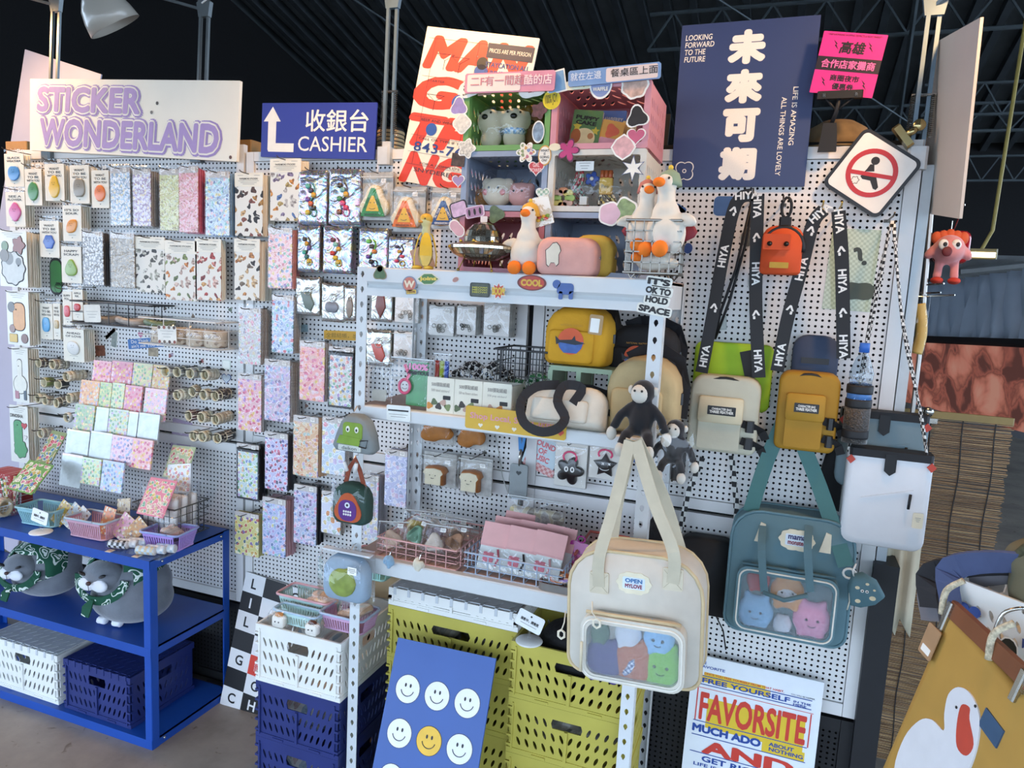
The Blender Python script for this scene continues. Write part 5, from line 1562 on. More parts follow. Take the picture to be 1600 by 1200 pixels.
# zip bag of fruit charms on the middle post
o,w,h=board('zip_bag','white zip bag with tiny fruit charms hanging between the crates','bag',(827,312),(856,303),(840,355),1.675,mat=M('#e0d8c4',.4,.05),t=.003)
for k in range(6):
    MB().ell((w*(.25+.1*k),-.003,h*(.22+.06*(k%2))),(.006,.003,.005),8,6).build('fruit_charm',M(('#d8b03a','#c84a3a','#7aa03a')[k%3],.4),o,True)
MB().plate(rrect(-.002,w+.002,-.002,h,.002,1),-.008,-.0075).build('film',FILMW,o)

# contents -----------------------------------------------------------
def plush(name,label,loc,blobs,mat,vox=.005,rotz=0,it=4,bag=None,cat='plush'):
    t=thing(name,label,cat,loc,(0,0,rotz))
    mb=MB()
    for c,r in blobs:
        mb.ell(c,r,14,9)
    remesh(mb.build('body',mat,t,True),vox,it)
    if bag:
        MB().ell(bag[0],bag[1],16,10,.8).build('clear_bag',FILM,t,True)
    return t
def dot(t,c,r,col='#17150f',nm='eye'):
    return MB().ell(c,r if isinstance(r,tuple)else(r,r*.6,r),10,7).build(nm,M(col,.3),t,True)
CRM=M('#d8cdb2',.9,.06,30,sheen=.4)
def at(px,py,y):return P(px,py,y)
# green crate dogs
a=at(766,232,1.78);zf=z2+.0145
for px,rot,lab,col in((766,-.2,'left cream plush dog with black nose in the green crate',None),(802,.25,'right cream plush dog with blue striped scarf in the green crate','#6a9cc8')):
    p=at(px,220,1.775)
    t=plush('plush_dog',lab,(p.x,1.78,zf),[((0,0,.03),(.03,.022,.028)),((0,-.008,.072),(.036,.026,.03)),((-.03,-.002,.075),(.012,.01,.024)),((.03,-.002,.075),(.012,.01,.024))],CRM,.005,rot,bag=((0,0,.055),(.055,.04,.055)))
    dot(t,(0,-.033,.078),(.009,.006,.007));dot(t,(.016,-.03,.088),.003);dot(t,(-.016,-.03,.088),.003)
    if col:
        MB().ell((0,-.004,.046),(.032,.026,.012),14,6).build('scarf',CHECK(col,'#dfe6ea',130),t,True)
p=at(830,215,1.8)
t=plush('plush_bear','small brown plush bear behind the dogs in the green crate',(p.x,1.815,zf),[((0,0,.03),(.025,.02,.03)),((0,0,.075),(.026,.02,.024)),((-.02,0,.096),.009),((.02,0,.096),.009)],M('#8a5f38',.9,.1,30),.005)
dot(t,(0,-.021,.072),(.008,.006,.006),'#2a1c14')
c_=at(760,172,1.86)
t=thing('card','blue picture card leaning at the back of the green crate','card',(c_.x,1.86,zf))
MB().plate(rrect(-.026,.026,.06,.135,.003,2),0,.002).build('card_face',M('#6f8fa8',.4,.4,60,coat=.6),t)
MB().plate(rrect(-.021,.021,.068,.128,.002,2),-.001,0).build('card_print',PRINT('#4a6f96',['#9ab4c8','#d8c88a','#3a567a'],70,.4,'#6f8fa8'),t)
t=thing('candy_bag','clear bag of gold sweets leaning in the green crate','bag',(at(822,170,1.85).x,1.86,zf))
for k in range(6):
    MB().ell((.02*cos(k),.006*sin(k*2),.11+.012*sin(k*1.7)),.01,8,6).build('sweet',M('#b98a3f',.35,.2,60,coat=.6),t,True)
MB().ell((-.01,0,.075),(.05,.02,.075),14,9,.7).build('clear_bag',FILM,t,True)
# pink crate books
def book(px0,py0,px1,py1,y,col,label,title,tc='#2a241c',tilt=0,lean=-.12,th=.012,art=None):
    x0,x1,zb,zt_=rect(px0,py0,px1,py1,y)
    w,h=x1-x0,zt_-zb
    t=thing('picture_book',label,'book',((x0+x1)/2,y,z2+.0145),(lean,tilt,0))
    MB().plate(rrect(-w/2,w/2,0,h,.002,1),0,.0015).build('cover',M(col,.4,.08,30,coat=.5),t)
    MB().box(-w/2+.001,w/2-.001,.0015,th,.001,h-.001).build('pages',M('#e6dfcc',.7,.05),t)
    if title:
        text(t,title,0,h*.72,w=w*.8,h=h*.24,mat=M(tc,.5),y=-.001,bold=.05,rot=.08)
    if art:
        for o_,c,yy in art(w,h):
            MB().plate(o_,-.0006-yy*.0003,0).build('cover_art',M(c,.4,.1,40,coat=.4),t)
    return t
book(889,168,935,229,1.76,'#5f7f4a','green picture book with a puppy face on its cover','PUPPY\nCAKE',tilt=.09,
     art=lambda w,h:[(polar(lambda a:w*.36*(1+.06*cos(2*a)),26,-w*.02,h*.25),'#e6cf96',1),(circ(w*.17,16,-w*.3,h*.3,w*.24),'#a8602f',2),(circ(w*.1,16,w*.2,h*.32),'#b87a4a',3),(star(w*.16,w*.08,5,-w*.3,h*.56),'#d0b83f',0),(star(w*.15,w*.07,5,w*.34,h*.46),'#d0b83f',0)])
book(925,160,975,226,1.81,'#5a76a8','blue picture book behind the green puppy book','STRAWBERRY\nMILK','#d8d0c4',tilt=.03)
book(932,185,968,229,1.765,'#d9a24f','orange-yellow sticker booklet leaning beside the puppy book',None,tilt=.2,th=.006,
     art=lambda w,h:[(polar(lambda a:w*.28*(1+.2*cos(3*a)),20,0,h*.62),'#d86a4a',1),(rrect(-w*.45,w*.45,h*.05,h*.35,.004),'#e0a0a8',1)])
for k in range(3):
    book(966+7*k,183,975+7*k,228,1.78,('#d8c288','#c9ad6a','#e2d2a4')[k],('first','second','third')[k]+' thin yellow booklet standing right of the orange one',None,tilt=.12,th=.01)
# blue crate plush heads
zf=z1_+gap+.0145
for px,y_,col,lab,r_ in((757,1.80,'#a8763f','brown plush pup bagged in the blue-grey crate',.03),(778,1.765,'#ddd2bd','white plush head with pink cheeks in the blue-grey crate',.042),(815,1.77,'#e3a9a2','pink bagged plush in the blue-grey crate',.036)):
    p=at(px,290,y_)
    t=plush('bagged_plush',lab,(p.x,y_,zf),[((0,0,r_*.9),(r_,r_*.8,r_*.9)),((-r_*.7,0,r_*1.45),r_*.34),((r_*.7,0,r_*1.45),r_*.34)],M(col,.9,.08,30),.006,bag=((0,0,.045),(r_*1.3,r_*1.05,.052)))
    dot(t,(-r_*.3,-r_*.74,r_*1.1),.003);dot(t,(r_*.3,-r_*.74,r_*1.1),.003)
    if r_>.04:
        dot(t,(r_*.55,-r_*.62,r_*.85),(.008,.004,.008),'#d98a88','cheek');dot(t,(-r_*.55,-r_*.62,r_*.85),(.008,.004,.008),'#d98a88','cheek')
# white crate straps
def straps(px,cols,lab,extra):
    p=at(px,300,1.775)
    t=thing('phone_strap',lab,'strap',(p.x,1.775,zf))
    for k in range(6):
        ph=k*.8
        pts=[(.03*sin(ph+j*.25)*(1-j/16)+.004*k-.012,-.006*k+.012,.006+j*.0055)for j in range(16)]
        MB().tube(pts,.0036,6).build('cord',CHECK(cols[0],cols[1+k%2],110),t,True)
    extra(t)
    MB().ell((0,-.002,.05),(.058,.04,.055),14,9,.75).build('clear_bag',FILM,t,True)
    return t
def ex1(t):
    for k in range(8):
        a=2*pi*k/8
        MB().puff(polar(lambda q:.011*(1+.25*cos(2*q)),14,0,0),.004).build('petal',M(('#a8c46a','#e0d07a','#e8a078','#d8b0a0')[k%4],.5),t,True,loc=(-.03+.017*cos(a),-.034,.022+.017*sin(a)))
    MB().box(.012,.03,-.036,-.024,.006,.026).build('cup_charm',M('#e2ded4',.4),t)
def ex2(t):
    MB().puff(rrect(-.016,.016,.032,.072,.004),.012,back=-.02).build('bread_charm',M('#d9b45a',.6,.08),t,True)
    for k in range(3):
        MB().tube([(-.01+.01*k,-.026,.066),(-.01+.01*k,-.026,.088)],.0055,8).build('sausage_charm',M('#a8552c',.4),t,True)
    text(t,'Pain',0,.05,w=.018,h=.008,mat=DARK,y=-.0335)
    MB().puff(flower(.016,5,.3,30),.006).build('flower_charm',M('#2f4f9a',.4),t,True,loc=(-.034,-.026,.068))
    dot(t,(-.034,-.034,.068),.005,'#d8d2c0','flower_eye')
straps(905,('#b83f4a','#e6e0d4','#7da890'),'red, white and green twisted strap with flower charm in a bag',ex1)
straps(950,('#1f1e22','#d8c070','#e6dcc0'),'black and yellow strap with a bread charm reading Pain',ex2)
pt=thing('price_card','small white printed card clipped in the off-white crate','card',(at(915,252,1.72).x,1.715,zf+.0))
MB().plate(rrect(-.022,.022,.082,.104,.001,1),0,.001).build('card_face',TAGW,pt);rows(pt,.04,.099,3,y=-.0004,dz=.006)

# mirror-ball saucer
p=at(752,412,1.66)
sc=thing('mirror_saucer','mirror-tiled flying saucer on thin brass legs','ornament',(p.x,1.665,TOPZ))
MIR=M('#c9c4b4',.08,.3,60,metal=.95)
def tiles(prof,n,mat,nm):
    v=[]
    for r,z in prof:
        v.append([(r*cos(2*pi*k/n),r*sin(2*pi*k/n),z)for k in range(n)])
    for i in range(len(prof)-1):
        mb=MB()
        for k in range(n):
            q=[Vector(v[i][k]),Vector(v[i][(k+1)%n]),Vector(v[i+1][(k+1)%n]),Vector(v[i+1][k])]
            c=sum(q,Vector())/4
            mb.add([c+(x-c)*.9 for x in q],[(0,1,2,3)])
        mb.build(nm,mat,sc)
MB().lathe([(0,.028),(.04,.03),(.07,.042),(.084,.056),(.0845,.062),(.075,.066),(.047,.072),(.046,.085),(.04,.1),(.028,.113),(.012,.12),(0,.121)],40,(0,0,0)).build('core',M('#6d675c',.3,.1,metal=.6),sc,True)
tiles([(.041,.0295),(.056,.035),(.071,.0418),(.0852,.0555)],44,MIR,'tile_ring')
tiles([(.0855,.056),(.0855,.0625)],44,MIR,'tile_ring')
tiles([(.0478,.0725),(.047,.0855),(.041,.101),(.029,.1142),(.0125,.1212)],24,MIR,'tile_ring')
for k in range(8):
    a=2*pi*k/8
    MB().ell((.058*cos(a),.058*sin(a),.073),.004,8,6).build('gold_bead',M('#c9a648',.25,metal=.8),sc,True)
for k in range(4):
    a=2*pi*(k+.5)/4
    MB().tube([(.045*cos(a),.045*sin(a),.036),(.062*cos(a),.062*sin(a),.004)],.0016,5).build('leg',M('#9a7a3a',.3,metal=.8),sc,True)
    MB().ell((.062*cos(a),.062*sin(a),.004),.004,8,6).build('foot',M('#9a7a3a',.3,metal=.8),sc,True)
MB().plate(rrect(-.009,.009,.122,.136,.001,1),-.001,0).build('price_tag',M('#ead8d0',.5),sc)

# geese -----------------------------------------------------------------
def goose(px,base,y,lab,s=1.0,hat='#d9a63f',rotz=0,bow=True,headdir=0,tiltx=0):
    p=at(px,420,y)
    t=thing('plush_goose',lab,'plush',(p.x,y,base),(tiltx,0,rotz))
    WP=M('#dcd6c8',.9,.05,30,sheen=.4);OR=M('#ee7a1e',.85,.06,30)
    mb=MB()
    for c,r in(((0,.0,.045),(.042,.036,.045)),((0,-.002,.08),(.028,.025,.032)),((0,-.004,.108),(.018,.017,.03)),((0,-.006,.136),(.02,.02,.022))):
        mb.ell(tuple(q*s for q in c),tuple(q*s for q in r),16,10)
    for k in(-1,1):
        mb.ell((k*.046*s,.004,.07*s),(.024*s,.008*s,.013*s),12,7,rot=Matrix.Rotation(k*.35,3,'Y'))
    remesh(mb.build('body',WP,t,True),.0045,4)
    MB().ell((0,-.03*s,.138*s),(.0115*s,.012*s,.009*s),12,8).build('beak',OR,t,True)
    for k in(-1,1):
        MB().ell((k*.018*s,-.036*s,.014*s),(.017*s,.012*s,.016*s),12,8).build('foot',OR,t,True)
        dot(t,(k*.014*s,-.019*s,.146*s),.0026*s)
    hb=MB().lathe([(.024*s,.134*s),(.022*s,.144*s),(.017*s,.158*s),(.006*s,.165*s),(0,.166*s)],18,(0,.003,0))
    hb.build('hat',M(hat,.9,.06,30),t,True)
    MB().ell((0,.003,.169*s),.005*s,8,6).build('hat_stalk',M('#e0c04a',.8),t,True)
    if bow:
        MB().ell((0,.034*s,.05*s),(.05*s,.006,.02*s),12,6).build('bow',M('#8a2f3c',.7,.1),t,True)
    return t
goose(823,TOPZ,1.655,'white plush goose with orange beak and feet beside the mirror saucer',1.02)
# banana duck
p=at(664,418,1.67)
t=thing('banana_duck','yellow peeled banana duck figurine at the left end of the top board','figurine',(p.x,1.67,TOPZ))
YB=M('#e0bb3a',.45,.08,30,coat=.3)
mb=MB()
for c,r in(((0,0,.04),(.02,.018,.034)),((0,0,.085),(.0125,.0125,.035)),((0,-.002,.122),(.0155,.016,.0155))):
    mb.ell(c,r,14,9)
remesh(mb.build('body',M('#d9cf93',.5,.06,30),t,True),.004,4)
MB().ell((0,-.001,.127),(.0165,.0165,.0145),14,8).build('head_cap',M('#d2a83a',.5,.08),t,True)
MB().ell((-.008,-.017,.119),(.006,.008,.0035),10,6).build('beak',M('#c98f35',.5),t,True)
dot(t,(.004,-.0165,.127),.0022)
for k in range(4):
    a=pi/2*k+.5
    pts=[(.016*cos(a)*q,.016*sin(a)*q,z)for q,z in((.8,.092),(1.15,.08),(1.5,.06),(1.75,.035),(1.7,.01))]
    MB().ribbon(pts,[.008,.022,.03,.03,.012],.003,(cos(a),sin(a),.2)).build('peel',YB,t,True)
for s in(-1,1):
    MB().ell((s*.016,-.012,.006),(.013,.014,.006),10,6).build('foot',YB,t,True)
# cardboard corner behind the banana
o,w,h=board('card_sheet','plain kraft card leaning behind the banana duck','card',(640,392),(668,380),(618,420),1.72,mat=M('#b39a86',.7,.05),t=.003)
# pouches -----------------------------------------------------------------
def pouch(px0,py0,px1,py1,y,col,label,dog=False,rotz=0):
    x0,x1,zb,zt_=rect(px0,py0,px1,py1,y)
    w,h=x1-x0,zt_-TOPZ
    t=thing('quilted_pouch',label,'pouch',((x0+x1)/2,y,TOPZ),(0,0,rotz))
    o=rrect(-w/2,w/2,0,h,h*.22,5,h*.36)
    MB().puff(o,.06,((0.02,-.55),(0,-.3),(0,.3),(.04,.72),(.12,.95),(.3,1.02)),back=0).build('body',M(col,.85,.06,30,bump=.35,bscale=55),t,True)
    MB().tube([(w*.5*cos(a)*.97,-.004,h*.5+h*.47*sin(a))for a in[-.1+.17*k for k in range(11)]],.004,6).build('zipper',M('#8a9298',.4,metal=.5),t,True)
    MB().tube([(w*.46,-.016,h*.66),(w*.5,-.02,h*.5),(w*.47,-.02,h*.42)],.0018,5).build('zip_pull',CHROME,t,True)
    if dog:
        bo=[(-.3,.1),(-.26,-.25),(-.2,-.3),(-.15,-.2),(-.05,-.2),(0,-.28),(.06,-.22),(.05,.0),(.1,.1),(.06,.22),(-.02,.3),(-.12,.28),(-.2,.18)]
        q=[(-.02+a*h*.95,h*.52+b*h)for a,b in bo]
        cx=sum(k[0]for k in q)/len(q);cz=sum(k[1]for k in q)/len(q)
        e=MB().plate([(cx+(k[0]-cx)*1.08,cz+(k[1]-cz)*1.06)for k in q],-.0635,-.058).build('patch_outline',DARK,t)
        MB().plate(q,-.0642,-.0632).build('dog_patch',M('#e2d8c4',.7),e)
    return t
pouch(898,368,962,434,1.74,'#d0ae4a','mustard quilted pouch behind the pink one',rotz=.12)
pouch(845,372,938,433,1.675,'#dba397','pink quilted pouch with a white dog patch',True,rotz=.1)
# ================================================================ goods on and under the blue table
TT=.6225
def wire_basket(x0,x1,y0,y1,z0,z1,mat,label,r=.0014,nx=10,ny=8,nz=4,taper=0,legs=False,name='wire_basket',flare=0):
    w,d,h=x1-x0,y1-y0,z1-z0
    t=thing(name,label,'basket',((x0+x1)/2,y0,z0))
    def ringp(z,k):
        a,b=w/2-taper*(1-k),taper*(1-k)
        return[(-a,b,z),(a,b,z),(a,d-b,z),(-a,d-b,z)]
    MB().tube(ringp(h,1),r*1.7,6,True).build('top_rim',mat,t)
    MB().tube(ringp(0,0),r*1.5,6,True).build('bottom_rim',mat,t)
    A,B=ringp(h,1),ringp(0,0)
    for s in range(4):
        mb=MB();n=(nx,ny,nx,ny)[s]
        p0,p1,q0,q1=Vector(A[s]),Vector(A[(s+1)%4]),Vector(B[s]),Vector(B[(s+1)%4])
        for i in range(1,n):
            mb.tube([p0.lerp(p1,i/n),q0.lerp(q1,i/n)],r,4,caps=False)
        for j in range(1,nz):
            mb.tube([p0.lerp(q0,j/nz),p1.lerp(q1,j/nz)],r,4,caps=False)
        mb.build(('front_grid','side_grid','back_grid','side_grid')[s],mat,t,fix=False)
    mb=MB()
    for i in range(1,nx):
        mb.tube([Vector(B[0]).lerp(Vector(B[1]),i/nx),Vector(B[3]).lerp(Vector(B[2]),i/nx)],r,4,caps=False)
    for i in range(1,4):
        mb.tube([Vector(B[0]).lerp(Vector(B[3]),i/4),Vector(B[1]).lerp(Vector(B[2]),i/4)],r,4,caps=False)
    mb.build('base_grid',mat,t,fix=False)
    if legs:
        for s in(-1,1):
            for yy in(.01,d-.01):
                MB().tube([(s*w*.46,yy,.004),(s*w*.36,yy,-legs),(s*w*.26,yy,.004)],r*1.3,5).build('leg',mat,t)
    return t
def plastic_basket(x0,x1,y0,y1,z0,z1,col,label,rim=None,taper=.012,rotz=0,handle=True):
    w,d,h=x1-x0,y1-y0,z1-z0
    mat=M(col,.4,.05,12);rm=M(rim,.4,.05)if rim else mat
    t=thing('plastic_basket',label,'basket',((x0+x1)/2,(y0+y1)/2,z0),(0,0,rotz))
    out=lambda a,b,z:[(p[0],p[1],z)for p in rrect(-a,a,-b,b,.012,3)]
    a,b=w/2,d/2
    MB().tube(out(a,b,h-.003),.004,6,True).build('rim',rm,t,True)
    MB().tube(out(a-taper,b-taper,.004),.0035,6,True).build('foot_rim',mat,t,True)
    MB().plate(rrect(-a+taper,a-taper,-b+taper,b-taper,.012,3),0,.002).xf(Matrix.Rotation(-pi/2,4,'X')).build('base',mat,t,loc=(0,0,.003))
    U,L=out(a,b,h-.003),out(a-taper,b-taper,.004)
    for nm,(ax,s)in(('front_slats',(1,-1)),('back_slats',(1,1)),('side_slats',(0,-1)),('side_slats',(0,1))):
        mb=MB();ln=(w if ax==1 else d)-.03;n=int(ln/.0085)
        for i in range(n+1):
            q=-ln/2+ln*i/n
            qb=q*(1-2*taper/(ln+.03))
            e1,e0=(b if ax==1 else a),(b if ax==1 else a)-taper
            p,p2=((q,s*e1,h-.005),(qb,s*e0,.004))if ax==1 else((s*e1,q,h-.005),(s*e0,qb,.004))
            mb.ribbon([p,p2],.0042,.0022,(0,1,0)if ax==1 else(1,0,0))
        # solid band under the rim
        e1=(b if ax==1 else a)-.0005
        if ax==1:
            mb.box(-ln/2,ln/2,s*e1-.001,s*e1+.001,h-.014,h-.003)
        else:
            mb.box(s*e1-.001,s*e1+.001,-ln/2,ln/2,h-.014,h-.003)
        mb.build(nm,mat,t,fix=False)
    if handle:
        MB().tube([(-a*.5,-b-.004,h),(-a*.45,-b-.007,h+.001),(a*.45,-b-.007,h+.001),(a*.5,-b-.004,h)],.003,6).build('handle',rm,t,True)
    return t
def TP(px,py):return PZ(px,py,TT)
# sticker books on the stepped rack
rk=thing('acrylic_rack','stepped clear acrylic rack holding the rows of sticker packs','rack',(TP(185,800).x,1.72,TT))
PKC=[('#e6a8b0',PNK),('#d9909a',PNK),('#cfc79a',GRN),('#d8b878',ORG),('#e0ad7a',ORG),('#b9c890',GRN),('#c9d6b0',GRN),('#d89aa8',PNK),('#e3c0c8',PAST),('#a8b89a',GRN),('#d6dcc8',WH),('#c4cfc0',GRN),('#ece4de',WH),('#d4e2ea',WH),('#eadcb8',WH),('#dfe4e6',WH),('#e4c4cc',LIL),('#e6b4b0',PNK),('#f0d8d4',WH),('#c9d8b8',GRN),('#b8c4e0',BLU)]
rackrows=[(1.925,[(144,564,172,598),(173,565,205,600),(206,568,236,605),(237,571,263,612)]),
            (1.89,[(124,595,153,634),(154,598,172,637),(173,599,192,640),(193,603,219,646),(223,608,257,657)]),
            (1.855,[(115,633,145,673),(148,637,167,678),(168,640,198,681),(199,644,213,684),(214,647,246,692)]),
            (1.82,[(102,673,137,713),(139,676,172,718),(171,682,204,725),(203,687,235,732)]),
            (1.785,[(93,711,125,760),(126,717,155,757),(157,722,190,768)])]
k=0
hues=['pink','rose','sage','tan','orange','leaf green','pale green','candy pink','blush','grey-green','silver','mint','pearl white','ice blue','cream','silver-white','lilac pink','coral','shell white','light green','sky blue']
for ri,(y,lst)in enumerate(rackrows):
    xs=[]
    for r in lst:
        x0,x1,zb,zt_=rect(*r,y)
        w,h=x1-x0,zt_-zb
        base,cols=PKC[k%len(PKC)]
        t=thing('sticker_book','%s sticker pack, number %s from the left in the %s row of the rack'%(hues[k],['one','two','three','four','five'][lst.index(r)],['top','second','third','fourth','lowest'][ri]),'stickers',((x0+x1)/2,y,zb),(-.16,0,0))
        foil=k in(10,12,13,14,15,18)
        MB().plate(rrect(-w/2,w/2,0,h,.001,1),-.004,.002).build('booklet',M('#b4bcbe',.3,.15,30,metal=.3,coat=.3,bump=.4,bscale=25)if foil else PRINT(base,cols,88,.42,base,.8,.3,.4),t)
        MB().plate(rrect(-w/2,w/2,h*.93,h,.001,1),-.0046,-.004).build('header',M(base,.4,.1,40,coat=.6),t)
        xs+=[x0,x1];k+=1
    MB().box(min(xs)-rk.location.x-.004,max(xs)-rk.location.x+.004,-.014+y-1.72,.02+y-1.72,zb-TT-.006,zb-TT-.002).build('step',CLEAR(.06,bump=.1),rk)
    for xx in(min(xs),max(xs)):
        MB().box(xx-rk.location.x-.002,xx-rk.location.x+.002,y-1.72,y-1.715,0,max(.004,zb-TT)).build('side_support',CLEAR(.06,bump=.1),rk)
# leaning sticker cards on the table
def lean_card(tl,tr,bl,yt,yb,base,cols,label,sc=60,t=.003,ext=0):
    o,w,h=board('sticker_card',label,'stickers',tl,tr,bl,yt,yb,mat=M(base,.4,.05,coat=.5),t=t,ext=ext)
    MB().plate(rrect(w*.04,w*.96,h*.04,h*.94,.002,1),-.0008,0).build('print',PRINT(base,cols,sc,.4,'#f0e8d0',.6,.35,.5),o)
    return o
lean_card((46,718),(84,727),(16,764),1.74,1.66,'#6f9a4a',['#d8b03a','#c8483a','#e8e0c0','#4a7ab0','#e08a9a'],'green cartoon sticker card tilted over the left of the table')
lean_card((82,672),(105,677),(62,725),1.87,1.8,'#8a9a6a',['#d85a7a','#4a8ab0','#d8b03a','#c8483a'],'multicoloured sticker card leaning left of the rack',ext=.1)
lean_card((236,745),(277,752),(202,798),1.78,1.72,'#e08a98',['#e6c85a','#e88aa0','#8ac0a0','#d8b888','#f0d8c0'],'pink-framed pastel sticker card tilted beside the lilac basket',75)
lean_card((270,695),(306,699),(250,744),1.9,1.85,'#b0c09a',['#d88a98','#e6c07a','#c8585a','#e8e0c8'],'green-topped sticker card leaning against the wall',75)
lean_card((262,726),(298,724),(255,770),1.86,1.84,'#d8dce0',['#e08a90','#e8b0b0','#c9d0e0','#e6c07a'],'pale pink sticker card in front of the green-topped one',75)
# baskets
a,b=TP(60,812),TP(118,820)
plastic_basket(a.x-.03,a.x+.13,1.66,1.76,TT,TT+.062,'#8fbcc4','mint plastic basket with gold and silver sticker cards',rotz=.08)
p=TP(158,838)
plastic_basket(p.x-.105,p.x+.06,1.65,1.75,TT,TT+.066,'#c99aa8','pink plastic basket with orange sticker cards','#a8b8c4',rotz=.05)
p=TP(282,850)
plastic_basket(p.x-.085,p.x+.055,1.68,1.79,TT,TT+.06,'#a284c8','lilac plastic basket with bagged charms','#8f9fd0',rotz=.12)
for i,(px,py,w,h,col,lab,tz)in enumerate(((84,765,.05,.085,'#b99a3a','gold sticker card standing in the mint basket',.5),(100,765,.05,.085,'#a8b0b4','silver sticker card standing in the mint basket',.55),(112,768,.045,.08,'#c4c4c0','clear-edged sticker card behind the silver one in the mint basket',.6),
        (160,780,.05,.09,'#c9743a','orange sticker card standing in the pink basket',.12),(180,780,.05,.085,'#c88a9a','pink sticker card standing in the pink basket',.5),(196,778,.05,.085,'#b8803f','amber sticker card standing in the pink basket',.7),(190,755,.06,.1,'#c9b08a','beige sticker card rising behind the pink basket',-.2))):
    y=1.7 if i!=6 else 1.77
    q=P(px,py,y)
    t=thing('sticker_card',lab,'stickers',(q.x,y,TT+.008),(-.25,tz,0))
    MB().plate(rrect(-w/2,w/2,0,h,.001,1),0,.0015).build('card',PRINT(col,[col,'#d8b878','#8a5a30','#e8dcc0'],95,.4,col,.7,.25,.5),t)
t=thing('charm_bag','clear bags of small charms heaped in the lilac basket','bag',(p.x-.015,1.735,TT+.01))
mb=MB()
for i in range(9):
    mb.ell((random.uniform(-.045,.045),random.uniform(-.03,.03),random.uniform(.02,.055)),(.02,.018,.013),9,6)
mb.build('charms',PRINT('#c9a58f',['#d8a890','#c8c0b8','#e0b8a8','#b89888'],60,.5,'#d8c8bc',.6),t,True)
remesh(t.children[0],.008,2)
MB().ell((-.005,0,.06),(.05,.035,.045),14,9,.75).build('clear_bag',FILMW,t,True)
# wire basket with white bags
q0,q1=TP(300,838),TP(365,818)
wb=wire_basket(-1.955,-1.775,1.75,1.9,TT+.012,TT+.115,M('#6a6a68',.3,metal=.9),'chrome wire basket of white bagged socks at the table corner',nx=8,ny=6,nz=4,legs=.011)
for i in range(3):
    t=thing('bagged_sock',('front','middle','rear')[i]+' white folded cloth in clear bag in the chrome basket','bag',(-1.865,1.775+.04*i,TT+.016),(-.06,0,0))
    MB().puff(rrect(-.07,.07,0,.125,.008),.018,back=.006).build('cloth',M('#d9d8d4',.85,.05,20,bump=.3),t,True)
    MB().puff(rrect(-.08,.08,0,.165,.004),.024,back=.009).build('clear_bag',FILMW,t,True)
# white wire basket with tape
wire_basket(-2.66,-2.47,1.63,1.72,TT+.001,TT+.04,M('#cfd6dc',.4),'low white wire basket with cream tape rolls at the table front',nx=14,ny=7,nz=4,taper=.01,r=.0011)
for i in range(3):
    t=thing('wide_tape_roll',('left','middle','right')[i]+' wide cream tape roll lying in the white wire basket','tape roll',(-2.62+.055*i,1.675,TT+.036),(0,0,1.1+.3*i))
    v,f,n_,r,w_=roll_mesh(.032,.024,.05)
    mb=MB();mb.v=v;mb.f=f
    mb.build('core',M('#cbb795',.6,.08),t,True,fix=False)
    tb=MB().lathe([(.0308,.0004),(.0325,.001),(.0325,.049),(.0308,.0496)],18,axis='y');tb.f=[x for x in tb.f if len(x)==4]
    tb.build('tape',PRINT('#d3c4ae',['#b89a8a','#e2d8c4','#c8a8a8'],60,.3,'#d3c4ae',.6),t,True,fix=False)
# photo sign on a disc
p=TP(64,832)
def card_holder(loc,label,roty=0,rotz=0):
    t=thing('card_holder',label,'sign',loc,(0,0,rotz))
    MB().lathe([(0,0),(.034,0),(.035,.002),(.033,.0045),(.012,.0065),(0,.007)],28).build('disc_base',M('#dfdfdc',.35,.03),t,True)
    MB().lathe([(.004,.006),(.006,.01),(.004,.016),(.0055,.022),(.0035,.028),(.005,.034)],12).build('clear_stem',CLEAR(.15,bump=.1),t,True)
    c=MB().plate(rrect(-.036,.036,-.022,.022,.006,4),0,.0015).build('card',M('#e9ebea',.4,.02),t,loc=(0,-.003,.055));c.rotation_euler=(-.12,roty,0)
    text(c,'錄影中，請微笑',0,.0,w=.05,h=.009,mat=DARK,y=-.0007,bold=.03)
    text(c,'●',0,.013,h=.005,mat=DARK,y=-.0007)
    rows(c,.05,-.011,1,y=-.0004,ww=.9)
    return t
card_holder((p.x,p.y,TT),'white notice card in a disc stand on the blue table',.14)
# clear bins with shiny tape
for x0,x1,y0,lab,cols in((TP(163,858).x,TP(210,866).x,1.625,'left',('#c9ccd0','#26282c')),(TP(216,866).x,TP(268,868).x,1.625,'right',('#b8ccd8','#c9b894'))):
    t=thing('acrylic_bin','open clear acrylic bin at the table front, %s one'%lab,'bin',((x0+x1)/2,y0,TT))
    w,A_=x1-x0,CLEAR(.01,bump=.02,rough=.02)
    MB().box(-w/2,w/2,0,.07,0,.002).build('base',A_,t)
    for bx in((-w/2,w/2,0,.002,0,.03),(-w/2,w/2,.068,.07,0,.04),(-w/2,-w/2+.002,0,.07,0,.036),(w/2-.002,w/2,0,.07,0,.036)):
        MB().box(*bx).build('wall',A_,t)
    for i in range(3):
        o=thing('glitter_tape_roll',('front','middle','rear')[i]+' checkered glitter tape roll in the %s acrylic bin'%lab,'tape roll',((x0+x1)/2-.02+.018*i,y0+.018+.022*i,TT+.0155),(0,0,.25))
        mm=CHECK(cols[0],cols[1]if i==0 else '#e2e4e4',110,.3,.2)
        MB().lathe([(0,-.03),(.0125,-.03),(.0135,-.029),(.0135,.029),(.0125,.03),(0,.03)],18,axis='x').build('tape',mm,o,True)
        MB().lathe([(.0075,-.0306),(.012,-.0306),(.012,.0306),(.0075,.0306)],18,axis='x').build('core',M('#cfcfca',.4),o,True)
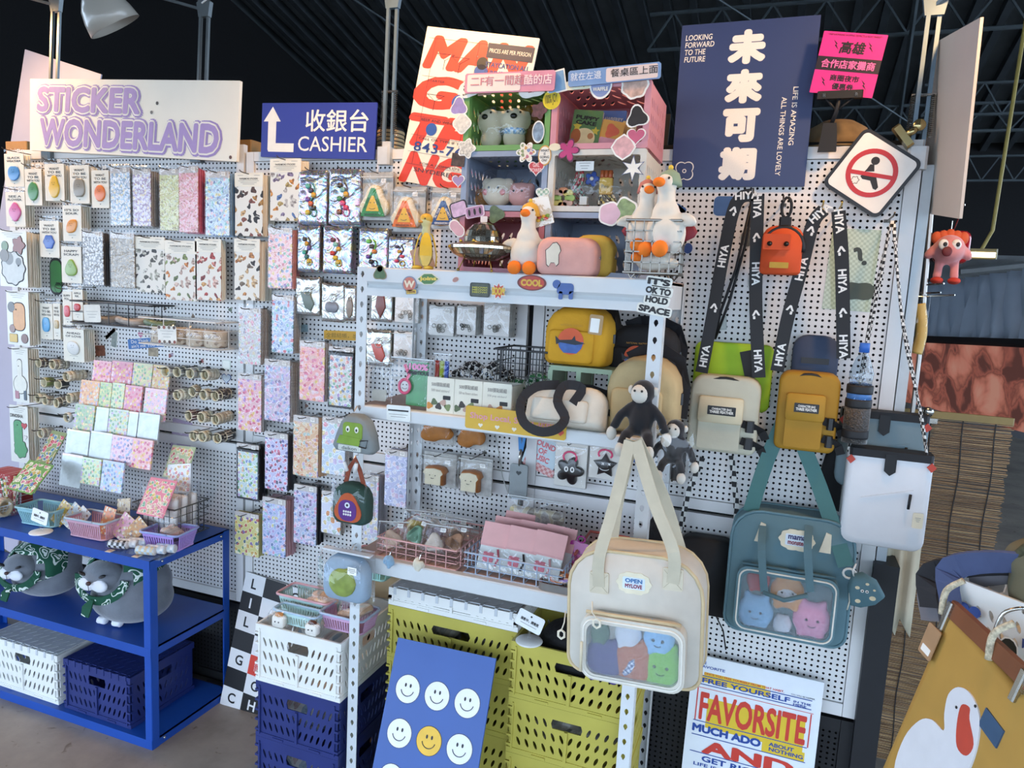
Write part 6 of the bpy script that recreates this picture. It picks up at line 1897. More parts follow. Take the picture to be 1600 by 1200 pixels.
for px,py,w,lab in((124,833,.036,'front of the pink basket'),(172,861,.02,'front of the left acrylic bin'),(214,869,.022,'front of the right acrylic bin'),(45,812,.03,'foot of the mint basket')):
    p=TP(px,py)
    t=thing('price_slip','cream printed price slip lying at the '+lab,'tag',(p.x,p.y,TT),(0,0,.1))
    MB().box(-w/2,w/2,-.011,.011,0,.0012).build('slip',M('#d9cdb8',.5),t)
    MB().box(-w*.36,w*.36,-.002,.002,.0012,.0015).build('print',M('#a8604a',.5),t)
# far-left clutter
p=P(12,735,1.8)
t=thing('red_box','red box with white dots at the left edge of the table','box',(p.x,1.78,TT))
MB().bbox(-.08,.05,0,.08,0,.115,.006).build('box',PRINT('#a8302a',['#e6dcd0'],90,.16,'#a8302a',.3,.5,0,1),t)
t=thing('pencil_cup','clear cup of striped pencils at the left table edge','cup',(P(8,770,1.7).x,1.72,TT))
MB().lathe([(.028,0),(.03,.001),(.032,.08),(.031,.08),(.028,.003),(0,.003)],18).build('cup',CLEAR(.1,bump=.1),t,True)
for i in range(6):
    MB().tube([(.012*cos(i),.012*sin(i),.004),(.026*cos(i),.026*sin(i),.13)],.0035,6).build('pencil',CHECK(('#b83a3a','#3a7a4a','#d8b84a')[i%3],'#e8e4d8',90),t)
# black and white wire trays on the wall
x0,x1,zb,zt_=rect(118,474,240,508,1.9)
wire_basket(x0,x1,1.88,1.99,zb,zt_,M('#1b1b1d',.4),'black wire tray on the wall with hair bands',nx=4,ny=2,nz=2,r=.0016)
for i in range(3):
    t=thing('hair_band',('left','middle','right')[i]+' padded grey hair band in the black wire tray','hair band',(x0+.09+.13*i,1.94,zb+.016))
    MB().tube([(.05*cos(a),.03*sin(a),.004*sin(a*2))for a in[2*pi*q/18 for q in range(18)]],.012,8,True).build('band',M(('#8a8680','#b0a498','#6a7a58')[i],.6,.3,40,coat=.4),t,True)
x0,x1,zb,zt_=rect(228,500,348,541,1.9)
wire_basket(x0,x1,1.87,1.985,zb,zt_,M('#dcd8d0',.4),'white wire basket on the wall with bagged beige rolls',nx=3,ny=2,nz=3,r=.0014)
for i in range(4):
    t=thing('bagged_roll',('first','second','third','fourth')[i]+' beige printed roll in the white wall basket','roll',(x0+.05+(x1-x0-.1)/3*i,1.925,zb+.003))
    MB().lathe([(0,0),(.036,0),(.038,.004),(.038,.05),(.036,.055),(.026,.056),(.024,.02),(0,.02)],20).build('roll',PRINT('#c9b9a2',['#8a6a50','#a8927a','#d8ccb8'],55,.25,'#c9b9a2',.6),t,True)
    MB().ell((0,0,.035),(.044,.044,.042),14,8,.8).build('clear_bag',FILM,t,True)
o,w,h=board('price_card','bear-shaped white price card on the black wire tray','card',(130,476),(156,476),(129,503),1.876,mat=M('#e2dfd4',.5),t=.001,rnd=.006);rows(o,w,h*.6,3,y=-.0005,dz=.01,x=w/2)
o,w,h=board('price_card','floral-edged white price card on the white wall basket','card',(246,509),(275,510),(246,535),1.866,mat=M('#e6e2d8',.5),t=.001,rnd=.004);rows(o,w,h*.7,3,y=-.0005,dz=.01,x=w/2)
for i in range(8):
    sticker(o,circ(.007,10),M(('#4a2f26','#8a4a3a','#6a5a4a')[i%3],.5,.3,80),(w*(.1+.27*(i%4))),h*(.92 if i<4 else .06))
# ------------------------------------------------ seal plushes
FUR=M('#6f747c',.95,.12,18,sheen=.5,bump=.35,bscale=60)
SCARF=SWIRL()
WHF=M('#dfe2e8',.95,.05,20,sheen=.4)
def seal(x,y,z,s,label,face,rotz=0,up=True):
    t=thing('seal_plush',label,'plush',(x,y,z),(0,0,rotz))
    mb=MB()
    mb.ell((0,0,.075*s),(.122*s,.1*s,.075*s),20,12)
    mb.ell((.01*s,.01*s,.12*s),(.1*s,.09*s,.07*s),20,12)
    remesh(mb.build('body',FUR,t,True),.008,5)
    hx,hy,hz=face
    rot=Matrix.Rotation(.25,3,'X')
    remesh(MB().ell((hx,hy,hz),(.062*s,.05*s,.044*s),18,12).build('head',FUR,t,True),.007,3)
    for q in(-1,1):
        MB().ell((hx+q*.02*s,hy-.041*s,hz-.014*s),(.029*s,.011*s,.019*s),12,8).build('muzzle',WHF,t,True)
        MB().ell((hx+q*.034*s,hy-.043*s,hz+.016*s),(.012*s,.007*s,.0045*s),10,6,rot=Matrix.Rotation(q*-.35,3,'Y')).build('eye',DARK,t,True)
    MB().ell((hx,hy-.057*s,hz-.004*s),(.008*s,.006*s,.006*s),10,7).build('nose',M('#3a2420',.35),t,True)
    MB().tube([(hx,hy-.058*s,hz-.01*s),(hx,hy-.056*s,hz-.026*s)],.0009,4).build('mouth_seam',DARK,t)
    # scarf: hood over the back of the head and the shoulders, tied below the chin
    hood=MB().ell((hx+.022*s,hy+.062*s,hz-.004*s),(.108*s,.098*s,.082*s),26,18)
    hood.f=[f for f in hood.f if sum(hood.v[i][1]for i in f)/4>hy-.008*s and sum(hood.v[i][2]for i in f)/4>hz-.045*s-.25*(sum(hood.v[i][1]for i in f)/4-hy)]
    solid(hood.build('scarf',SCARF,t,True,fix=False),.004,1)
    mb=MB()
    ring=[(hx+.006*s+.078*s*cos(a),hy-.012*s-.03*s*abs(sin(a)),hz-.006*s+.054*s*sin(a))for a in[pi-.1+(pi+.2)*k/16 for k in range(17)]]
    mb.ribbon(ring,.026*s,.006,(0,1,.2)).build('scarf_band',SCARF,t,True)
    MB().ribbon([(hx,hy-.046*s,hz-.058*s),(hx-.004,hy-.06*s,hz-.075*s),(hx-.008,hy-.064*s,hz-.1*s)],[.012*s,.03*s,.024*s],.006,(0,1,0)).build('scarf_tail',SCARF,t,True)
    if up:
        for q in(-1,1):
            mb=MB()
            for k in range(3):
                mb.ell((-.03*s+q*.026*s+(k-1)*.009*s,-.056*s,.012*s),(.008*s,.014*s,.011*s),9,6)
            remesh(mb.build('paw',WHF,t,True),.004,2)
    return t
p=P(66,905,1.73)
seal(p.x,1.75,.34,1.0,'grey seal plush in a green scroll scarf, lying lower at left',(-.03,-.075,.125),.12,False)
p=P(205,920,1.73)
seal(p.x,1.735,.34,1.12,'grey seal plush in a green scroll scarf with white paws showing',(-.05,-.066,.172),.12,True)
# ================================================================ goods on the shelf's middle and bottom boards
# stickers on the beam
def bst(px,py,out,mat,rim=None,rot=0,txt=None,tc='#e6c85a',y=FY-.0045,bold=.05):
    p=P(px,py,y)
    s=sticker(shelf,out,mat,p.x,p.z,y-.0005,rim,rot)
    if txt:
        w_=max(q[0]for q in out)-min(q[0]for q in out);h_=max(q[1]for q in out)-min(q[1]for q in out)
        text(s,txt,0,0,w=w_*.74,h=h_*.45,mat=M(tc,.5),y=-.0015,bold=bold)
    return s
bst(594,427,polar(lambda a:.018*(1+.18*cos(3*a+pi/2)),24),M('#4f6a45',.5,.3,60),M('#8a7a5a',.4))
bst(594,420,circ(.009,14),M('#9a8a62',.5),M('#9a8a62',.5))
bst(640,444,circ(.02,24),M('#c4705a',.4,.2,60),M('#7a88a0',.4),0,'W','#ecdcc0')
bst(643,456,rrect(-.016,.016,-.006,.006,.003),M('#d8b84a',.4),M('#7a88a0',.4),-.1,'100%','#8a5a2a')
bst(669,436,[(-.032,0),(-.012,.014),(.012,.014),(.032,0),(.012,-.014),(-.012,-.014)],M('#47763a',.4),M('#e0d8c0',.4),-.05,'Joins')
bst(712,437,circ(.009,16,0,0,.006),M('#a87a70',.4),M('#d8b8ac',.4),-.5)
bst(750,453,rrect(-.026,.026,-.017,.017,.005),M('#4a4f3f',.4,.3,60),M('#2a2a26',.4),0,'MEOW!\nMEOW!\nMEOW!','#c9c04a',bold=.02)
bst(779,455,star(.022,.013,9),M('#c8402f',.4),None,0,'BOOM','#e6c040')
bst(831,442,circ(.036,30,0,0,.018),M('#b83a2a',.4),M('#6a2018',.4),0,'COOL','#dcae40',bold=.06)
e_=bst(882,452,rrect(-.018,.022,-.012,.014,.008),M('#3a5a9a',.4,.1),M('#3a5a9a',.4))
bst(870,444,circ(.01,14),M('#3a5a9a',.4),M('#3a5a9a',.4));bst(876,461,rrect(-.005,.005,-.01,.01,.003),M('#3a5a9a',.4),M('#3a5a9a',.4));bst(892,461,rrect(-.005,.005,-.01,.01,.003),M('#3a5a9a',.4),M('#3a5a9a',.4))
p=P(1028,462,FY-.004)
for i,(s,dx,dz,rr)in enumerate((("IT'S",.0,.03,.1),('OK TO',.0,.01,.12),('HOLD',-.002,-.01,.12),('SPACE',-.006,-.032,.14))):
    tw=.014*len(s.replace(' ',''))if len(s)>4 else .05
    MB().plate(rrect(-tw/2-.004,tw/2+.004,-.011,.011,.006,3),-.0006,0).build('sticker',M('#e6e4d8',.4),shelf,loc=(p.x+dx,FY-.0026,p.z+dz)).rotation_euler=(0,rr,0)
    text(shelf,s,p.x+dx,p.z+dz,w=tw,h=.015,mat=DARK,y=FY-.004,bold=.06,rot=rr)
bst(1016,665,heart(.02),M('#d8d4c8',.4),False,y=FY-.004)
# yellow shop-local banner and notice
o,w,h=board('shelf_banner','yellow banner with pink words and white hearts on the middle shelf edge','sign',(728,633),(886,652),(726,668),FY-.006,mat=M('#d2a934',.5,.04),t=.0025,rnd=.004)
text(o,'Shop Local, Stay Cute!',w*.46,h*.56,w=w*.82,h=h*.34,mat=M('#d88fa0',.5),bold=.015)
for k in range(5):
    MB().plate(heart(.012,w*(.16+.17*k),h*.2),-.0006,0).build('heart',M('#e2dccb',.5),o)
MB().plate(heart(.016,w*.95,h*.3),-.0008,0).build('heart',M('#c8503f',.5),o)
o,w,h=board('notice_card','small white notice card taped to the middle shelf edge','sign',(604,632),(641,635),(603,656),FY-.006,mat=M('#e4e6e0',.5),t=.0015,rnd=.003)
rows(o,w,h*.62,1,DARK,y=-.0005,ww=.86,t=.004,x=w/2);rows(o,w,h*.4,2,y=-.0005,ww=.8,dz=.006,x=w/2)
def MP(px,py,y):return P(px,py,y)
def zipbag(px0,py0,px1,py1,y,zbase,label,fn=None,t=.02,rotx=-.06,name='zip_bag',film=None):
    x0,x1,zb,zt_=rect(px0,py0,px1,py1,y)
    w,h=x1-x0,zt_-zbase
    o=thing(name,label,'bag',((x0+x1)/2,y,zbase),(rotx,0,0))
    if fn:fn(o,w,h)
    MB().puff(rrect(-w/2,w/2,0,h,.004,2),t,((0,0),(0,.15),(.06,.8),(.2,1)),back=.003).build('clear_bag',film or FILMW,o,True)
    MB().box(-w/2,w/2,-.003,.003,h*.9,h*.92).build('zip_seal',M('#d5d8d8',.25,.05,coat=.5),o)
    return o
def greencard(o,w,h):
    MB().plate(rrect(-w*.1,w*.38,h*.06,h*.86,.002,1),-.002,0).build('card',M('#2f8a4c',.4,.15,30,coat=.5),o)
    MB().tube([(-w*.12+.016*cos(a),-.009,h*.4+.018*sin(a))for a in[2*pi*k/16 for k in range(16)]],.004,6,True).build('mirror_frame',M('#c83a68',.4,coat=.5),o,True)
    d=MB().plate(circ(.0145,20,-w*.12,h*.4),-.008,-.006).build('smile_disc',M('#c9c9c6',.3),o)
    mb=MB();mb.plate(circ(.0018,8,-w*.12-.005,h*.43),-.0086,-.008);mb.plate(circ(.0018,8,-w*.12+.005,h*.43),-.0086,-.008)
    mb.tube([(-w*.12+.008*sin(q),-.0084,h*.39-.005*cos(q))for q in[-1.1+.3*k for k in range(8)]],.0008,4);mb.build('smile',DARK,d)
    MB().ribbon([(-w*.1,-.009,h*.5),(-w*.02,-.01,h*.62),(-w*.14,-.01,h*.8)],.009,.002).build('strap',M('#d8527a',.5),o)
    text(o,'100%',w*.24,h*.78,w=w*.44,h=h*.12,mat=M('#d890b8',.5),y=-.024,bold=.06)
    text(o,'AMBITIOUS',w*.24,h*.67,w=w*.5,h=h*.07,mat=M('#2a1f30',.5),y=-.0245,bold=.05)
zipbag(609,553,676,630,1.655,MIDZ,'clear bag with green card and pink smiley mirror on the middle shelf',greencard,.022)
zipbag(575,560,612,632,1.68,MIDZ,'empty-looking clear bag at the left end of the middle shelf',lambda o,w,h:MB().plate(rrect(-w*.3,w*.3,h*.05,h*.3,.003,1),-.003,0).build('card',M('#c9c8bc',.5),o))
zipbag(676,545,704,620,1.70,MIDZ,'clear bag with bright yellow and blue tubes behind the green card',lambda o,w,h:[MB().tube([(w*q,-.006,h*.2),(w*q,-.006,h*.8)],.006,8).build('tube_charm',M(c,.3,coat=.5),o,True)for q,c in((-.25,'#c03a30'),(0,'#b8c83a'),(.28,'#2f4fb0'))])
# tape box with three paper fronts
bx0,bx1,bz0,bz1=rect(667,598,800,640,1.64)
t=thing('tape_box','long paper-fronted box of wide printed tape on the middle shelf','box',((bx0+bx1)/2,1.64,MIDZ))
w=bx1-bx0;h=bz1-MIDZ
MB().frame([(-w/2,0),(w/2,0),(w/2,.08),(-w/2,.08)],[(-w/2+.002,.002),(w/2-.002,.002),(w/2-.002,.078),(-w/2+.002,.078)],0,h).xf(Matrix.Rotation(pi/2,4,'X')).xf(Matrix.Scale(-1,4,(0,1,0))).build('tray',M('#d8d4c6',.5),t,fix=True)
for k,s in enumerate(('500 label stickers!','500 tea flowers stickers','500 pop stickers!')):
    a=-w/2+w/3*k
    c=MB().plate([(a+.001,.001),(a+w/3-.001,.001),(a+w/3-.001,h+.006),(a+.001,h+.006)],-.0015,0).build('paper_front',M('#dfdccb',.5,.03),t)
    text(c,'500張貼紙組',a+w/6,h*.86,w=w*.22,h=h*.13,mat=GREYINK,y=-.002,bold=.02)
    text(c,s,a+w/6,h*.68,w=w*.22,h=h*.08,mat=GREYINK,y=-.002)
    MB().plate(rrect(a+w*.2,a+w*.29,h*.42,h*.54,.001,1),-.0022,-.0015).build('price_block',DARK,c)
    for q in range(5):
        MB().plate(polar(lambda x:.0085*(1+.2*cos(3*x+q)),14,a+w*(.04+.055*q),h*(.2+.12*(q%2))),-.0021,-.0015).build('drawing',M(('#c8863a','#5a6a4a','#3a3632','#b89a8a','#7a8a5a')[(q+k)%5],.5),c)
for k in range(4):
    o=thing('wide_tape_roll',('first','second','third','fourth')[k]+' wide tape roll standing in the paper-fronted box','tape roll',(bx0+w*(.13+.245*k),1.645,MIDZ+.034),(0,0,.1))
    v,f,n_,r,w_=roll_mesh(.031,.023,.055)
    mb=MB();mb.v=v;mb.f=f;mb.xf(Matrix.Rotation(pi,4,'X'));mb.build('core',M('#cbbba0',.6,.08),o,True,fix=False)
    tb=MB().lathe([(.03,-.0004),(.032,-.001),(.032,-.054),(.03,-.0546)],18,axis='y');tb.f=[x for x in tb.f if len(x)==4]
    tb.build('tape',PRINT('#cfc8ba',['#b8a898','#e2dcd0','#a8a098'],60,.3,'#cfc8ba',.6),o,True,fix=False)
    MB().ell((0,.03,.01),(.04,.034,.04),12,8,.8).build('clear_bag',FILM,o,True)
# black wire basket and checkered scrunchies
x0,x1,zb,zt_=rect(772,548,860,610,1.72)
wire_basket(x0,x1,1.72,1.86,MIDZ+.002,zt_,M('#161618',.4),'black wire basket on the middle shelf',nx=8,ny=7,nz=5,r=.0016)
def scrunchies(px,y,label,a,b,n=4,r=.032,z=MIDZ):
    for k in range(n):
        p=P(px[0]+(px[1]-px[0])*k/max(1,n-1),580,y+.012*(k%2))
        t=thing('scrunchie',ORD[k]+' '+label,'hair tie',(p.x,y+.012*(k%2),z+.03+.018*(k%2)),(.9,.3*k,0))
        m_=22
        pts=[(r*.62*cos(q),r*.62*sin(q),.004*sin(5*q))for q in[2*pi*j/m_ for j in range(m_)]]
        MB().tube(pts,.014,9,True,rr=[.0135+.0022*sin(j*2.1)for j in range(m_)]).build('cloth_ring',CHECK(a,b,75,.8,0),t,True)
        MB().ell((0,0,.0),(r*1.25,r*1.25,.026),14,8).build('clear_bag',FILM,t,True)
scrunchies((722,790),1.78,'black and white checkered scrunchie in a clear bag, middle shelf','#17171a','#e2e0da',5,z=MIDZ+.045)
scrunchies((810,842),1.77,'green and white checkered scrunchie in the black wire basket','#2f7a48','#dfe2da',2,z=MIDZ+.03)
# mint stand carrying the bags
x0,x1,zb,zt_=rect(862,572,962,640,1.76)
t=thing('mint_stand','pale green plastic step stand under the yellow bag','stand',((x0+x1)/2,1.72,MIDZ))
w,h=x1-x0,zt_-MIDZ;MT=M('#93a98c',.45,.05)
MB().bbox(-w/2,w/2,0,.14,h-.012,h,.004).build('top',MT,t)
for xx in(-w/2,-w*.06,w/2-.012):
    MB().box(xx,xx+.012,0,.012,0,h-.012).build('leg',MT,t);MB().box(xx,xx+.012,.128,.14,0,h-.012).build('leg',MT,t)
    MB().box(xx+.004,xx+.008,.012,.128,h*.5,h-.012).build('side_web',MT,t)
STZ=MIDZ+h
# small rucksack-like sling bags with shark badge
def sling(px0,py0,px1,py1,y,base,col,label,strap='#15151a',badge=True,tagc=True,dep=.07,rotz=0,rx=0):
    x0,x1,zb,zt_=rect(px0,py0,px1,py1,y)
    w,h=x1-x0,zt_-base
    t=thing('sling_bag',label,'bag',((x0+x1)/2,y,base),(rx,0,rotz))
    o=rrect(-w/2,w/2,0,h,h*.12,4,h*.42)
    CLO=M(col,.8,.06,25,bump=.2,bscale=90)
    MB().puff(o,dep,((.03,-.6),(0,-.5),(0,.45),(.03,.75),(.09,.93),(.25,1.0)),back=0).build('body',CLO,t,True)
    MB().puff(rrect(-w*.4,w*.3,h*.06,h*.6,h*.08),.012,((0,0),(0,.5),(.05,.9),(.15,1)),back=-dep*.97).build('front_pocket',CLO,t,True)
    q=[(w*.44*cos(a),-dep*.86,h*.52+h*.4*sin(a))for a in[pi-.15-(pi-.5)*k/14 for k in range(15)]]
    MB().tube(q,.0035,5).build('zipper',M('#17171a',.5),t,True)
    MB().ribbon([(-w*.3,.02,h*.95),(-w*.1,.03,h*1.07),(w*.2,.035,h*1.08),(w*.42,.03,h*.96),(w*.52,.02,h*.6),(w*.5,.02,h*.2)],.028,.003,(0,1,.5)).build('strap',M(strap,.7),t,True)
    MB().bbox(w*.46,w*.53,-.012,.006,h*.4,h*.55,.004).build('buckle',M('#121214',.4),t)
    if badge:
        bx,bz,r=-w*.04,h*.42,h*.22
        yy=-dep*.97-.0125
        e=MB().plate(circ(r,28,bx,bz),yy-.0008,yy).build('badge',M('#d8603a',.7,.08),t)
        MB().plate([(bx-r,bz),(bx+r,bz),(bx+r*.85,bz-r*.5),(bx+r*.5,bz-r*.88),(bx-r*.5,bz-r*.88),(bx-r*.85,bz-r*.5)],yy-.0012,yy-.0008).build('badge_sea',M('#4a6aa8',.7,.2,60),e)
        MB().plate([(bx-r*1.2,bz+r*.35),(bx-r*.85,bz+r*.05),(bx+r*.1,bz+r*.14),(bx+r*.3,bz+r*.45),(bx+r*.4,bz+r*.1),(bx+r*1.15,bz-r*.1),(bx+r*.4,bz-r*.25),(bx-r*.8,bz-r*.12),(bx-r*1.1,bz-r*.3)],yy-.0018,yy-.0012).build('badge_shark',M('#2a3038',.6),e)
        text(t,'NATIONAL WATERS',bx,bz+r*1.2,w=r*1.7,h=r*.16,mat=M('#b8862c',.6),y=yy-.0006)
    if tagc:
        g=MB().plate(rrect(-.017,.017,-.024,.024,.004,2),-.001,.001).build('hang_tag',M('#b59468',.6),t,loc=(w*.33,-dep-.012,h*.72));g.rotation_euler=(0,.06,0)
        MB().plate(rrect(-.013,.009,-.019,.015,.001,1),-.0016,-.001).build('tag_label',TAGW,g)
    return t,w,h
sling(862,478,960,568,1.8,STZ,'#d29a1e','mustard yellow shark sling bag with kraft hang tag, on the mint stand',dep=.075)
sling(952,508,1062,600,1.87,STZ-.03,'#151518','black shark sling bag behind the shelf post',tagc=False,dep=.06)
sling(955,556,1066,660,1.72,MIDZ,'#b79f72','tan sling bag on the middle shelf behind the monkey',badge=False,tagc=False,dep=.07)
tb,w,h=sling(826,606,950,668,1.64,MIDZ,'#cfc8b8','off-white sling bag lying on the middle shelf with black strap',badge=False,tagc=False,dep=.05,rx=-.35)
MB().ribbon(smooth([(-w*.1,-.05,h*.95),(-w*.35,-.07,h*.8),(-w*.5,-.075,h*.4),(-w*.42,-.08,-h*.1),(-w*.2,-.085,-h*.3),(w*.0,-.085,-h*.2),(w*.08,-.08,h*.1),(-w*.05,-.075,h*.5),(0,-.07,h*.9),(w*.2,-.06,h*.9),(w*.12,-.06,h*.5)],4),.022,.003,(0,1,.2)).build('loose_strap',M('#17161a',.7),tb,True)
# monkeys
def monkey(px,py,y,z,label,s=1.0,bag=False,rotz=0):
    p=P(px,py,y)
    t=thing('monkey_plush',label,'plush',(p.x,y,z),(0,0,rotz))
    BK=M('#141317',.95,.1,30,sheen=.3);WH_=M('#c9c4b8',.95,.05,30)
    mb=MB()
    mb.ell((0,0,.055*s),(.028*s,.024*s,.04*s));mb.ell((0,0,.115*s),(.027*s,.025*s,.028*s))
    for q in(-1,1):
        mb.tube([(q*.02*s,0,.085*s),(q*.045*s,-.008*s,.06*s),(q*.058*s,-.014*s,.03*s)],.011*s,8)
        mb.tube([(q*.014*s,-.005*s,.03*s),(q*.024*s,-.03*s,.022*s),(q*.03*s,-.042*s,.0*s)],.0125*s,8)
    remesh(mb.build('body',BK,t,True),.005,4)
    MB().ell((-.004*s,-.013*s,.112*s),(.02*s,.019*s,.021*s),14,9).build('face',WH_,t,True)
    for q in(-1,1):
        MB().ell((q*.027*s,0,.118*s),(.007*s,.005*s,.01*s),10,6).build('ear',WH_,t,True)
        MB().ell((q*.061*s,-.016*s,.018*s),(.012*s,.011*s,.016*s),10,7).build('hand',WH_,t,True)
        MB().ell((q*.031*s,-.046*s,-.01*s),(.0125*s,.011*s,.016*s),10,7).build('foot',WH_,t,True)
        dot(t,(-.004*s+q*.008*s,-.031*s,.12*s),.0028*s)
    if bag:
        MB().ell((0,-.01,.055*s),(.062*s,.05*s,.09*s),14,10,.7).build('clear_bag',FILMW,t,True)
    return t
monkey(1003,640,1.585,MIDZ-.004,'black monkey plush with pale face hugging the right shelf post',1.0,rotz=-.05)
monkey(1058,640,1.6,1.12,'black monkey plush in a clear bag, hanging right of the post',.8,True)
# ------------------------------------------------ bottom board
BZ=BOTZ
x0,x1=P(592,870,1.65).x,P(715,885,1.65).x
wire_basket(x0,x1,1.64,1.86,BZ+.001,BZ+.052,M('#cf9f9a',.4),'rose wire basket of bagged charms on the bottom shelf',nx=8,ny=8,nz=3,r=.0015)
def heap(x0,x1,y0,y1,z,label,cols,n=9,up=.06):
    for k in range(n):
        xx=x0+(x1-x0)*((k*.618)%1)*.8+(x1-x0)*.1;yy=y0+(y1-y0)*(.12+.76*k/n)
        t=thing('charm_bag',ORD[k%8]+' '+label,'bag',(xx,yy,z+.006+.004*(k%3)),(-.5,0,random.uniform(-.4,.4)))
        MB().puff(polar(lambda a:.024*(1+.2*cos(3*a+k)),16,0,.03),.014).build('charm',M(cols[k%len(cols)],.6,.15,50),t,True)
        MB().puff(rrect(-.042,.042,-.004,.085,.004,2),.02,((0,0),(0,.2),(.08,.8),(.25,1)),back=.006).build('clear_bag',FILMW,t,True)
        MB().box(-.042,.042,-.006,.002,.076,.079).build('zip_seal',M('#d5d6d2',.25,.05,coat=.5),t)
        price(t,.02,.066,-.012)
heap(x0,x1,1.65,1.85,BZ,'clear bag with a soft charm in the rose wire basket',['#d8b8a0','#e0d0c0','#8ab89a','#c89a7a','#b8a8b0','#d8c070'],8)
x0,x1=P(725,885,1.65).x,P(880,905,1.65).x
wire_basket(x0+.004,x1,1.64,1.84,BZ+.001,BZ+.055,M('#9fb0c4',.4),'pale blue wire basket of pink card packs on the bottom shelf',nx=8,ny=8,nz=3,r=.0015)
for k in range(7):
    r,c=k//3,k%3
    xx=x0+(x1-x0)*(.26+.26*c+.04*r)
    t=thing('pink_pack','%s pink-topped clear charm pack in the pale blue basket'%ORD[k],'pack',(xx,1.665+.05*r,BZ+.008+.002*r),(-.42,.06,.1-.06*c))
    MB().plate(rrect(-.04,.04,0,.12,.001,1),-.002,0).build('card',M('#d8dcd8',.4,.1,20,coat=.4),t)
    MB().plate(rrect(-.041,.041,.06,.122,.001,1),-.005,.001).build('header',M('#e0a8a4',.6,.04),t)
    MB().plate(rrect(-.028,.0,.02,.045,.003,2),-.004,-.002).build('puff_print',M('#d87a88',.5),t)
    MB().tube([(.008,-.006,.055),(.014,-.007,.035),(.008,-.007,.012)],.0028,6).build('strap',M(('#c85a6a','#1d1b1e','#d8a0a0')[k%3],.4),t,True)
    MB().plate(rrect(-.042,.042,-.001,.065,.002,1),-.0105,-.0095).build('film',FILMW,t)
# clear bin with charms at right, tray of bracelets
x0,x1=P(893,900,1.7).x,P(960,905,1.7).x
t=thing('charm_bin','clear bin with pink edges of coloured tags on the bottom shelf','bin',((x0+x1)/2,1.72,BZ))
w=x1-x0
for bx in((-w/2,w/2,0,.002,0,.06),(-w/2,w/2,.148,.15,0,.08),(-w/2,-w/2+.002,0,.15,0,.07),(w/2-.002,w/2,0,.15,0,.07),(-w/2,w/2,0,.15,0,.002)):
    MB().box(*bx).build('wall',CLEAR(.07,'#f6e4e4',bump=.05),t)
MB().tube([(-w/2,.0,.07),(-w/2,.15,.085),(w/2,.15,.085)],.004,6).build('edge_strip',M('#a8504a',.4),t,True)
for k,(px,c,lab)in enumerate(((898,'#b0208a','magenta'),(935,'#1f9a50','green'))):
    o=thing('luggage_tag',lab+' plastic tag with orange cord in the clear bin','tag',(P(px,840,1.73).x,1.735,BZ+.006),(-.15,.14,0))
    MB().plate(rrect(-.026,.026,0,.09,.006,3),-.003,0).build('plate',M(c,.25,.05,coat=.6),o)
    rows(o,.035,.06,4,M(c,.5)if False else DARK,y=-.0033,dz=.01,ww=.8)
    MB().tube([(.01*cos(a),-.003,.098+.008*sin(a))for a in[2*pi*q/12 for q in range(12)]],.002,5,True).build('loop',M(c,.3),o,True)
    MB().tube([(-.02+.008*j,-.012,.02+.018*sin(j*1.3))for j in range(9)],.003,6).build('cord',M('#e2672c',.5),o,True)
x0,x1=P(857,905,1.64).x,P(915,915,1.64).x
t=thing('bracelet_tray','low tray of orange and lilac bagged bracelets beside the cream bag','tray',((x0+x1)/2,1.625,BZ+.001))
w=x1-x0+.05
o1=rrect(-w/2,w/2,0,.11,.02,4);
tr_=MB().frame(o1,[(p[0]*.95,.055+(p[1]-.055)*.92)for p in o1],0,.018);tr_.v=[(v[0],v[2],v[1])for v in tr_.v];tr_.build('rim',M('#8a8784',.3,metal=.6),t)
for k in range(7):
    MB().tube([(-.03+.012*k+.02*cos(a),.05+.022*sin(a),.02+.008*sin(a+k))for a in[2*pi*q/14 for q in range(14)]],.004,6,True).build('bracelet',M(('#e0783a','#e8c0a0','#9a7ab8','#d8a078')[k%4],.4,.1,coat=.5),t,True)
MB().ell((0,.055,.022),(w*.44,.05,.026),14,8,.7).build('clear_bag',FILM,t,True)
for px,py,c,lab in((607,876,'#7fa2bc','blue'),(654,880,'#cfc8b4','cream')):
    p=P(px,py,1.595)
    t=thing('pompom_charm',lab+' fluffy pom-pom charm hanging at the bottom shelf edge','charm',(p.x,1.597,p.z-.02))
    mb=MB()
    for k in range(26):
        v=Vector((random.gauss(0,1),random.gauss(0,1),random.gauss(0,1))).normalized()
        mb.ell((v.x*.011,v.y*.009,v.z*.012+.016),(.006,.006,.008),8,5)
    remesh(mb.build('fluff',M(c,.95,.12,60,sheen=.5),t,True),.003,1)
    MB().tube([(0,0,.028),(.002,.004,.04),(0,.03,.048)],.0012,5).build('cord',CHROME,t)
# wide bag pile behind
t=zipbag(790,775,890,815,1.9,BZ+.03,'crinkled clear bags heaped at the back of the bottom shelf',lambda o,w,h:MB().puff(rrect(-w*.42,w*.42,0,h*.7,.01),.02).build('contents',PRINT('#cdc4a8',['#d8c98a','#c8c4bc','#a8a090'],40,.45,'#d8d4c4'),o,True))
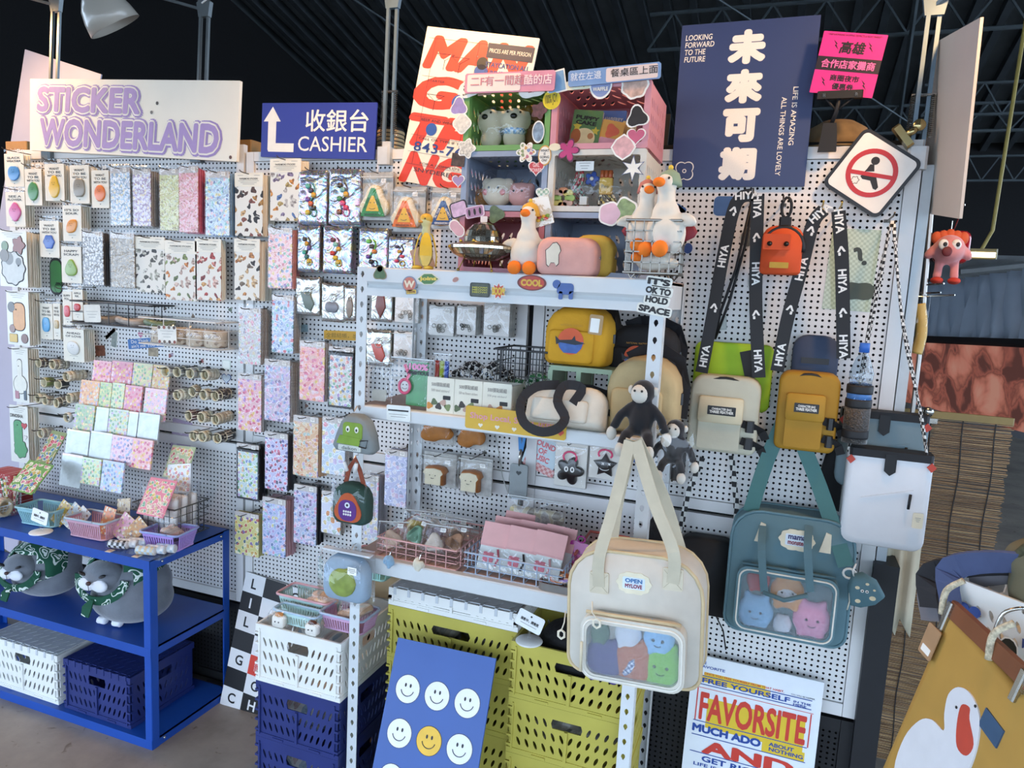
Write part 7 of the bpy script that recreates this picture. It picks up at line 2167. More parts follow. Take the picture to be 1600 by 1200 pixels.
# card holder hung on a blue lanyard
p=P(806,780,WALL-.02)
t=thing('card_case','grey card case with a heart cut-out on a blue lanyard','case',(P(809,780,WALL-.05).x,WALL-.05,P(809,780,WALL-.05).z))
h0=P(809,725,WALL-.05).z-t.location.z
MB().plate(rrect(-.027,.027,0,h0,.006,3),-.004,.004).build('case',M('#8d9494',.5,.05),t)
MB().plate(heart(.016,0,h0*.76),-.005,-.004).build('heart',M('#3a3e40',.5),t)
MB().tube([(0,-.002,h0-.004),(0,-.004,h0+.02),(.002,0,h0+.045)],.0035,6).build('clasp',CHROME,t,True)
for s in(-1,1):
    MB().ribbon([(.002+s*.002,0,h0+.04),(s*.009,.01,h0+.09),(s*.01,.03,h0+.14),(0,.05,h0+.15)],.009,.0015).build('lanyard',M('#2f7fc0',.5),t)
tag(MB().tube([P(770,660,WALL-.004),P(778,700,WALL-.006),P(785,745,WALL-.01),P(793,770,WALL-.02)],.0016,5).build('thin_cable',M('#c9c9c4',.5),smooth=True),'thin pale cable running down to the grey card case','cable')
# things hung on the front left post
def post_hook(x,z,lab,y=FY):
    return tag(MB().tube([(0,0,0),(0,-.012,0),(0,-.026,-.012),(0,-.034,0)],.0016,5).build('wire_hook',CHROME,loc=(x,y,z)),lab,'hook')
def gpouch(px0,py0,px1,py1,y,col,label,out=None,dep=.03):
    x0,x1,zb,zt_=rect(px0,py0,px1,py1,y);w,h=x1-x0,zt_-zb
    t=thing('coin_pouch',label,'pouch',((x0+x1)/2,y,zb))
    o=out(w,h)if out else rrect(-w/2,w/2,0,h,h*.2,4,h*.4)
    MB().puff(o,dep,((.04,-.3),(0,-.1),(0,.3),(.04,.75),(.14,1)),back=0).build('body',M(col,.85,.07,30,bump=.2),t,True)
    return t,w,h
t,w,h=gpouch(527,645,594,706,1.585,'#7f8787','grey pouch with a green cartoon armchair, hung on the left post',lambda w,h:[(w*a,h*b)for a,b in((-.42,.02),(.38,.0),(.48,.12),(.42,.5),(.3,.85),(.1,.98),(-.15,.98),(-.3,.8),(-.42,.45),(-.5,.15))])
GR=M('#7f9c3a',.8,.1)
MB().plate(rrect(-w*.2,w*.24,h*.36,h*.8,.01),-.033,-.029).build('chair_back',GR,t);MB().plate([(-w*.34,h*.25),(w*.18,h*.22),(w*.22,h*.42),(-w*.26,h*.46)],-.0345,-.033).build('chair_seat',GR,t)
for s in(-1,1):
    e=MB().plate(circ(.0055,12,s*w*.1+w*.02,h*.63,.008),-.0345,-.033).build('eye',M('#e6e6dc',.5),t);MB().plate(circ(.0026,8,s*w*.1+w*.02,h*.62,.004),-.0352,-.0345).build('pupil',DARK,e)
MB().tube([(w*.2,-.034,h*.36),(w*.38,-.034,h*.4),(w*.34,-.034,h*.2),(w*.18,-.034,h*.22)],.0016,5).build('armrest_line',DARK,t)
MB().plate(rrect(-w*.3,w*.22,h*.08,h*.22,.002,1),-.0335,-.03).build('name_patch',M('#c9ccc4',.6),t);text(t,'daikon',-w*.04,h*.15,w=w*.34,h=h*.09,mat=DARK,y=-.0342)
post_hook(-1.015,t.location.z+h+.012,'wire hook holding the armchair pouch on the left post')
t,w,h=gpouch(527,752,582,816,1.58,'#1f4038','dark green pouch with a one-eyed purple monster patch on the post')
MB().plate(polar(lambda a:w*.36*(1+.12*cos(3*a+pi/2)),24,0,h*.4),-.0335,-.029).build('orange_patch',M('#b8552c',.8),t)
MB().plate(rrect(-w*.25,w*.25,h*.12,h*.62,w*.2),-.0345,-.0335).build('monster_patch',M('#5a2f7a',.8),t)
e=MB().plate(circ(.0075,16,0,h*.5),-.0352,-.0345).build('eye',M('#d8dce2',.5),t);MB().plate(circ(.0035,10,0,h*.5),-.0358,-.0352).build('pupil',DARK,e)
for k in range(8):
    MB().plate(rrect(-.012+.0065*(k%4),-.0075+.0065*(k%4),h*(.32-.07*(k//4)),h*(.37-.07*(k//4)),.001,1),-.0352,-.0345).build('tooth',M('#e6e4dc',.5),t)
MB().ribbon([(-w*.28,0,h*.85),(-w*.15,-.005,h*1.3),(0,0,h*1.55),(w*.15,-.005,h*1.3),(w*.3,0,h*.8)],.012,.003).build('strap',M('#8a3f24',.7),t,True)
MB().puff(rrect(-w*.52,w*.52,h*.1,h*1.15,.005),.045,((0,0),(0,.3),(.1,1)),back=.012).build('clear_bag',FILMW,t,True)
for q in(-.012,.012):
    MB().tube([(q,-.02,h*1.28),(q*1.5,-.024,h*1.5)],.005,6).build('white_cord_end',M('#dcdcd8',.5),t,True)
post_hook(-1.015,t.location.z+h*1.55,'wire hook holding the monster pouch on the left post')
t,w,h=gpouch(512,865,580,935,1.575,'#8fa5b8','bagged pale blue pouch with a green leaf plush, low on the post')
remesh(MB().ell((0,-.032,h*.45),(w*.32,.016,h*.32),12,8).ell((w*.12,-.034,h*.6),(w*.14,.014,h*.2),10,6).build('leaf_plush',M('#8a9a4a',.9,.2,40),t,True),.005,3)
MB().puff(rrect(-w*.54,w*.54,-.004,h*1.12,.005),.06,((0,0),(0,.3),(.1,1)),back=.012).build('clear_bag',FILMW,t,True);MB().box(-w*.54,w*.54,-.02,.0,h*1.05,h*1.09).build('zip_seal',M('#d5d8da',.25,coat=.5),t);price(t,w*.35,h*.85,-.06,.026,.02)
post_hook(-1.015,t.location.z+h*1.1,'wire hook holding the leaf plush bag on the left post')
# baskets and bags on the white crate
CZ2=.518
def pb(px0,px1,py,y0,y1,z,h,col,rim,lab,rz=0):
    x0,x1=P(px0,py,y0).x,P(px1,py,y0).x
    return plastic_basket(x0,x1,y0,y1,z,z+h,col,lab,rim,.01,rz,False)
def pile(x,y,z,lab,cols,w=.08):
    t=thing('bagged_charms',lab,'bag',(x,y,z))
    mb=MB()
    for k in range(7):
        mb.ell((random.uniform(-w,w)*.5,random.uniform(-.03,.03),.018+.018*random.random()),(.024,.02,.014),9,6)
    remesh(mb.build('charms',PRINT(cols[0],cols,45,.5,cols[0],.5),t,True),.008,2)
    MB().ell((0,0,.035),(w*.62,.05,.036),14,8,.75).build('clear_bag',FILMW,t,True)
# a board bridges the crate so the baskets stand level
pb(430,510,985,1.69,1.78,CZ2,.055,'#a9c6c0','#cfa0a6','mint basket with pink rim on the white crate')
pile(-1.2,1.735,CZ2+.022,'clear bags of orange charms in the pink-rimmed mint basket',['#d8b8a0','#e0a868','#c9c4bc'])
pb(497,566,985,1.65,1.75,CZ2,.05,'#c9a0c0','#a8b8d0','lilac pink basket at the right of the white crate')
pile(-1.06,1.70,CZ2+.022,'clear bags of tan charms in the lilac pink basket',['#b89a80','#d8c8b8','#8a7a6a'],.07)
pb(425,492,995,1.62,1.67,CZ2,.045,'#b5d3cf','#a8c4d8','small pale mint basket at the front of the white crate')
pb(540,600,930,1.83,1.93,.6,.07,'#9ed0c8','#d8a0a8','mint basket with pink rim, higher up behind the post')
pile(-1.1,1.885,.628,'clear bags heaped in the higher mint basket behind the post',['#d0d0c0','#c8d8d0','#b8b0a8'],.07)
b=thing('carton','plain kraft carton carrying the rear mint basket','box',(-1.13,1.905,CZ2))
MB().bbox(-.1,.12,-.0,.085,0,.081,.003).build('box',M('#a98f6c',.7,.06),b)
for px,py,lab in((438,968,'left'),(490,968,'right')):
    p=P(px,py,1.615)
    t=thing('cup_charm','white cup-shaped charm in a clear bag on the white crate rim, '+lab+' one','charm',(p.x,1.618,CZ2))
    MB().puff(rrect(-.02,.02,0,.034,.008),.018).build('cup',M('#e2dfd6',.5,.04),t,True)
    dot(t,(-.006,-.019,.018),.0022);dot(t,(.006,-.019,.018),.0022);MB().ell((0,-.008,.036),(.014,.009,.006),10,6).build('filling',M(('#c98a4a','#5a2f20')[lab=='right'],.5,.2),t,True)
    MB().ell((0,-.008,.024),(.036,.018,.03),12,8,.8).build('clear_bag',FILMW,t,True)
card_holder((P(822,1008,1.645).x,1.668,.6105),'white notice card in a disc stand on the right olive crate',.3)
# chrome basket of geese on the top board
x0,x1,zb,zt_=rect(978,345,1072,428,1.625)
wire_basket(x0+.0,x1-.012,1.612,1.697,TOPZ+.014,zt_,M('#77726a',.28,metal=.9),'chrome wire basket of plush geese at the right end of the top board',nx=6,ny=5,nz=5,r=.0018,legs=.013)
goose(1035,TOPZ+.05,1.645,'tall white plush goose with sage hat in the chrome basket',1.15,'#8aa088',-.5)
goose(1003,TOPZ+.06,1.662,'white plush goose with dusty pink hat in the chrome basket',.98,'#b8756a',.3)
t=plush('plush_goose','plush goose lying upside down at the bottom of the chrome basket',(P(1020,400,1.65).x,1.655,TOPZ+.018),[((0,0,.022),(.04,.026,.022)),((.03,0,.02),(.03,.018,.014))],M('#d6d0c2',.9,.05,30))
for s in(-1,1):
    MB().ell((-.034,-.012+s*.01,.03),(.012,.01,.012),10,7).build('foot',M('#ee7a1e',.85),t,True)
# S hook and cream clear-front bag are built with the bags
# ================================================================ bags on the right-hand pegboard
def bagroot(name,label,r,y,cat='bag'):
    x0,x1,zb,zt_=rect(*r,y)
    t=thing(name,label,cat,((x0+x1)/2,y,zb))
    return t,x1-x0,zt_-zb
def L(t,px,py,y):
    return P(px,py,y)-t.location
def inside(t,specs,y,tag_):
    """soft toys showing through a vinyl window, given by photo position"""
    for nm,px,py,r,col,face in specs:
        p=P(px,py,y)
        o=thing('soft_toy',nm+' soft toy seen through the window of the '+tag_,'plush',(p.x,y,p.z-r))
        mb=MB();mb.ell((0,0,r),(r,.021,r),14,9)
        for s in(-1,1):
            mb.ell((s*r*.52,0,r*1.95),(r*.2,.012,r*.24),10,6);mb.ell((s*r*.5,-.004,r*.12),(r*.26,.014,r*.2),10,6)
        remesh(mb.build('body',M(col,.95,.06,30),o,True),.006,4)
        if face:
            for s in(-1,1):
                dot(o,(s*r*.28,-.0195,r*1.1),.0035)
            MB().tube([(r*.2*sin(q),-.0205,r*.85-r*.12*cos(q))for q in[-1.2+.3*k for k in range(9)]],.0011,4).build('smile',DARK,o)
            if face==2:
                MB().ell((0,-.012,r*.95),(r*.62,.011,r*.5),12,8).build('face_patch',M('#dfe2ea',.9),o,True)
def window_bag(t,w,h,dep,col,win,wy=.034,top=.35,trim='#d8cfb6'):
    CL=M(col,.75,.05,20,bump=.3,bscale=22)
    o=rrect(-w/2,w/2,0,h,w*.12,5,h*top)
    MB().puff(o,dep,((.05,-.1),(0,0),(0,.85),(.03,1.0)),back=dep).build('body',CL,t,True)
    mb=MB().tube([(p[0],.004,p[1])for p in o],.004,6,True).tube([(p[0],dep-.004,p[1])for p in o],.004,6,True)
    mb.build('piping',M(trim if col[1]>'a' else col,.7),t,True)
    a,b,c,d=win
    o1,o2=rrect(a,b,c,d,.028,5),rrect(a+.012,b-.012,c+.012,d-.016,.022,5)
    MB().frame(o1,o2,-wy,.002).build('window_frame',CL,t)
    MB().plate(rrect(a+.01,b-.01,c+.01,d-.014,.022,5),-wy+.002,-wy+.003).build('vinyl_window',FROST(.15),t)
    MB().tube([(p[0],-wy-.001,p[1])for p in rrect(a+.006,b-.006,c+.006,d-.008,.024,5)],.0022,5,True).build('window_seam',M('#e8e4d8',.6),t,True)
    MB().tube([(a+.01,-wy*.8,d+.004),(b-.01,-wy*.8,d+.004)],.004,6).build('zipper',M(trim,.5),t,True)
    return CL
def logo(t,x,z,y,words,cols,s=1.0):
    e=MB().plate(polar(lambda a:.034*s*(1+.05*cos(10*a))*(1 if abs(cos(a))>.4 else .9),40,0,0),-.0016,0).build('logo_patch',M('#e6dcc0',.7),t,loc=(x,y,z));e.scale=(1,1,.72)
    MB().plate(rrect(x-.022*s,x+.022*s,z-.012*s,z+.012*s,.003),y-.0024,y-.0016).build('logo_label',M('#dbe6ee',.6),t)
    for k,wd in enumerate(words):
        text(t,wd,x,z+.0055*s-.011*s*k,w=.034*s,h=.0085*s,mat=M(cols[k],.6),y=y-.003,bold=.04)
def zpull(t,pts,c='#e0d8c4'):
    MB().tube(pts,.0016,5).build('zip_cord',M(c,.6),t,True)
    e=Vector(pts[-1])
    MB().tube([(e.x+.008*cos(a),e.y,e.z-.009+.01*sin(a))for a in[pi/2+2*pi*k/6 for k in range(6)]],.0028,6,True).build('zip_ring',M('#e6dfca',.5),t)
# cream bag on an S hook, front right post
t,w,h=bagroot('window_bag','cream bag with clear front full of soft toys, hung on the right post',(892,868,1104,1066),1.44)
t.rotation_euler=(0,-.05,0)
window_bag(t,w,h,.1,'#d0cabd',(-w*.37,w*.4,h*.02,h*.53),trim='#cdb890',top=.3)
hk=L(t,1008,690,1.5)
for s,px in((-1,945),(1,1062)):
    a=L(t,px,890,1.437)
    MB().ribbon(smooth([a+Vector((0,0,-.035)),a+Vector((0,-.001,.03)),a.lerp(hk,.5)+Vector((s*.004,-.004,0)),hk+Vector((s*.006,-.004,0))],4),.025,.004).build('handle',M('#c4baa2',.75,.06,30),t,True)
    MB().plate(rrect(a.x-.02,a.x+.02,a.z-.05,a.z-.004,.003),-.0042,0).build('handle_patch',M('#d3c8b0',.75),t)
    mb=MB().tube([(a.x-.018,-.0045,a.z-.046),(a.x+.018,-.0045,a.z-.008)],.0007,4).tube([(a.x+.018,-.0045,a.z-.046),(a.x-.018,-.0045,a.z-.008)],.0007,4);mb.build('cross_stitch',M('#b9ad92',.7),t)
    MB().ribbon(smooth([a+Vector((0,.1,.0)),a.lerp(hk,.5)+Vector((s*.01,.06,0)),hk+Vector((s*.004,.01,0))],4),.028,.004).build('rear_handle',M('#c4baa2',.75,.06,30),t,True)
logo(t,.0,h*.78,-.001,('OPEN','MYLOVE'),('#3f74a8','#8a3048'),1.05)
zpull(t,[L(t,932,938,1.4),L(t,931,955,1.39),L(t,938,966,1.388)]);zpull(t,[L(t,888,950,1.47),L(t,885,968,1.46),L(t,880,980,1.455)])
MB().tube([L(t,912,1000,1.398),L(t,908,1045,1.398)],.003,6).build('side_zip',M('#d8cdb0',.5),t,True)
inside(t,(('purple',945,1030,.046,'#4a3a78',0),('orange-brown',993,1032,.05,'#b8683a',0),('bright green',1034,1040,.045,'#7fbe2f',1),('pale blue',1030,998,.034,'#8fc0e8',1),('white and navy',982,990,.03,'#d8dce6',0),('dark green',938,988,.022,'#4a6a48',0)),1.431,'cream bag')
f=thing('fish_charm','blue and white fish charm inside the cream bag window','charm',P(985,1042,1.4125))
MB().plate([(-.01,-.022),(.002,-.012),(.009,.006),(.007,.02),(-.003,.012),(-.01,-.006),(-.016,-.016)],-.002,0).build('fish',CHECK('#2f4a8a','#dfe6ee',180),f)
tag(MB().tube([Vector((SX1-.015,FY,1.16))+q for q in(Vector((0,.0,.02)),Vector((0,-.03,.03)),Vector((.002,-.05,.01)),Vector((.003,-.075,-.01)),Vector((.0,-.12,-.012)),Vector((0,-.13,.01)))],.0025,6).build('wire_hook',CHROME,smooth=True),'chrome hook on the right post carrying the cream bag','hook')
# teal bag
TY=1.86
t,w,h=bagroot('window_bag','teal bag with clear front full of soft toys on the pegboard',(1137,806,1332,1000),TY)
window_bag(t,w,h,.09,'#5f7f88',(-w*.42,w*.4,h*.05,h*.58),trim='#4c6b74',top=.22)
TS=M('#3f6f6c',.6,.05,30)
up=L(t,1232,640,1.9)
for s,px,py in((-1,1172,800),(1,1322,885)):
    MB().ribbon(smooth([L(t,px,py,TY-.006 if s>0 else TY+.02),L(t,(px+1232)/2+s*4,(py+640)/2,1.88),up],4),.036,.003).build('shoulder_strap',TS,t,True)
ring_=L(t,1328,890,TY-.008)
MB().tube([ring_+Vector((.014*cos(a),0,.012*sin(a)-.01))for a in[2*pi*k/12 for k in range(12)]],.003,6,True).build('white_ring',M('#dcdcd6',.4),t,True)
for px in(1192,1264):
    top=L(t,px,822,TY-.006);bot=L(t,px+2,925,TY-.06)
    MB().ribbon(smooth([top,L(t,px-2,860,TY-.055),bot],5),.018,.003).build('hand_strap',M('#55747c',.7),t,True)
for px,py in((1188,828),(1290,845)):
    q=L(t,px,py,TY-.003);MB().plate([(q.x-.012,q.z-.03),(q.x+.014,q.z-.03),(q.x+.012,q.z+.016),(q.x,q.z+.02)],-.005,0).build('strap_patch',M('#ddd3ba',.7),t)
q=L(t,1245,843,TY);logo(t,q.x,q.z,-.006,('mama','monster'),('#3a3a6a','#8a3a48'),1.2)
MB().tube([L(t,1192,925,TY-.06),L(t,1225,938,TY-.062),L(t,1262,930,TY-.06)],.006,6).build('strap_loop',M('#55747c',.7),t,True)
inside(t,(('red',1185,905,.03,'#b8303a',0),('sky blue',1180,955,.045,'#7fb4dc',1),('orange hooded white-faced',1230,925,.042,'#d89a58',2),('pink smiling',1268,968,.046,'#e89ac0',1),('white',1222,975,.024,'#d8dce6',0)),TY-.009,'teal bag')
sb=thing('strawberry_pouch','teal strawberry-shaped coin pouch with cream dots beside the teal bag','pouch',P(1350,945,TY-.02))
so=[(a*1.0,b)for a,b in((-.034,.0),(-.01,-.002),(.022,.012),(.04,.034),(.02,.066),(-.012,.08),(-.034,.07),(-.04,.04))]
MB().puff(so,.03,((.05,-.2),(0,0),(0,.4),(.08,.85),(.2,1))).build('body',M('#4f727c',.8,.06,30),sb,True)
for a,b,r in((-.018,.018,.006),(.012,.03,.007),(-.022,.05,.005),(-.002,.062,.004),(.014,.05,.003)):
    MB().plate(circ(r,14,a,b,r*.75),-.0312,-.0295).build('cream_dot',M('#d8cba8',.7),sb)
for s in(-1,1):
    e=MB().plate(circ(.0035,10,-.006+s*.005,.044),-.0318,-.03).build('eye',M('#eceae2',.5),sb);MB().plate(circ(.0018,8,-.006+s*.005,.044),-.0323,-.0318).build('pupil',DARK,e)
MB().tube([(-.03,-.015,.07),(-.035,-.02,.085),(-.028,-.01,.1)],.002,5).build('loop',M('#dcdcd6',.4),sb,True)
MB().tube([(-.036,-.02,.03),(-.034,-.022,.01),(-.037,-.02,-.012)],.0016,5).build('zip_cord',M('#e0d8c4',.6),sb,True)
# chest bags with printed webbing
def hiya(t,pts,y,words):
    pts3=smooth([L(t,a,b,y)for a,b in pts],5)
    MB().ribbon(pts3,.031,.002).build('printed_strap',M('#141417',.6,.08),t,True)
    n=len(pts3)
    for k,wd in enumerate(words):
        f=(k+.5)/len(words)*(n-1);i=min(int(f),n-2)
        p=pts3[i].lerp(pts3[i+1],f-i);d=pts3[i+1]-pts3[i]
        text(t,wd,p.x,p.z,w=.056 if len(wd)>2 else .022,h=.019,mat=M('#e6e6e2',.5),y=p.y-.0028-.001*abs(d.y),bold=.035,rot=-math.atan2(d.z,d.x))
def chest_bag(r,y,col,label,flap=None,left=None,rightp=None,wordsL=(),wordsR=()):
    t,w,h=bagroot('chest_bag',label,r,y)
    CL=M(col,.7,.05,20,bump=.25,bscale=26)
    MB().puff(rrect(-w/2,w/2,0,h,w*.12,4,w*.2),.055,((.04,-.1),(0,0),(0,.8),(.03,.95),(.1,1)),back=.05).build('body',CL,t,True)
    MB().plate(rrect(-w*.34,w*.26,h*.06,h*.5,.006),-.018,-.004).build('lower_pocket',CL,t)
    MB().puff(rrect(-w*.36,w*.28,h*.4,h*.74,.008),.012,((0,0),(0,.7),(.04,1)),back=-.012).build('flap',M(flap or col,.7,.05,20),t,True)
    e=MB().plate(rrect(-w*.22,w*.18,h*.51,h*.625,.001,1),-.0258,-.024).build('name_label',M('#17181a',.5),t)
    text(e,'CHARACTER BAG',-w*.02,h*.59,w=w*.28,h=h*.03,mat=WI,y=-.0263,bold=.035);text(e,'THREE FEATHER',-w*.02,h*.55,w=w*.34,h=h*.036,mat=WI,y=-.0263,bold=.04)
    MB().tube([(w*.46*cos(a),-.001,h*.6+h*.38*sin(a))for a in[pi-.4-(pi-.8)*k/12 for k in range(13)]],.004,5).build('zipper',M('#17171a',.5),t,True)
    for z in(.2,.42):
        MB().ribbon([(w*.28,-.012,h*z),(w*.42,-.01,h*(z-.03)),(w*.56,.01,h*(z-.1)),(w*.62,.015,h*(z-.2))],.02,.003,(0,1,.3)).build('side_strap',M('#1a1a1c',.6),t,True)
        MB().bbox(w*.33,w*.45,-.02,-.004,h*z-.02,h*z+.008,.004).build('buckle',M('#101012',.4),t)
    if left:hiya(t,left,y+.03,wordsL)
    if rightp:hiya(t,rightp,y+.03,wordsR)
    return t
t,w,h=bagroot('neon_bag','neon yellow-green bag hanging behind the cream chest bag',(1083,536,1206,640),1.95)
MB().puff(rrect(-w/2,w/2,0,h,.02),.03,((0,0),(0,.8),(.05,1)),back=.02).build('body',M('#9fc22a',.7,.06,20,bump=.3,bscale=20),t,True);MB().ribbon([(w*.15,-.012,h*.9),(w*.25,-.012,h*.5)],.03,.002).build('strap',M('#17171a',.6),t)
MB().tube([L(t,1175,312,1.93),L(t,1150,420,1.95),L(t,1125,490,1.955),L(t,1117,530,1.95)],.0035,6).tube([L(t,1117,530,1.95),L(t,1140,470,1.95),L(t,1165,380,1.955),L(t,1178,312,1.93)],.0035,6).build('black_cord',BLACK,t,True)
chest_bag((1076,588,1186,708),1.87,'#c2bfaa','cream chest bag with a black name label and printed black straps','#d6c9a8',[(1096,582),(1112,500),(1130,400),(1150,318),(1176,304)],[(1184,306),(1182,380),(1181,480),(1186,590)],('HIYA','->','HIYA','->','HIYA'),('HIYA','<-','HIYA','<-','HIYA'))
t=chest_bag((1213,582,1310,706),1.87,'#a87c1c','mustard chest bag with a black name label, water bottle on its side','#b08428',[(1214,580),(1230,500),(1252,420),(1270,350),(1287,328)],[(1310,330),(1315,400),(1317,480),(1318,560)],('HIYA','->','HIYA','->','HIYA'),('HIYA','<-','HIYA','<-','HIYA'))
t,w,h=bagroot('navy_bag','navy chest bag behind the mustard one',(1235,524,1308,640),1.95)
MB().puff(rrect(-w/2,w/2,0,h,.02,4,.035),.035,((0,0),(0,.8),(.05,1)),back=.03).build('body',M('#39455c',.7,.06,20,bump=.3,bscale=20),t,True);MB().plate(rrect(-w*.3,w*.3,h*.62,h*.7,.001,1),-.008,-.004).build('name_label',DARK,t)
for px,py,lb,c in((1178,303,'cream chest bag',WIRE),(1285,322,'mustard chest bag left strap',M('#b9a04a',.4)),(1313,324,'mustard chest bag right strap',M('#b9a04a',.4)),(1224,314,'orange pouch',WIRE),(1393,340,'white drawstring bag',WIRE),(1232,640,'teal bag',WIRE)):
    p=P(px,py,WALL-.08);hook(p.x,p.z,.13,'peg hook carrying the '+lb,r=.0022,mat=c)
# orange pouch
t,w,h=bagroot('orange_pouch','small bright orange pouch with two black snaps on a clip',(1189,352,1254,429),1.88)
OG=M('#cf4d1c',.7,.05,20,bump=.25,bscale=30)
MB().puff(rrect(-w/2,w/2,0,h,.01,4,.03),.05,((.03,-.05),(0,0),(0,.8),(.05,1)),back=.05).build('body',OG,t,True)
MB().plate(rrect(-w*.46,w*.2,h*.5,h*.82,.004),-.008,.0).build('flap',OG,t);MB().plate(rrect(-w*.26,w*.2,h*.13,h*.25,.001,1),-.004,.0).build('yellow_label',M('#b8922c',.6),t)
for s in(-.3,.1):
    MB().lathe([(0,-.002),(.005,-.002),(.006,.002),(0,.004)],14,(w*s,-.009,h*.62),'y').build('snap',M('#1b1917',.3),t,True)
MB().tube([(w*.5*cos(a)+.002,.004,h*.55+h*.42*sin(a))for a in[pi-.5-(pi-.3)*k/12 for k in range(13)]],.005,5).build('zipper',M('#17171a',.5),t,True)
MB().tube([(.002+.011*cos(a),.03,h+.045+.024*sin(a))for a in[2*pi*k/14 for k in range(14)]],.0035,6,True).build('carabiner',BLACK,t,True);MB().bbox(-.012,.016,.02,.036,h-.004,h+.022,.004).build('clip_base',BLACK,t)
# bottle
t,w,h=bagroot('water_bottle','clear water bottle with blue cap in a black mesh sleeve',(1324,536,1362,692),1.865,'bottle')
r=w*.52
MB().lathe([(0,0),(r*.9,.002),(r,.012),(r*.94,h*.3),(r,h*.45),(r*.92,h*.62),(r,h*.7),(r*.62,h*.84),(r*.34,h*.9),(r*.34,h*.93)],22).build('bottle',CLEAR(.08,'#e6eef4',bump=.2),t,True)
MB().lathe([(0,.004),(r*.86,.006),(r*.9,h*.3),(r*.93,h*.6),(0,h*.6)],20).build('water',CLEAR(.1,'#7fb0dc',bump=.15),t,True)
MB().lathe([(r*.42,h*.91),(r*.42,h),(r*.38,h*1.005),(0,h*1.005)],18).build('cap',M('#2f68c0',.4,.05),t,True)
MB().lathe([(r*1.0,h*.42),(r*1.01,h*.54)],20).build('label',M('#3f6fa8',.4,.3,60),t,True,fix=False)
slv=MB().lathe([(r*1.05,.0),(r*1.06,h*.38)],20).build('mesh_sleeve',CLEAR(.3,'#2a2c30',.4,1,200),t,True,fix=False)
for z in(.05,.36,.5):
    MB().lathe([(r*1.07,h*z),(r*1.09,h*z+.004),(r*1.09,h*z+.016),(r*1.07,h*z+.02)],20).build('sleeve_band',M('#17181b',.6),t,True,fix=False)
# drawstring bags
def draw_bag(r,y,col,label,tp,cordp,dep=.05):
    t,w,h=bagroot('drawstring_bag',label,r,y)
    MB().puff(rrect(-w/2,w/2,0,h,w*.14,4,.006),dep,((.05,-.1),(0,0),(0,.8),(.04,.97),(.15,1)),back=dep).build('body',M(col,.6,.04,12,bump=.4,bscale=14),t,True)
    MB().bbox(-w*.49,w*.49,-.004,dep+.004,h-.016,h+.002,.006).build('hem',M('#17181c',.7),t)
    MB().plate([(-.012,h-.045),(0,h-.055),(.012,h-.045),(.012,h-.004),(-.012,h-.004)],-.0065,-.003).build('tab',M('#101114',.6),t)
    MB().tube([(-w*.3,-.002,h*.5),(w*.3,-.003,h*.64)],.0016,4).build('pocket_seam',M(col,.5),t);MB().tube([(w*.27,-.005,h*.6),(w*.26,-.008,h*.45)],.0032,6).build('zip_pull',BLACK,t,True)
    for pts in cordp:
        MB().tube(smooth([L(t,a,b,yy)for a,b,yy in pts],5),.003,6).build('cord',CHECK('#121214','#d8d8d4',130,.7,0),t,True)
    g=MB().plate(rrect(-.011,.011,-.018,.018,.002,1),-.0006,.0006).build('price_tag',M('#e0d6bc',.6),t,loc=(w*.38,-.012,h*.35));rows(g,.016,.006,3,y=-.0008)
    for s in(-1,1):
        MB().plate([(s*w*.47,h-.036),(s*w*.47+.01,h-.025),(s*w*.47,h-.014),(s*w*.47-.01,h-.025)],-.006,-.002).build('red_tab',M('#b8402f',.6),t)
    return t
draw_bag((1308,645,1448,768),1.93,'#6f8288','grey-blue drawstring bag behind the white one',0,[[(1393,345,1.92),(1365,470,1.93),(1335,640,1.93)]],.04)
draw_bag((1318,706,1453,858),1.855,'#dadbdd','white drawstring bag with black zip pull, right end of the pegboard',0,[[(1393,345,1.9),(1375,440,1.9),(1352,560,1.89),(1325,706,1.87)],[(1397,345,1.9),(1408,480,1.89),(1430,600,1.88),(1447,706,1.87)],[(1395,345,1.9),(1412,520,1.88),(1440,650,1.87),(1450,730,1.86)]])
# black bags low down
t,w,h=bagroot('black_bag','black camera bag hanging between the cream and teal bags',(1055,842,1150,962),1.93)
MB().puff(rrect(-w/2,w/2,0,h,.02,4,.04),.05,((0,0),(0,.8),(.05,1)),back=.045).build('body',M('#0c0d10',.7,.15,20,bump=.2),t,True);MB().tube([(w*.4,-.006,h*.7),(w*.5,-.01,h*.78)],.005,6).build('zip_pull',M('#b9bcb8',.5),t,True)
for pts in([(1098,715),(1075,770),(1060,845)],[(1143,712),(1150,780),(1152,860)]):
    MB().ribbon([L(t,a,b,1.95)for a,b in pts],.014,.002).build('printed_strap',CHECK('#131316','#c9c9c4',70,.7,0),t)
MB().tube([L(t,1115,955,1.93),L(t,1130,985,1.95),L(t,1134,1015,1.96)],.002,5).build('loose_cord',BLACK,t,True)
t,w,h=bagroot('black_strap_roll','rolled black strap hanging under the cream chest bag',(1049,690,1070,752),1.93);MB().bbox(-w/2,w/2,0,.03,0,h,.008).build('roll',M('#101014',.7,.1),t);MB().tube([(0,.015,h),(0,.04,h+.02),(0,.068,h+.03)],.002,5).build('wire',WIRE,t)
t,w,h=bagroot('black_bag','black cloth bag behind the white drawstring bag',(1276,690,1318,800),1.96);MB().puff([(-w*.1,h),(w*.5,h),(w*.5,0),(-w*.1,h*.05),(-w*.5,h*.3)],.03,back=.03).build('body',M('#0b0c0f',.8,.1),t,True)
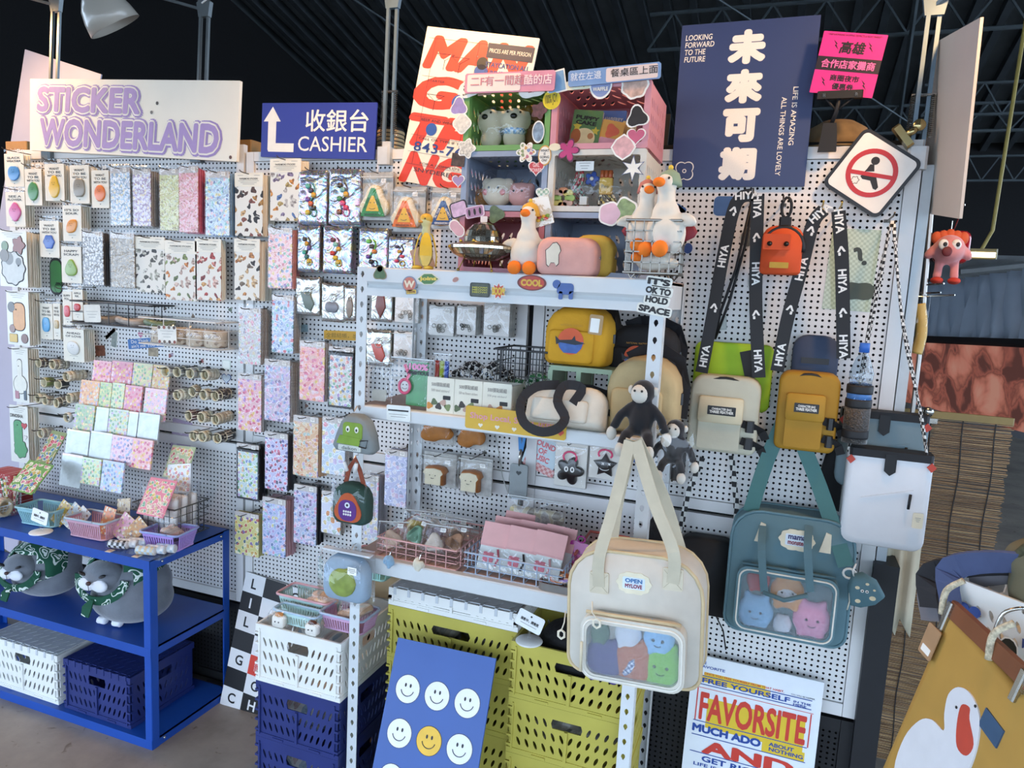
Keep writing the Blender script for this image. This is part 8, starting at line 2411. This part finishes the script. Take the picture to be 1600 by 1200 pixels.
t,w,h=bagroot('plush_charm','dark fuzzy plush charm behind the right shelf post',(1008,790,1048,862),1.9,'charm');remesh(MB().ell((0,0,h*.4),(w*.45,.02,h*.4)).ell((0,0,h*.8),(w*.25,.016,h*.2)).build('body',M('#141416',.95,.2,40,bump=.6),t,True),.005,2);MB().tube([(0,0,h),(0,.05,h+.02),(0,.1,h+.03)],.002,5).build('wire',WIRE,t)
# ================================================================ right side: blind, screen, tote stand
# reed blind
by=2.32
bx0,bx1=P(1352,1000,by).x-.03,P(1550,900,by).x
z0,z1=P(1350,1178,by).z,P(1480,655,by).z
bl=thing('reed_blind','brown reed blind hanging behind the right end of the pegboard','blind',((bx0+bx1)/2,by,z0))
mb=MB();n=230;wb_=bx1-bx0
for i in range(n):
    z=(z1-z0)*i/n;a=-wb_/2+random.uniform(-.004,.004);b=wb_/2+random.uniform(-.006,.004)
    mb.tube([(a,random.uniform(-.002,.002),z),(b,random.uniform(-.002,.002),z+random.uniform(-.002,.002))],.0019,4,caps=False)
rm,nt,b_=nodes('reeds')
tc=N(nt,'ShaderNodeTexCoord');mp=N(nt,'ShaderNodeMapping');mp.inputs['Scale'].default_value=(6,1,300)
nt.links.new(tc.outputs['Object'],mp.inputs[0]);nz=N(nt,'ShaderNodeTexNoise',i_Scale=1.0,i_Detail=2.0);nt.links.new(mp.outputs[0],nz.inputs['Vector'])
rp=ramp(nt,['#3d2c1c','#7a5f40','#a58a62','#c2a87e'],False,[.25,.45,.6,.78]);nt.links.new(nz.outputs['Fac'],rp.inputs[0]);nt.links.new(rp.outputs[0],b_.inputs['Base Color']);b_.inputs['Roughness'].default_value=.6
tag(mb.build('reeds',rm,bl,fix=False),kind='stuff')
for k in range(4):
    x=-wb_/2+wb_*(.16+.24*k)
    MB().tube([(x+.003*sin(j),-.004,(z1-z0)*j/24)for j in range(25)],.0018,4).build('binding_cord',BLACK,bl)
MB().bbox(-wb_/2,wb_/2,-.006,.006,z1-z0,z1-z0+.02,.003).build('head_slat',M('#8a7a4a',.6,.1),bl)
c=thing('bulldog_clip','chrome bulldog clip at the top corner of the reed blind','clip',P(1448,660,by-.02));MB().bbox(-.025,.025,-.012,.012,0,.014,.004).build('jaw',CHROME,c);MB().lathe([(0,-.004),(.014,-.004),(.014,.004),(0,.004)],14,(0,0,.03),'y').build('grip_disc',CHROME,c,True)
# cream cloth
cl=thing('cream_cloth','cream cloth hanging from the pegboard edge by the blind','cloth',P(1392,965,2.06))
hh=P(1392,850,2.06).z-cl.location.z;ww=.05
m_=14;vs=[(-ww+2*ww*i/m_,.008*sin(i*1.5),(hh+.08)*(j/8)-(.012*(i%5)if j==0 else 0))for j in range(9)for i in range(m_+1)]
mb=MB().add(vs,[(j*(m_+1)+i,j*(m_+1)+i+1,(j+1)*(m_+1)+i+1,(j+1)*(m_+1)+i)for j in range(8)for i in range(m_)])
solid(mb.build('cloth',M('#c4bca4',.8,.05,20),cl,True),.003)
# lit screen running back towards the hall
sm,nt,b_=nodes('lit_screen')
tc=N(nt,'ShaderNodeTexCoord')
vo=N(nt,'ShaderNodeTexVoronoi',i_Scale=6.0);nt.links.new(tc.outputs['Object'],vo.inputs['Vector'])
nz=N(nt,'ShaderNodeTexNoise',i_Scale=5.0,i_Detail=4.0,i_Distortion=.6);nt.links.new(tc.outputs['Object'],nz.inputs['Vector'])
ad=N(nt,'ShaderNodeMath',operation='MULTIPLY_ADD');nt.links.new(vo.outputs['Distance'],ad.inputs[0]);ad.inputs[1].default_value=.4;nt.links.new(nz.outputs['Fac'],ad.inputs[2])
rp=ramp(nt,['#e0a08c','#d98a78','#c47866','#8f5348','#b5695a','#6a403a'],False,[.5,.62,.68,.74,.78,.86]);nt.links.new(ad.outputs[0],rp.inputs[0])
nt.links.new(rp.outputs[0],b_.inputs['Emission Color']);b_.inputs['Emission Strength'].default_value=1.15;b_.inputs['Base Color'].default_value=(.02,.02,.02,1)
def quad(name,label,cat,pts,mat,t=.02,part='panel'):
    o=thing(name,label,cat,pts[0]);v=[p-pts[0]for p in pts];nn=(v[1]-v[0]).cross(v[3]-v[0]).normalized()*t
    MB().add(v+[q+nn for q in v],[(0,1,2,3),(7,6,5,4),(0,4,5,1),(1,5,6,2),(2,6,7,3),(3,7,4,0)]).build(part,mat,o)
    return o,v
def wallq(px0,px1,ya,yb,t0,b0,t1,b1):
    return[P(px0,b0,ya),P(px1,b1,yb),P(px1,t1,yb),P(px0,t0,ya)]
Y0,Y1=5.2,3.7
o,v=quad('led_screen','glowing screen showing a pinkish crowd at the right edge','screen',wallq(1420,1680,Y0,Y1,534,628,547,694),sm)
for k,(t0,b0,t1,b1,c,nm)in enumerate(((524,535,532,548,'#15171c','top_bar'),(628,640,693,708,'#6d7a86','bottom_rail'))):
    q=wallq(1420,1680,Y0-.02,Y1-.02,t0,b0,t1,b1);vv=[p-o.location for p in q];nn=Vector((.03,.03,0))
    MB().add(vv+[p+nn for p in vv],[(0,1,2,3),(7,6,5,4),(0,4,5,1),(1,5,6,2),(2,6,7,3),(3,7,4,0)]).build(nm,M(c,.5),o)
# blue-grey cloth above the screen
a,b=P(1440,525,Y0-.03),P(1680,532,Y1-.03);top=P(1440,468,Y0-.03).z-a.z;m_=60
t=thing('gathered_cloth','gathered blue-grey cloth above the glowing screen','cloth',a);d=b-a;sd=Vector((d.y,-d.x,0)).normalized()
vs=[d*(i/m_)+sd*(.03*sin(i*1.1+j*.5)+.02*sin(i*2.7))+Vector((0,0,(top+.1)*j/5))for j in range(6)for i in range(m_+1)]
solid(MB().add(vs,[(j*(m_+1)+i,j*(m_+1)+i+1,(j+1)*(m_+1)+i+1,(j+1)*(m_+1)+i)for j in range(5)for i in range(m_)]).build('cloth',M('#8ea4ba',.7,.08,6),t,True),.004)
for k,(px,py,dx,c)in enumerate(((1520,455,.5,'#5f666a'),(1580,452,.7,'#6d7274'))):
    p=P(px,py,6.5);t=thing('concrete_slab',('left','right')[k]+' weathered grey concrete slab behind the blue-grey cloth','slab',p);MB().box(-dx/2,dx/2,0,.1,-.6,.25).build('slab',M(c,.8,.3,3),t)
tag(MB().tube([P(1500,425,6.3),P(1700,405,6.3)],.03,6).build('rail',M('#6d7274',.5)),'pale rail high above the blue-grey cloth','rail')
fl=thing('flood_light','lit flood lamp hanging under the roof at right','lamp',P(1532,405,6));MB().bbox(-.09,.09,-.05,.05,0,.07,.01).build('housing',M('#8a7a4a',.4),fl);MB().box(-.075,.075,-.056,-.05,.01,.045).build('lens',M('#ffe9b8',.4,emit=9),fl);MB().tube([(0,0,.07),(.05,0,.2),(.1,0,2.6)],.012,6).build('arm',M('#b8a45a',.4),fl)
# pink plush on a wire rack
t,w,h=bagroot('monster_plush','pink round plush with red feet and wide eyes on a wire rack',(1450,358,1512,444),2.25,'plush')
PK=M('#d98a88',.9,.06,30,sheen=.4);RDF=M('#c8402f',.85,.06)
mb=MB().ell((0,0,h*.63),(w*.42,.05,h*.27),18,12)
for s in(-1,1):
    mb.ell((s*w*.46,0,h*.56),(w*.13,.018,h*.14),10,7,rot=Matrix.Rotation(s*-.5,3,'Y'));mb.tube([(s*w*.2,0,h*.4),(s*w*.22,-.004,h*.1)],.011,8)
remesh(mb.build('body',PK,t,True),.005,4)
for s in(-1,1):
    MB().ell((s*w*.22,-.008,h*.06),(w*.17,.024,h*.065),12,8).build('foot',RDF,t,True)
    e=MB().ell((s*w*.16-.006,-.044,h*.7),(.012,.005,.014),12,8).build('eye',M('#e6e2da',.4),t,True);MB().ell((s*w*.16-.003,-.0492,h*.7),(.005,.002,.006),8,6).build('pupil',DARK,e,True)
MB().ell((-.012,-.052,h*.57),(.012,.004,.013),12,8).build('mouth',M('#6a1f22',.6),t,True)
for k in range(5):
    MB().ell((w*(-.34+.17*k),0,h*(.84+.05*(1-abs(k-2)/2))),(.013,.012,.017),10,7).build('spike',M('#d2603a',.85),t,True)
MB().tube([(0,0,h*.9),(0,0,h*1.15)],.0018,5).build('chain',CHROME,t)
rk2=thing('wire_rack','chrome wire display arms behind the right end of the pegboard','rack',P(1450,330,2.25))
ur=lambda a,b,y=2.25:P(a,b,y)-rk2.location
MB().tube([ur(1456,320),ur(1436,560),Vector((ur(1436,560).x,0,-rk2.location.z))],.006,6).build('upright',M('#a9a6a0',.3,metal=.6),rk2)
for a,b,c_,d_ in((1450,326,1508,320),(1452,332,1498,326),(1446,445,1475,443),(1446,458,1470,457),(1446,463,1492,461)):
    MB().tube([ur(a,b),ur(c_,d_,2.2)],.0025,5).build('arm',CHROME,rk2)
t,w,h=bagroot('red_bag','shiny red vinyl bag hanging behind the pink plush',(1458,360,1516,412),2.4);MB().puff(rrect(-w/2,w/2,0,h,.02),.05,back=.03).build('body',M('#a8141c',.15,.08,10,coat=.8),t,True);MB().tube([(0,0,h),(0,-.08,h+.05),L(t,1480,322,2.22)],.002,5).build('wire',CHROME,t)
t,w,h=bagroot('banana_toy','yellow banana toy in a clear bag at the pegboard right edge',(1424,470,1448,562),2.15);MB().tube(smooth([(0,0,h*.1),(.006,0,h*.4),(.002,0,h*.7),(-.006,0,h*.95)]),.014,10).build('banana',M('#c9a85a',.5,.1),t,True);MB().puff(rrect(-w/2,w/2,0,h*1.15,.004),.03,back=.02).build('clear_bag',FILMW,t,True);MB().tube([(0,0,h*1.1),L(t,1446,462,2.25)],.002,5).build('wire',CHROME,t)
# foreground: stand with white crate, olive bag and goose tote
A=P(1487,900,1.45)  # top left front corner of the white crate
dirx=Vector((cos(-.75),sin(-.75),0));ctop=A.z-.135
ctr=Vector((A.x,A.y,0))+dirx*.17
st=thing('goods_stand','dark blue stand under the white crate at the right edge','stand',(ctr.x,ctr.y,0),(0,0,-.75))
MB().bbox(-.16,.2,.02,.3,ctop-.03,ctop,.004).build('top',M('#23406a',.5),st)
for x in(-.15,.19):
    for y in(.03,.29):
        MB().tube([(x,y,0),(x,y,ctop-.03)],.011,8).build('leg',M('#1f7a3a',.5)if x>0 else M('#2a3038',.5),st,True)
wc=crate(.34,.26,.135,WCR,'white folding crate with heart and word stickers at the right edge',(ctr.x,ctr.y,ctop),rotz=-.75)
sticker(wc,heart(.04),M('#2f4f9a',.5),-.13,.085,-.004,M('#2f4f9a',.5));s_=sticker(wc,circ(.016,12,0,0,.022),M('#2a2f2a',.5,.3,50),-.06,.05,-.004)
text(wc,'Whoops',-.01,.06,w=.07,h=.02,mat=M('#3a4f8a',.5),y=-.006,bold=.04,rot=.3)
t=thing('olive_bag','olive green folded bag lying in the white crate at right','bag',(ctr.x,ctr.y,ctop+.012),(0,0,-.75))
OV=M('#6b6750',.8,.08,12,bump=.3,bscale=14)
remesh(MB().ell((.04,.12,.13),(.16,.12,.07),18,10,.7).ell((.0,.1,.18),(.13,.1,.04),16,9,.8).build('body',OV,t,True),.012,4);MB().tube(smooth([(-.1,.04,.16),(-.06,.02,.215),(-.0,.04,.225)]),.009,8).build('rope',M('#4a4a34',.8,.3,120),t,True)
for k,(x,c,lab)in enumerate(((-.1,'#4a5578','slate blue'),(-.13,'#2a2a2e','black'),(-.12,'#76747a','grey'))):
    o=thing('cloth_strap',lab+' cloth strap spilling from the white crate at right','strap',(ctr.x,ctr.y+.02*k,ctop+.12),(0,0,-.75))
    MB().ribbon(smooth([(.0,.09,.06),(x*.8,.03,.07-.02*k),(x-.07,.0,.03-.03*k),(x-.06,-.01,-.03-.03*k)]),.045,.006,(0,1,.6)).build('strap',M(c,.8,.08,20),o,True)
# mustard tote with goose print
m,w,h=corner((1487,958),(1605,1070),(1405,1163),1.36,1.36,1.18)
w=.3
t=thing('goose_tote','mustard tote with a white goose print hanging from a wooden hanger','bag',mat=m);MU=M('#b08a40',.8,.06,14,bump=.25,bscale=14)
hgt=.34;zo=h-hgt
out=[(0,zo-.02),(w,zo-.02),(w,h-.005),(w*.6,h-.014),(w*.3,h-.004),(0,h)]
MB().puff(out,.02,((0,0),(0,.5),(.02,.9),(.1,1)),back=.012).build('body',MU,t,True)
G=[(.05,zo),(.13,zo),(.125,zo+.08),(.13,zo+.13),(.125,zo+.17),(.11,zo+.2),(.085,zo+.212),(.063,zo+.205),(.053,zo+.185),(.06,zo+.16),(.07,zo+.142),(.045,zo+.138),(.025,zo+.12),(.012,zo+.08),(.018,zo+.03)]
MB().plate(soft([(a+.012,b+.012)for a,b in[(p[0]*1.25,(p[1]-zo)*1.2+zo)for p in G]]),-.0108,-.007).build('goose_print',M('#d8dbe0',.6,.03),t)
MB().plate(soft([(a*1.25+.012,(b-zo)*1.2+zo+.012)for a,b in((.08,zo+.19),(.093,zo+.197),(.1,zo+.185),(.121,zo+.165),(.118,zo+.145),(.1,zo+.143),(.086,zo+.165))]),-.0115,-.0108).build('beak_print',M('#c04430',.6),t)
for a,b in((.074,.182),(.1,.205)):
    MB().plate(circ(.0025,8,a*1.25+.012,zo+b*1.2+.012),-.0115,-.0108).build('eye_print',DARK,t)
MB().plate([(.155,h-.1),(.2,h-.105),(.2,h-.075),(.155,h-.07)],-.0105,-.008).build('blue_label',M('#33506f',.6),t)
MB().bbox(-.004,.2,-.008,.004,h-.006,h+.022,.004).build('hanger_bar',M('#7a4726',.5,.15,12),t)
for x in(.004,.19):
    MB().bbox(x-.006,x+.006,-.014,.008,h-.03,h+.02,.002).build('hanger_clip',CHROME,t)
MB().tube(smooth([(.1,0,h+.02),(.1,0,h+.06),(.11,.015,h+.08),(.1,.03,h+.07)]),.003,6).build('hanger_hook',CHROME,t,True)
for x in(-.01,.12):
    MB().tube(smooth([(x,-.008,h-.01),(x-.006,-.012,h+.03),(x+.006,.0,h+.06)]),.0055,8).build('rope_handle',M('#c2b79c',.8,.4,180),t,True)
g=MB().plate(rrect(-.018,.018,-.028,.028,.003,2),-.001,.001).build('hang_tag',M('#a98560',.6),t,loc=(.0,-.016,h-.06));MB().plate(rrect(-.012,.012,-.022,-.01,.001,1),-.0016,-.001).build('tag_label',TAGW,g)
# things behind the wall's top edge
t=thing('straw_hat','brown dome-shaped hat behind the board top under the pink card','hat',P(1305,240,2.12));MB().lathe([(.09,0),(.088,.03),(.07,.06),(.04,.078),(0,.083)],24).build('crown',M('#7a6444',.8,.2,30),t,True);MB().lathe([(.13,-.004),(.13,0),(.09,.004)],24).build('brim',M('#7a6444',.8,.2,30),t,True)
t=thing('striped_box','round striped box behind the board beside the blue-grey lamp','box',P(610,240,2.1));MB().lathe([(0,-.1),(.042,-.1),(.042,.07),(.04,.075),(0,.075)],24).build('drum',M('#2a2420',.6),t,True)
for k in range(5):
    MB().lathe([(.0425,.01+.012*k),(.0432,.012+.012*k),(.0432,.017+.012*k),(.0425,.019+.012*k)],24).build('stripe',M('#c8a878',.6),t,True,fix=False)
for px,lab in((370,'cardboard box edge behind the boards between the two left signs'),(25,'cardboard box edge behind the far left end of the wall')):
    t=thing('carton',lab,'box',P(px,235,2.08));MB().bbox(-.06,.06,0,.08,-.1,.035,.003).build('box',M('#a07a48',.7,.08),t)
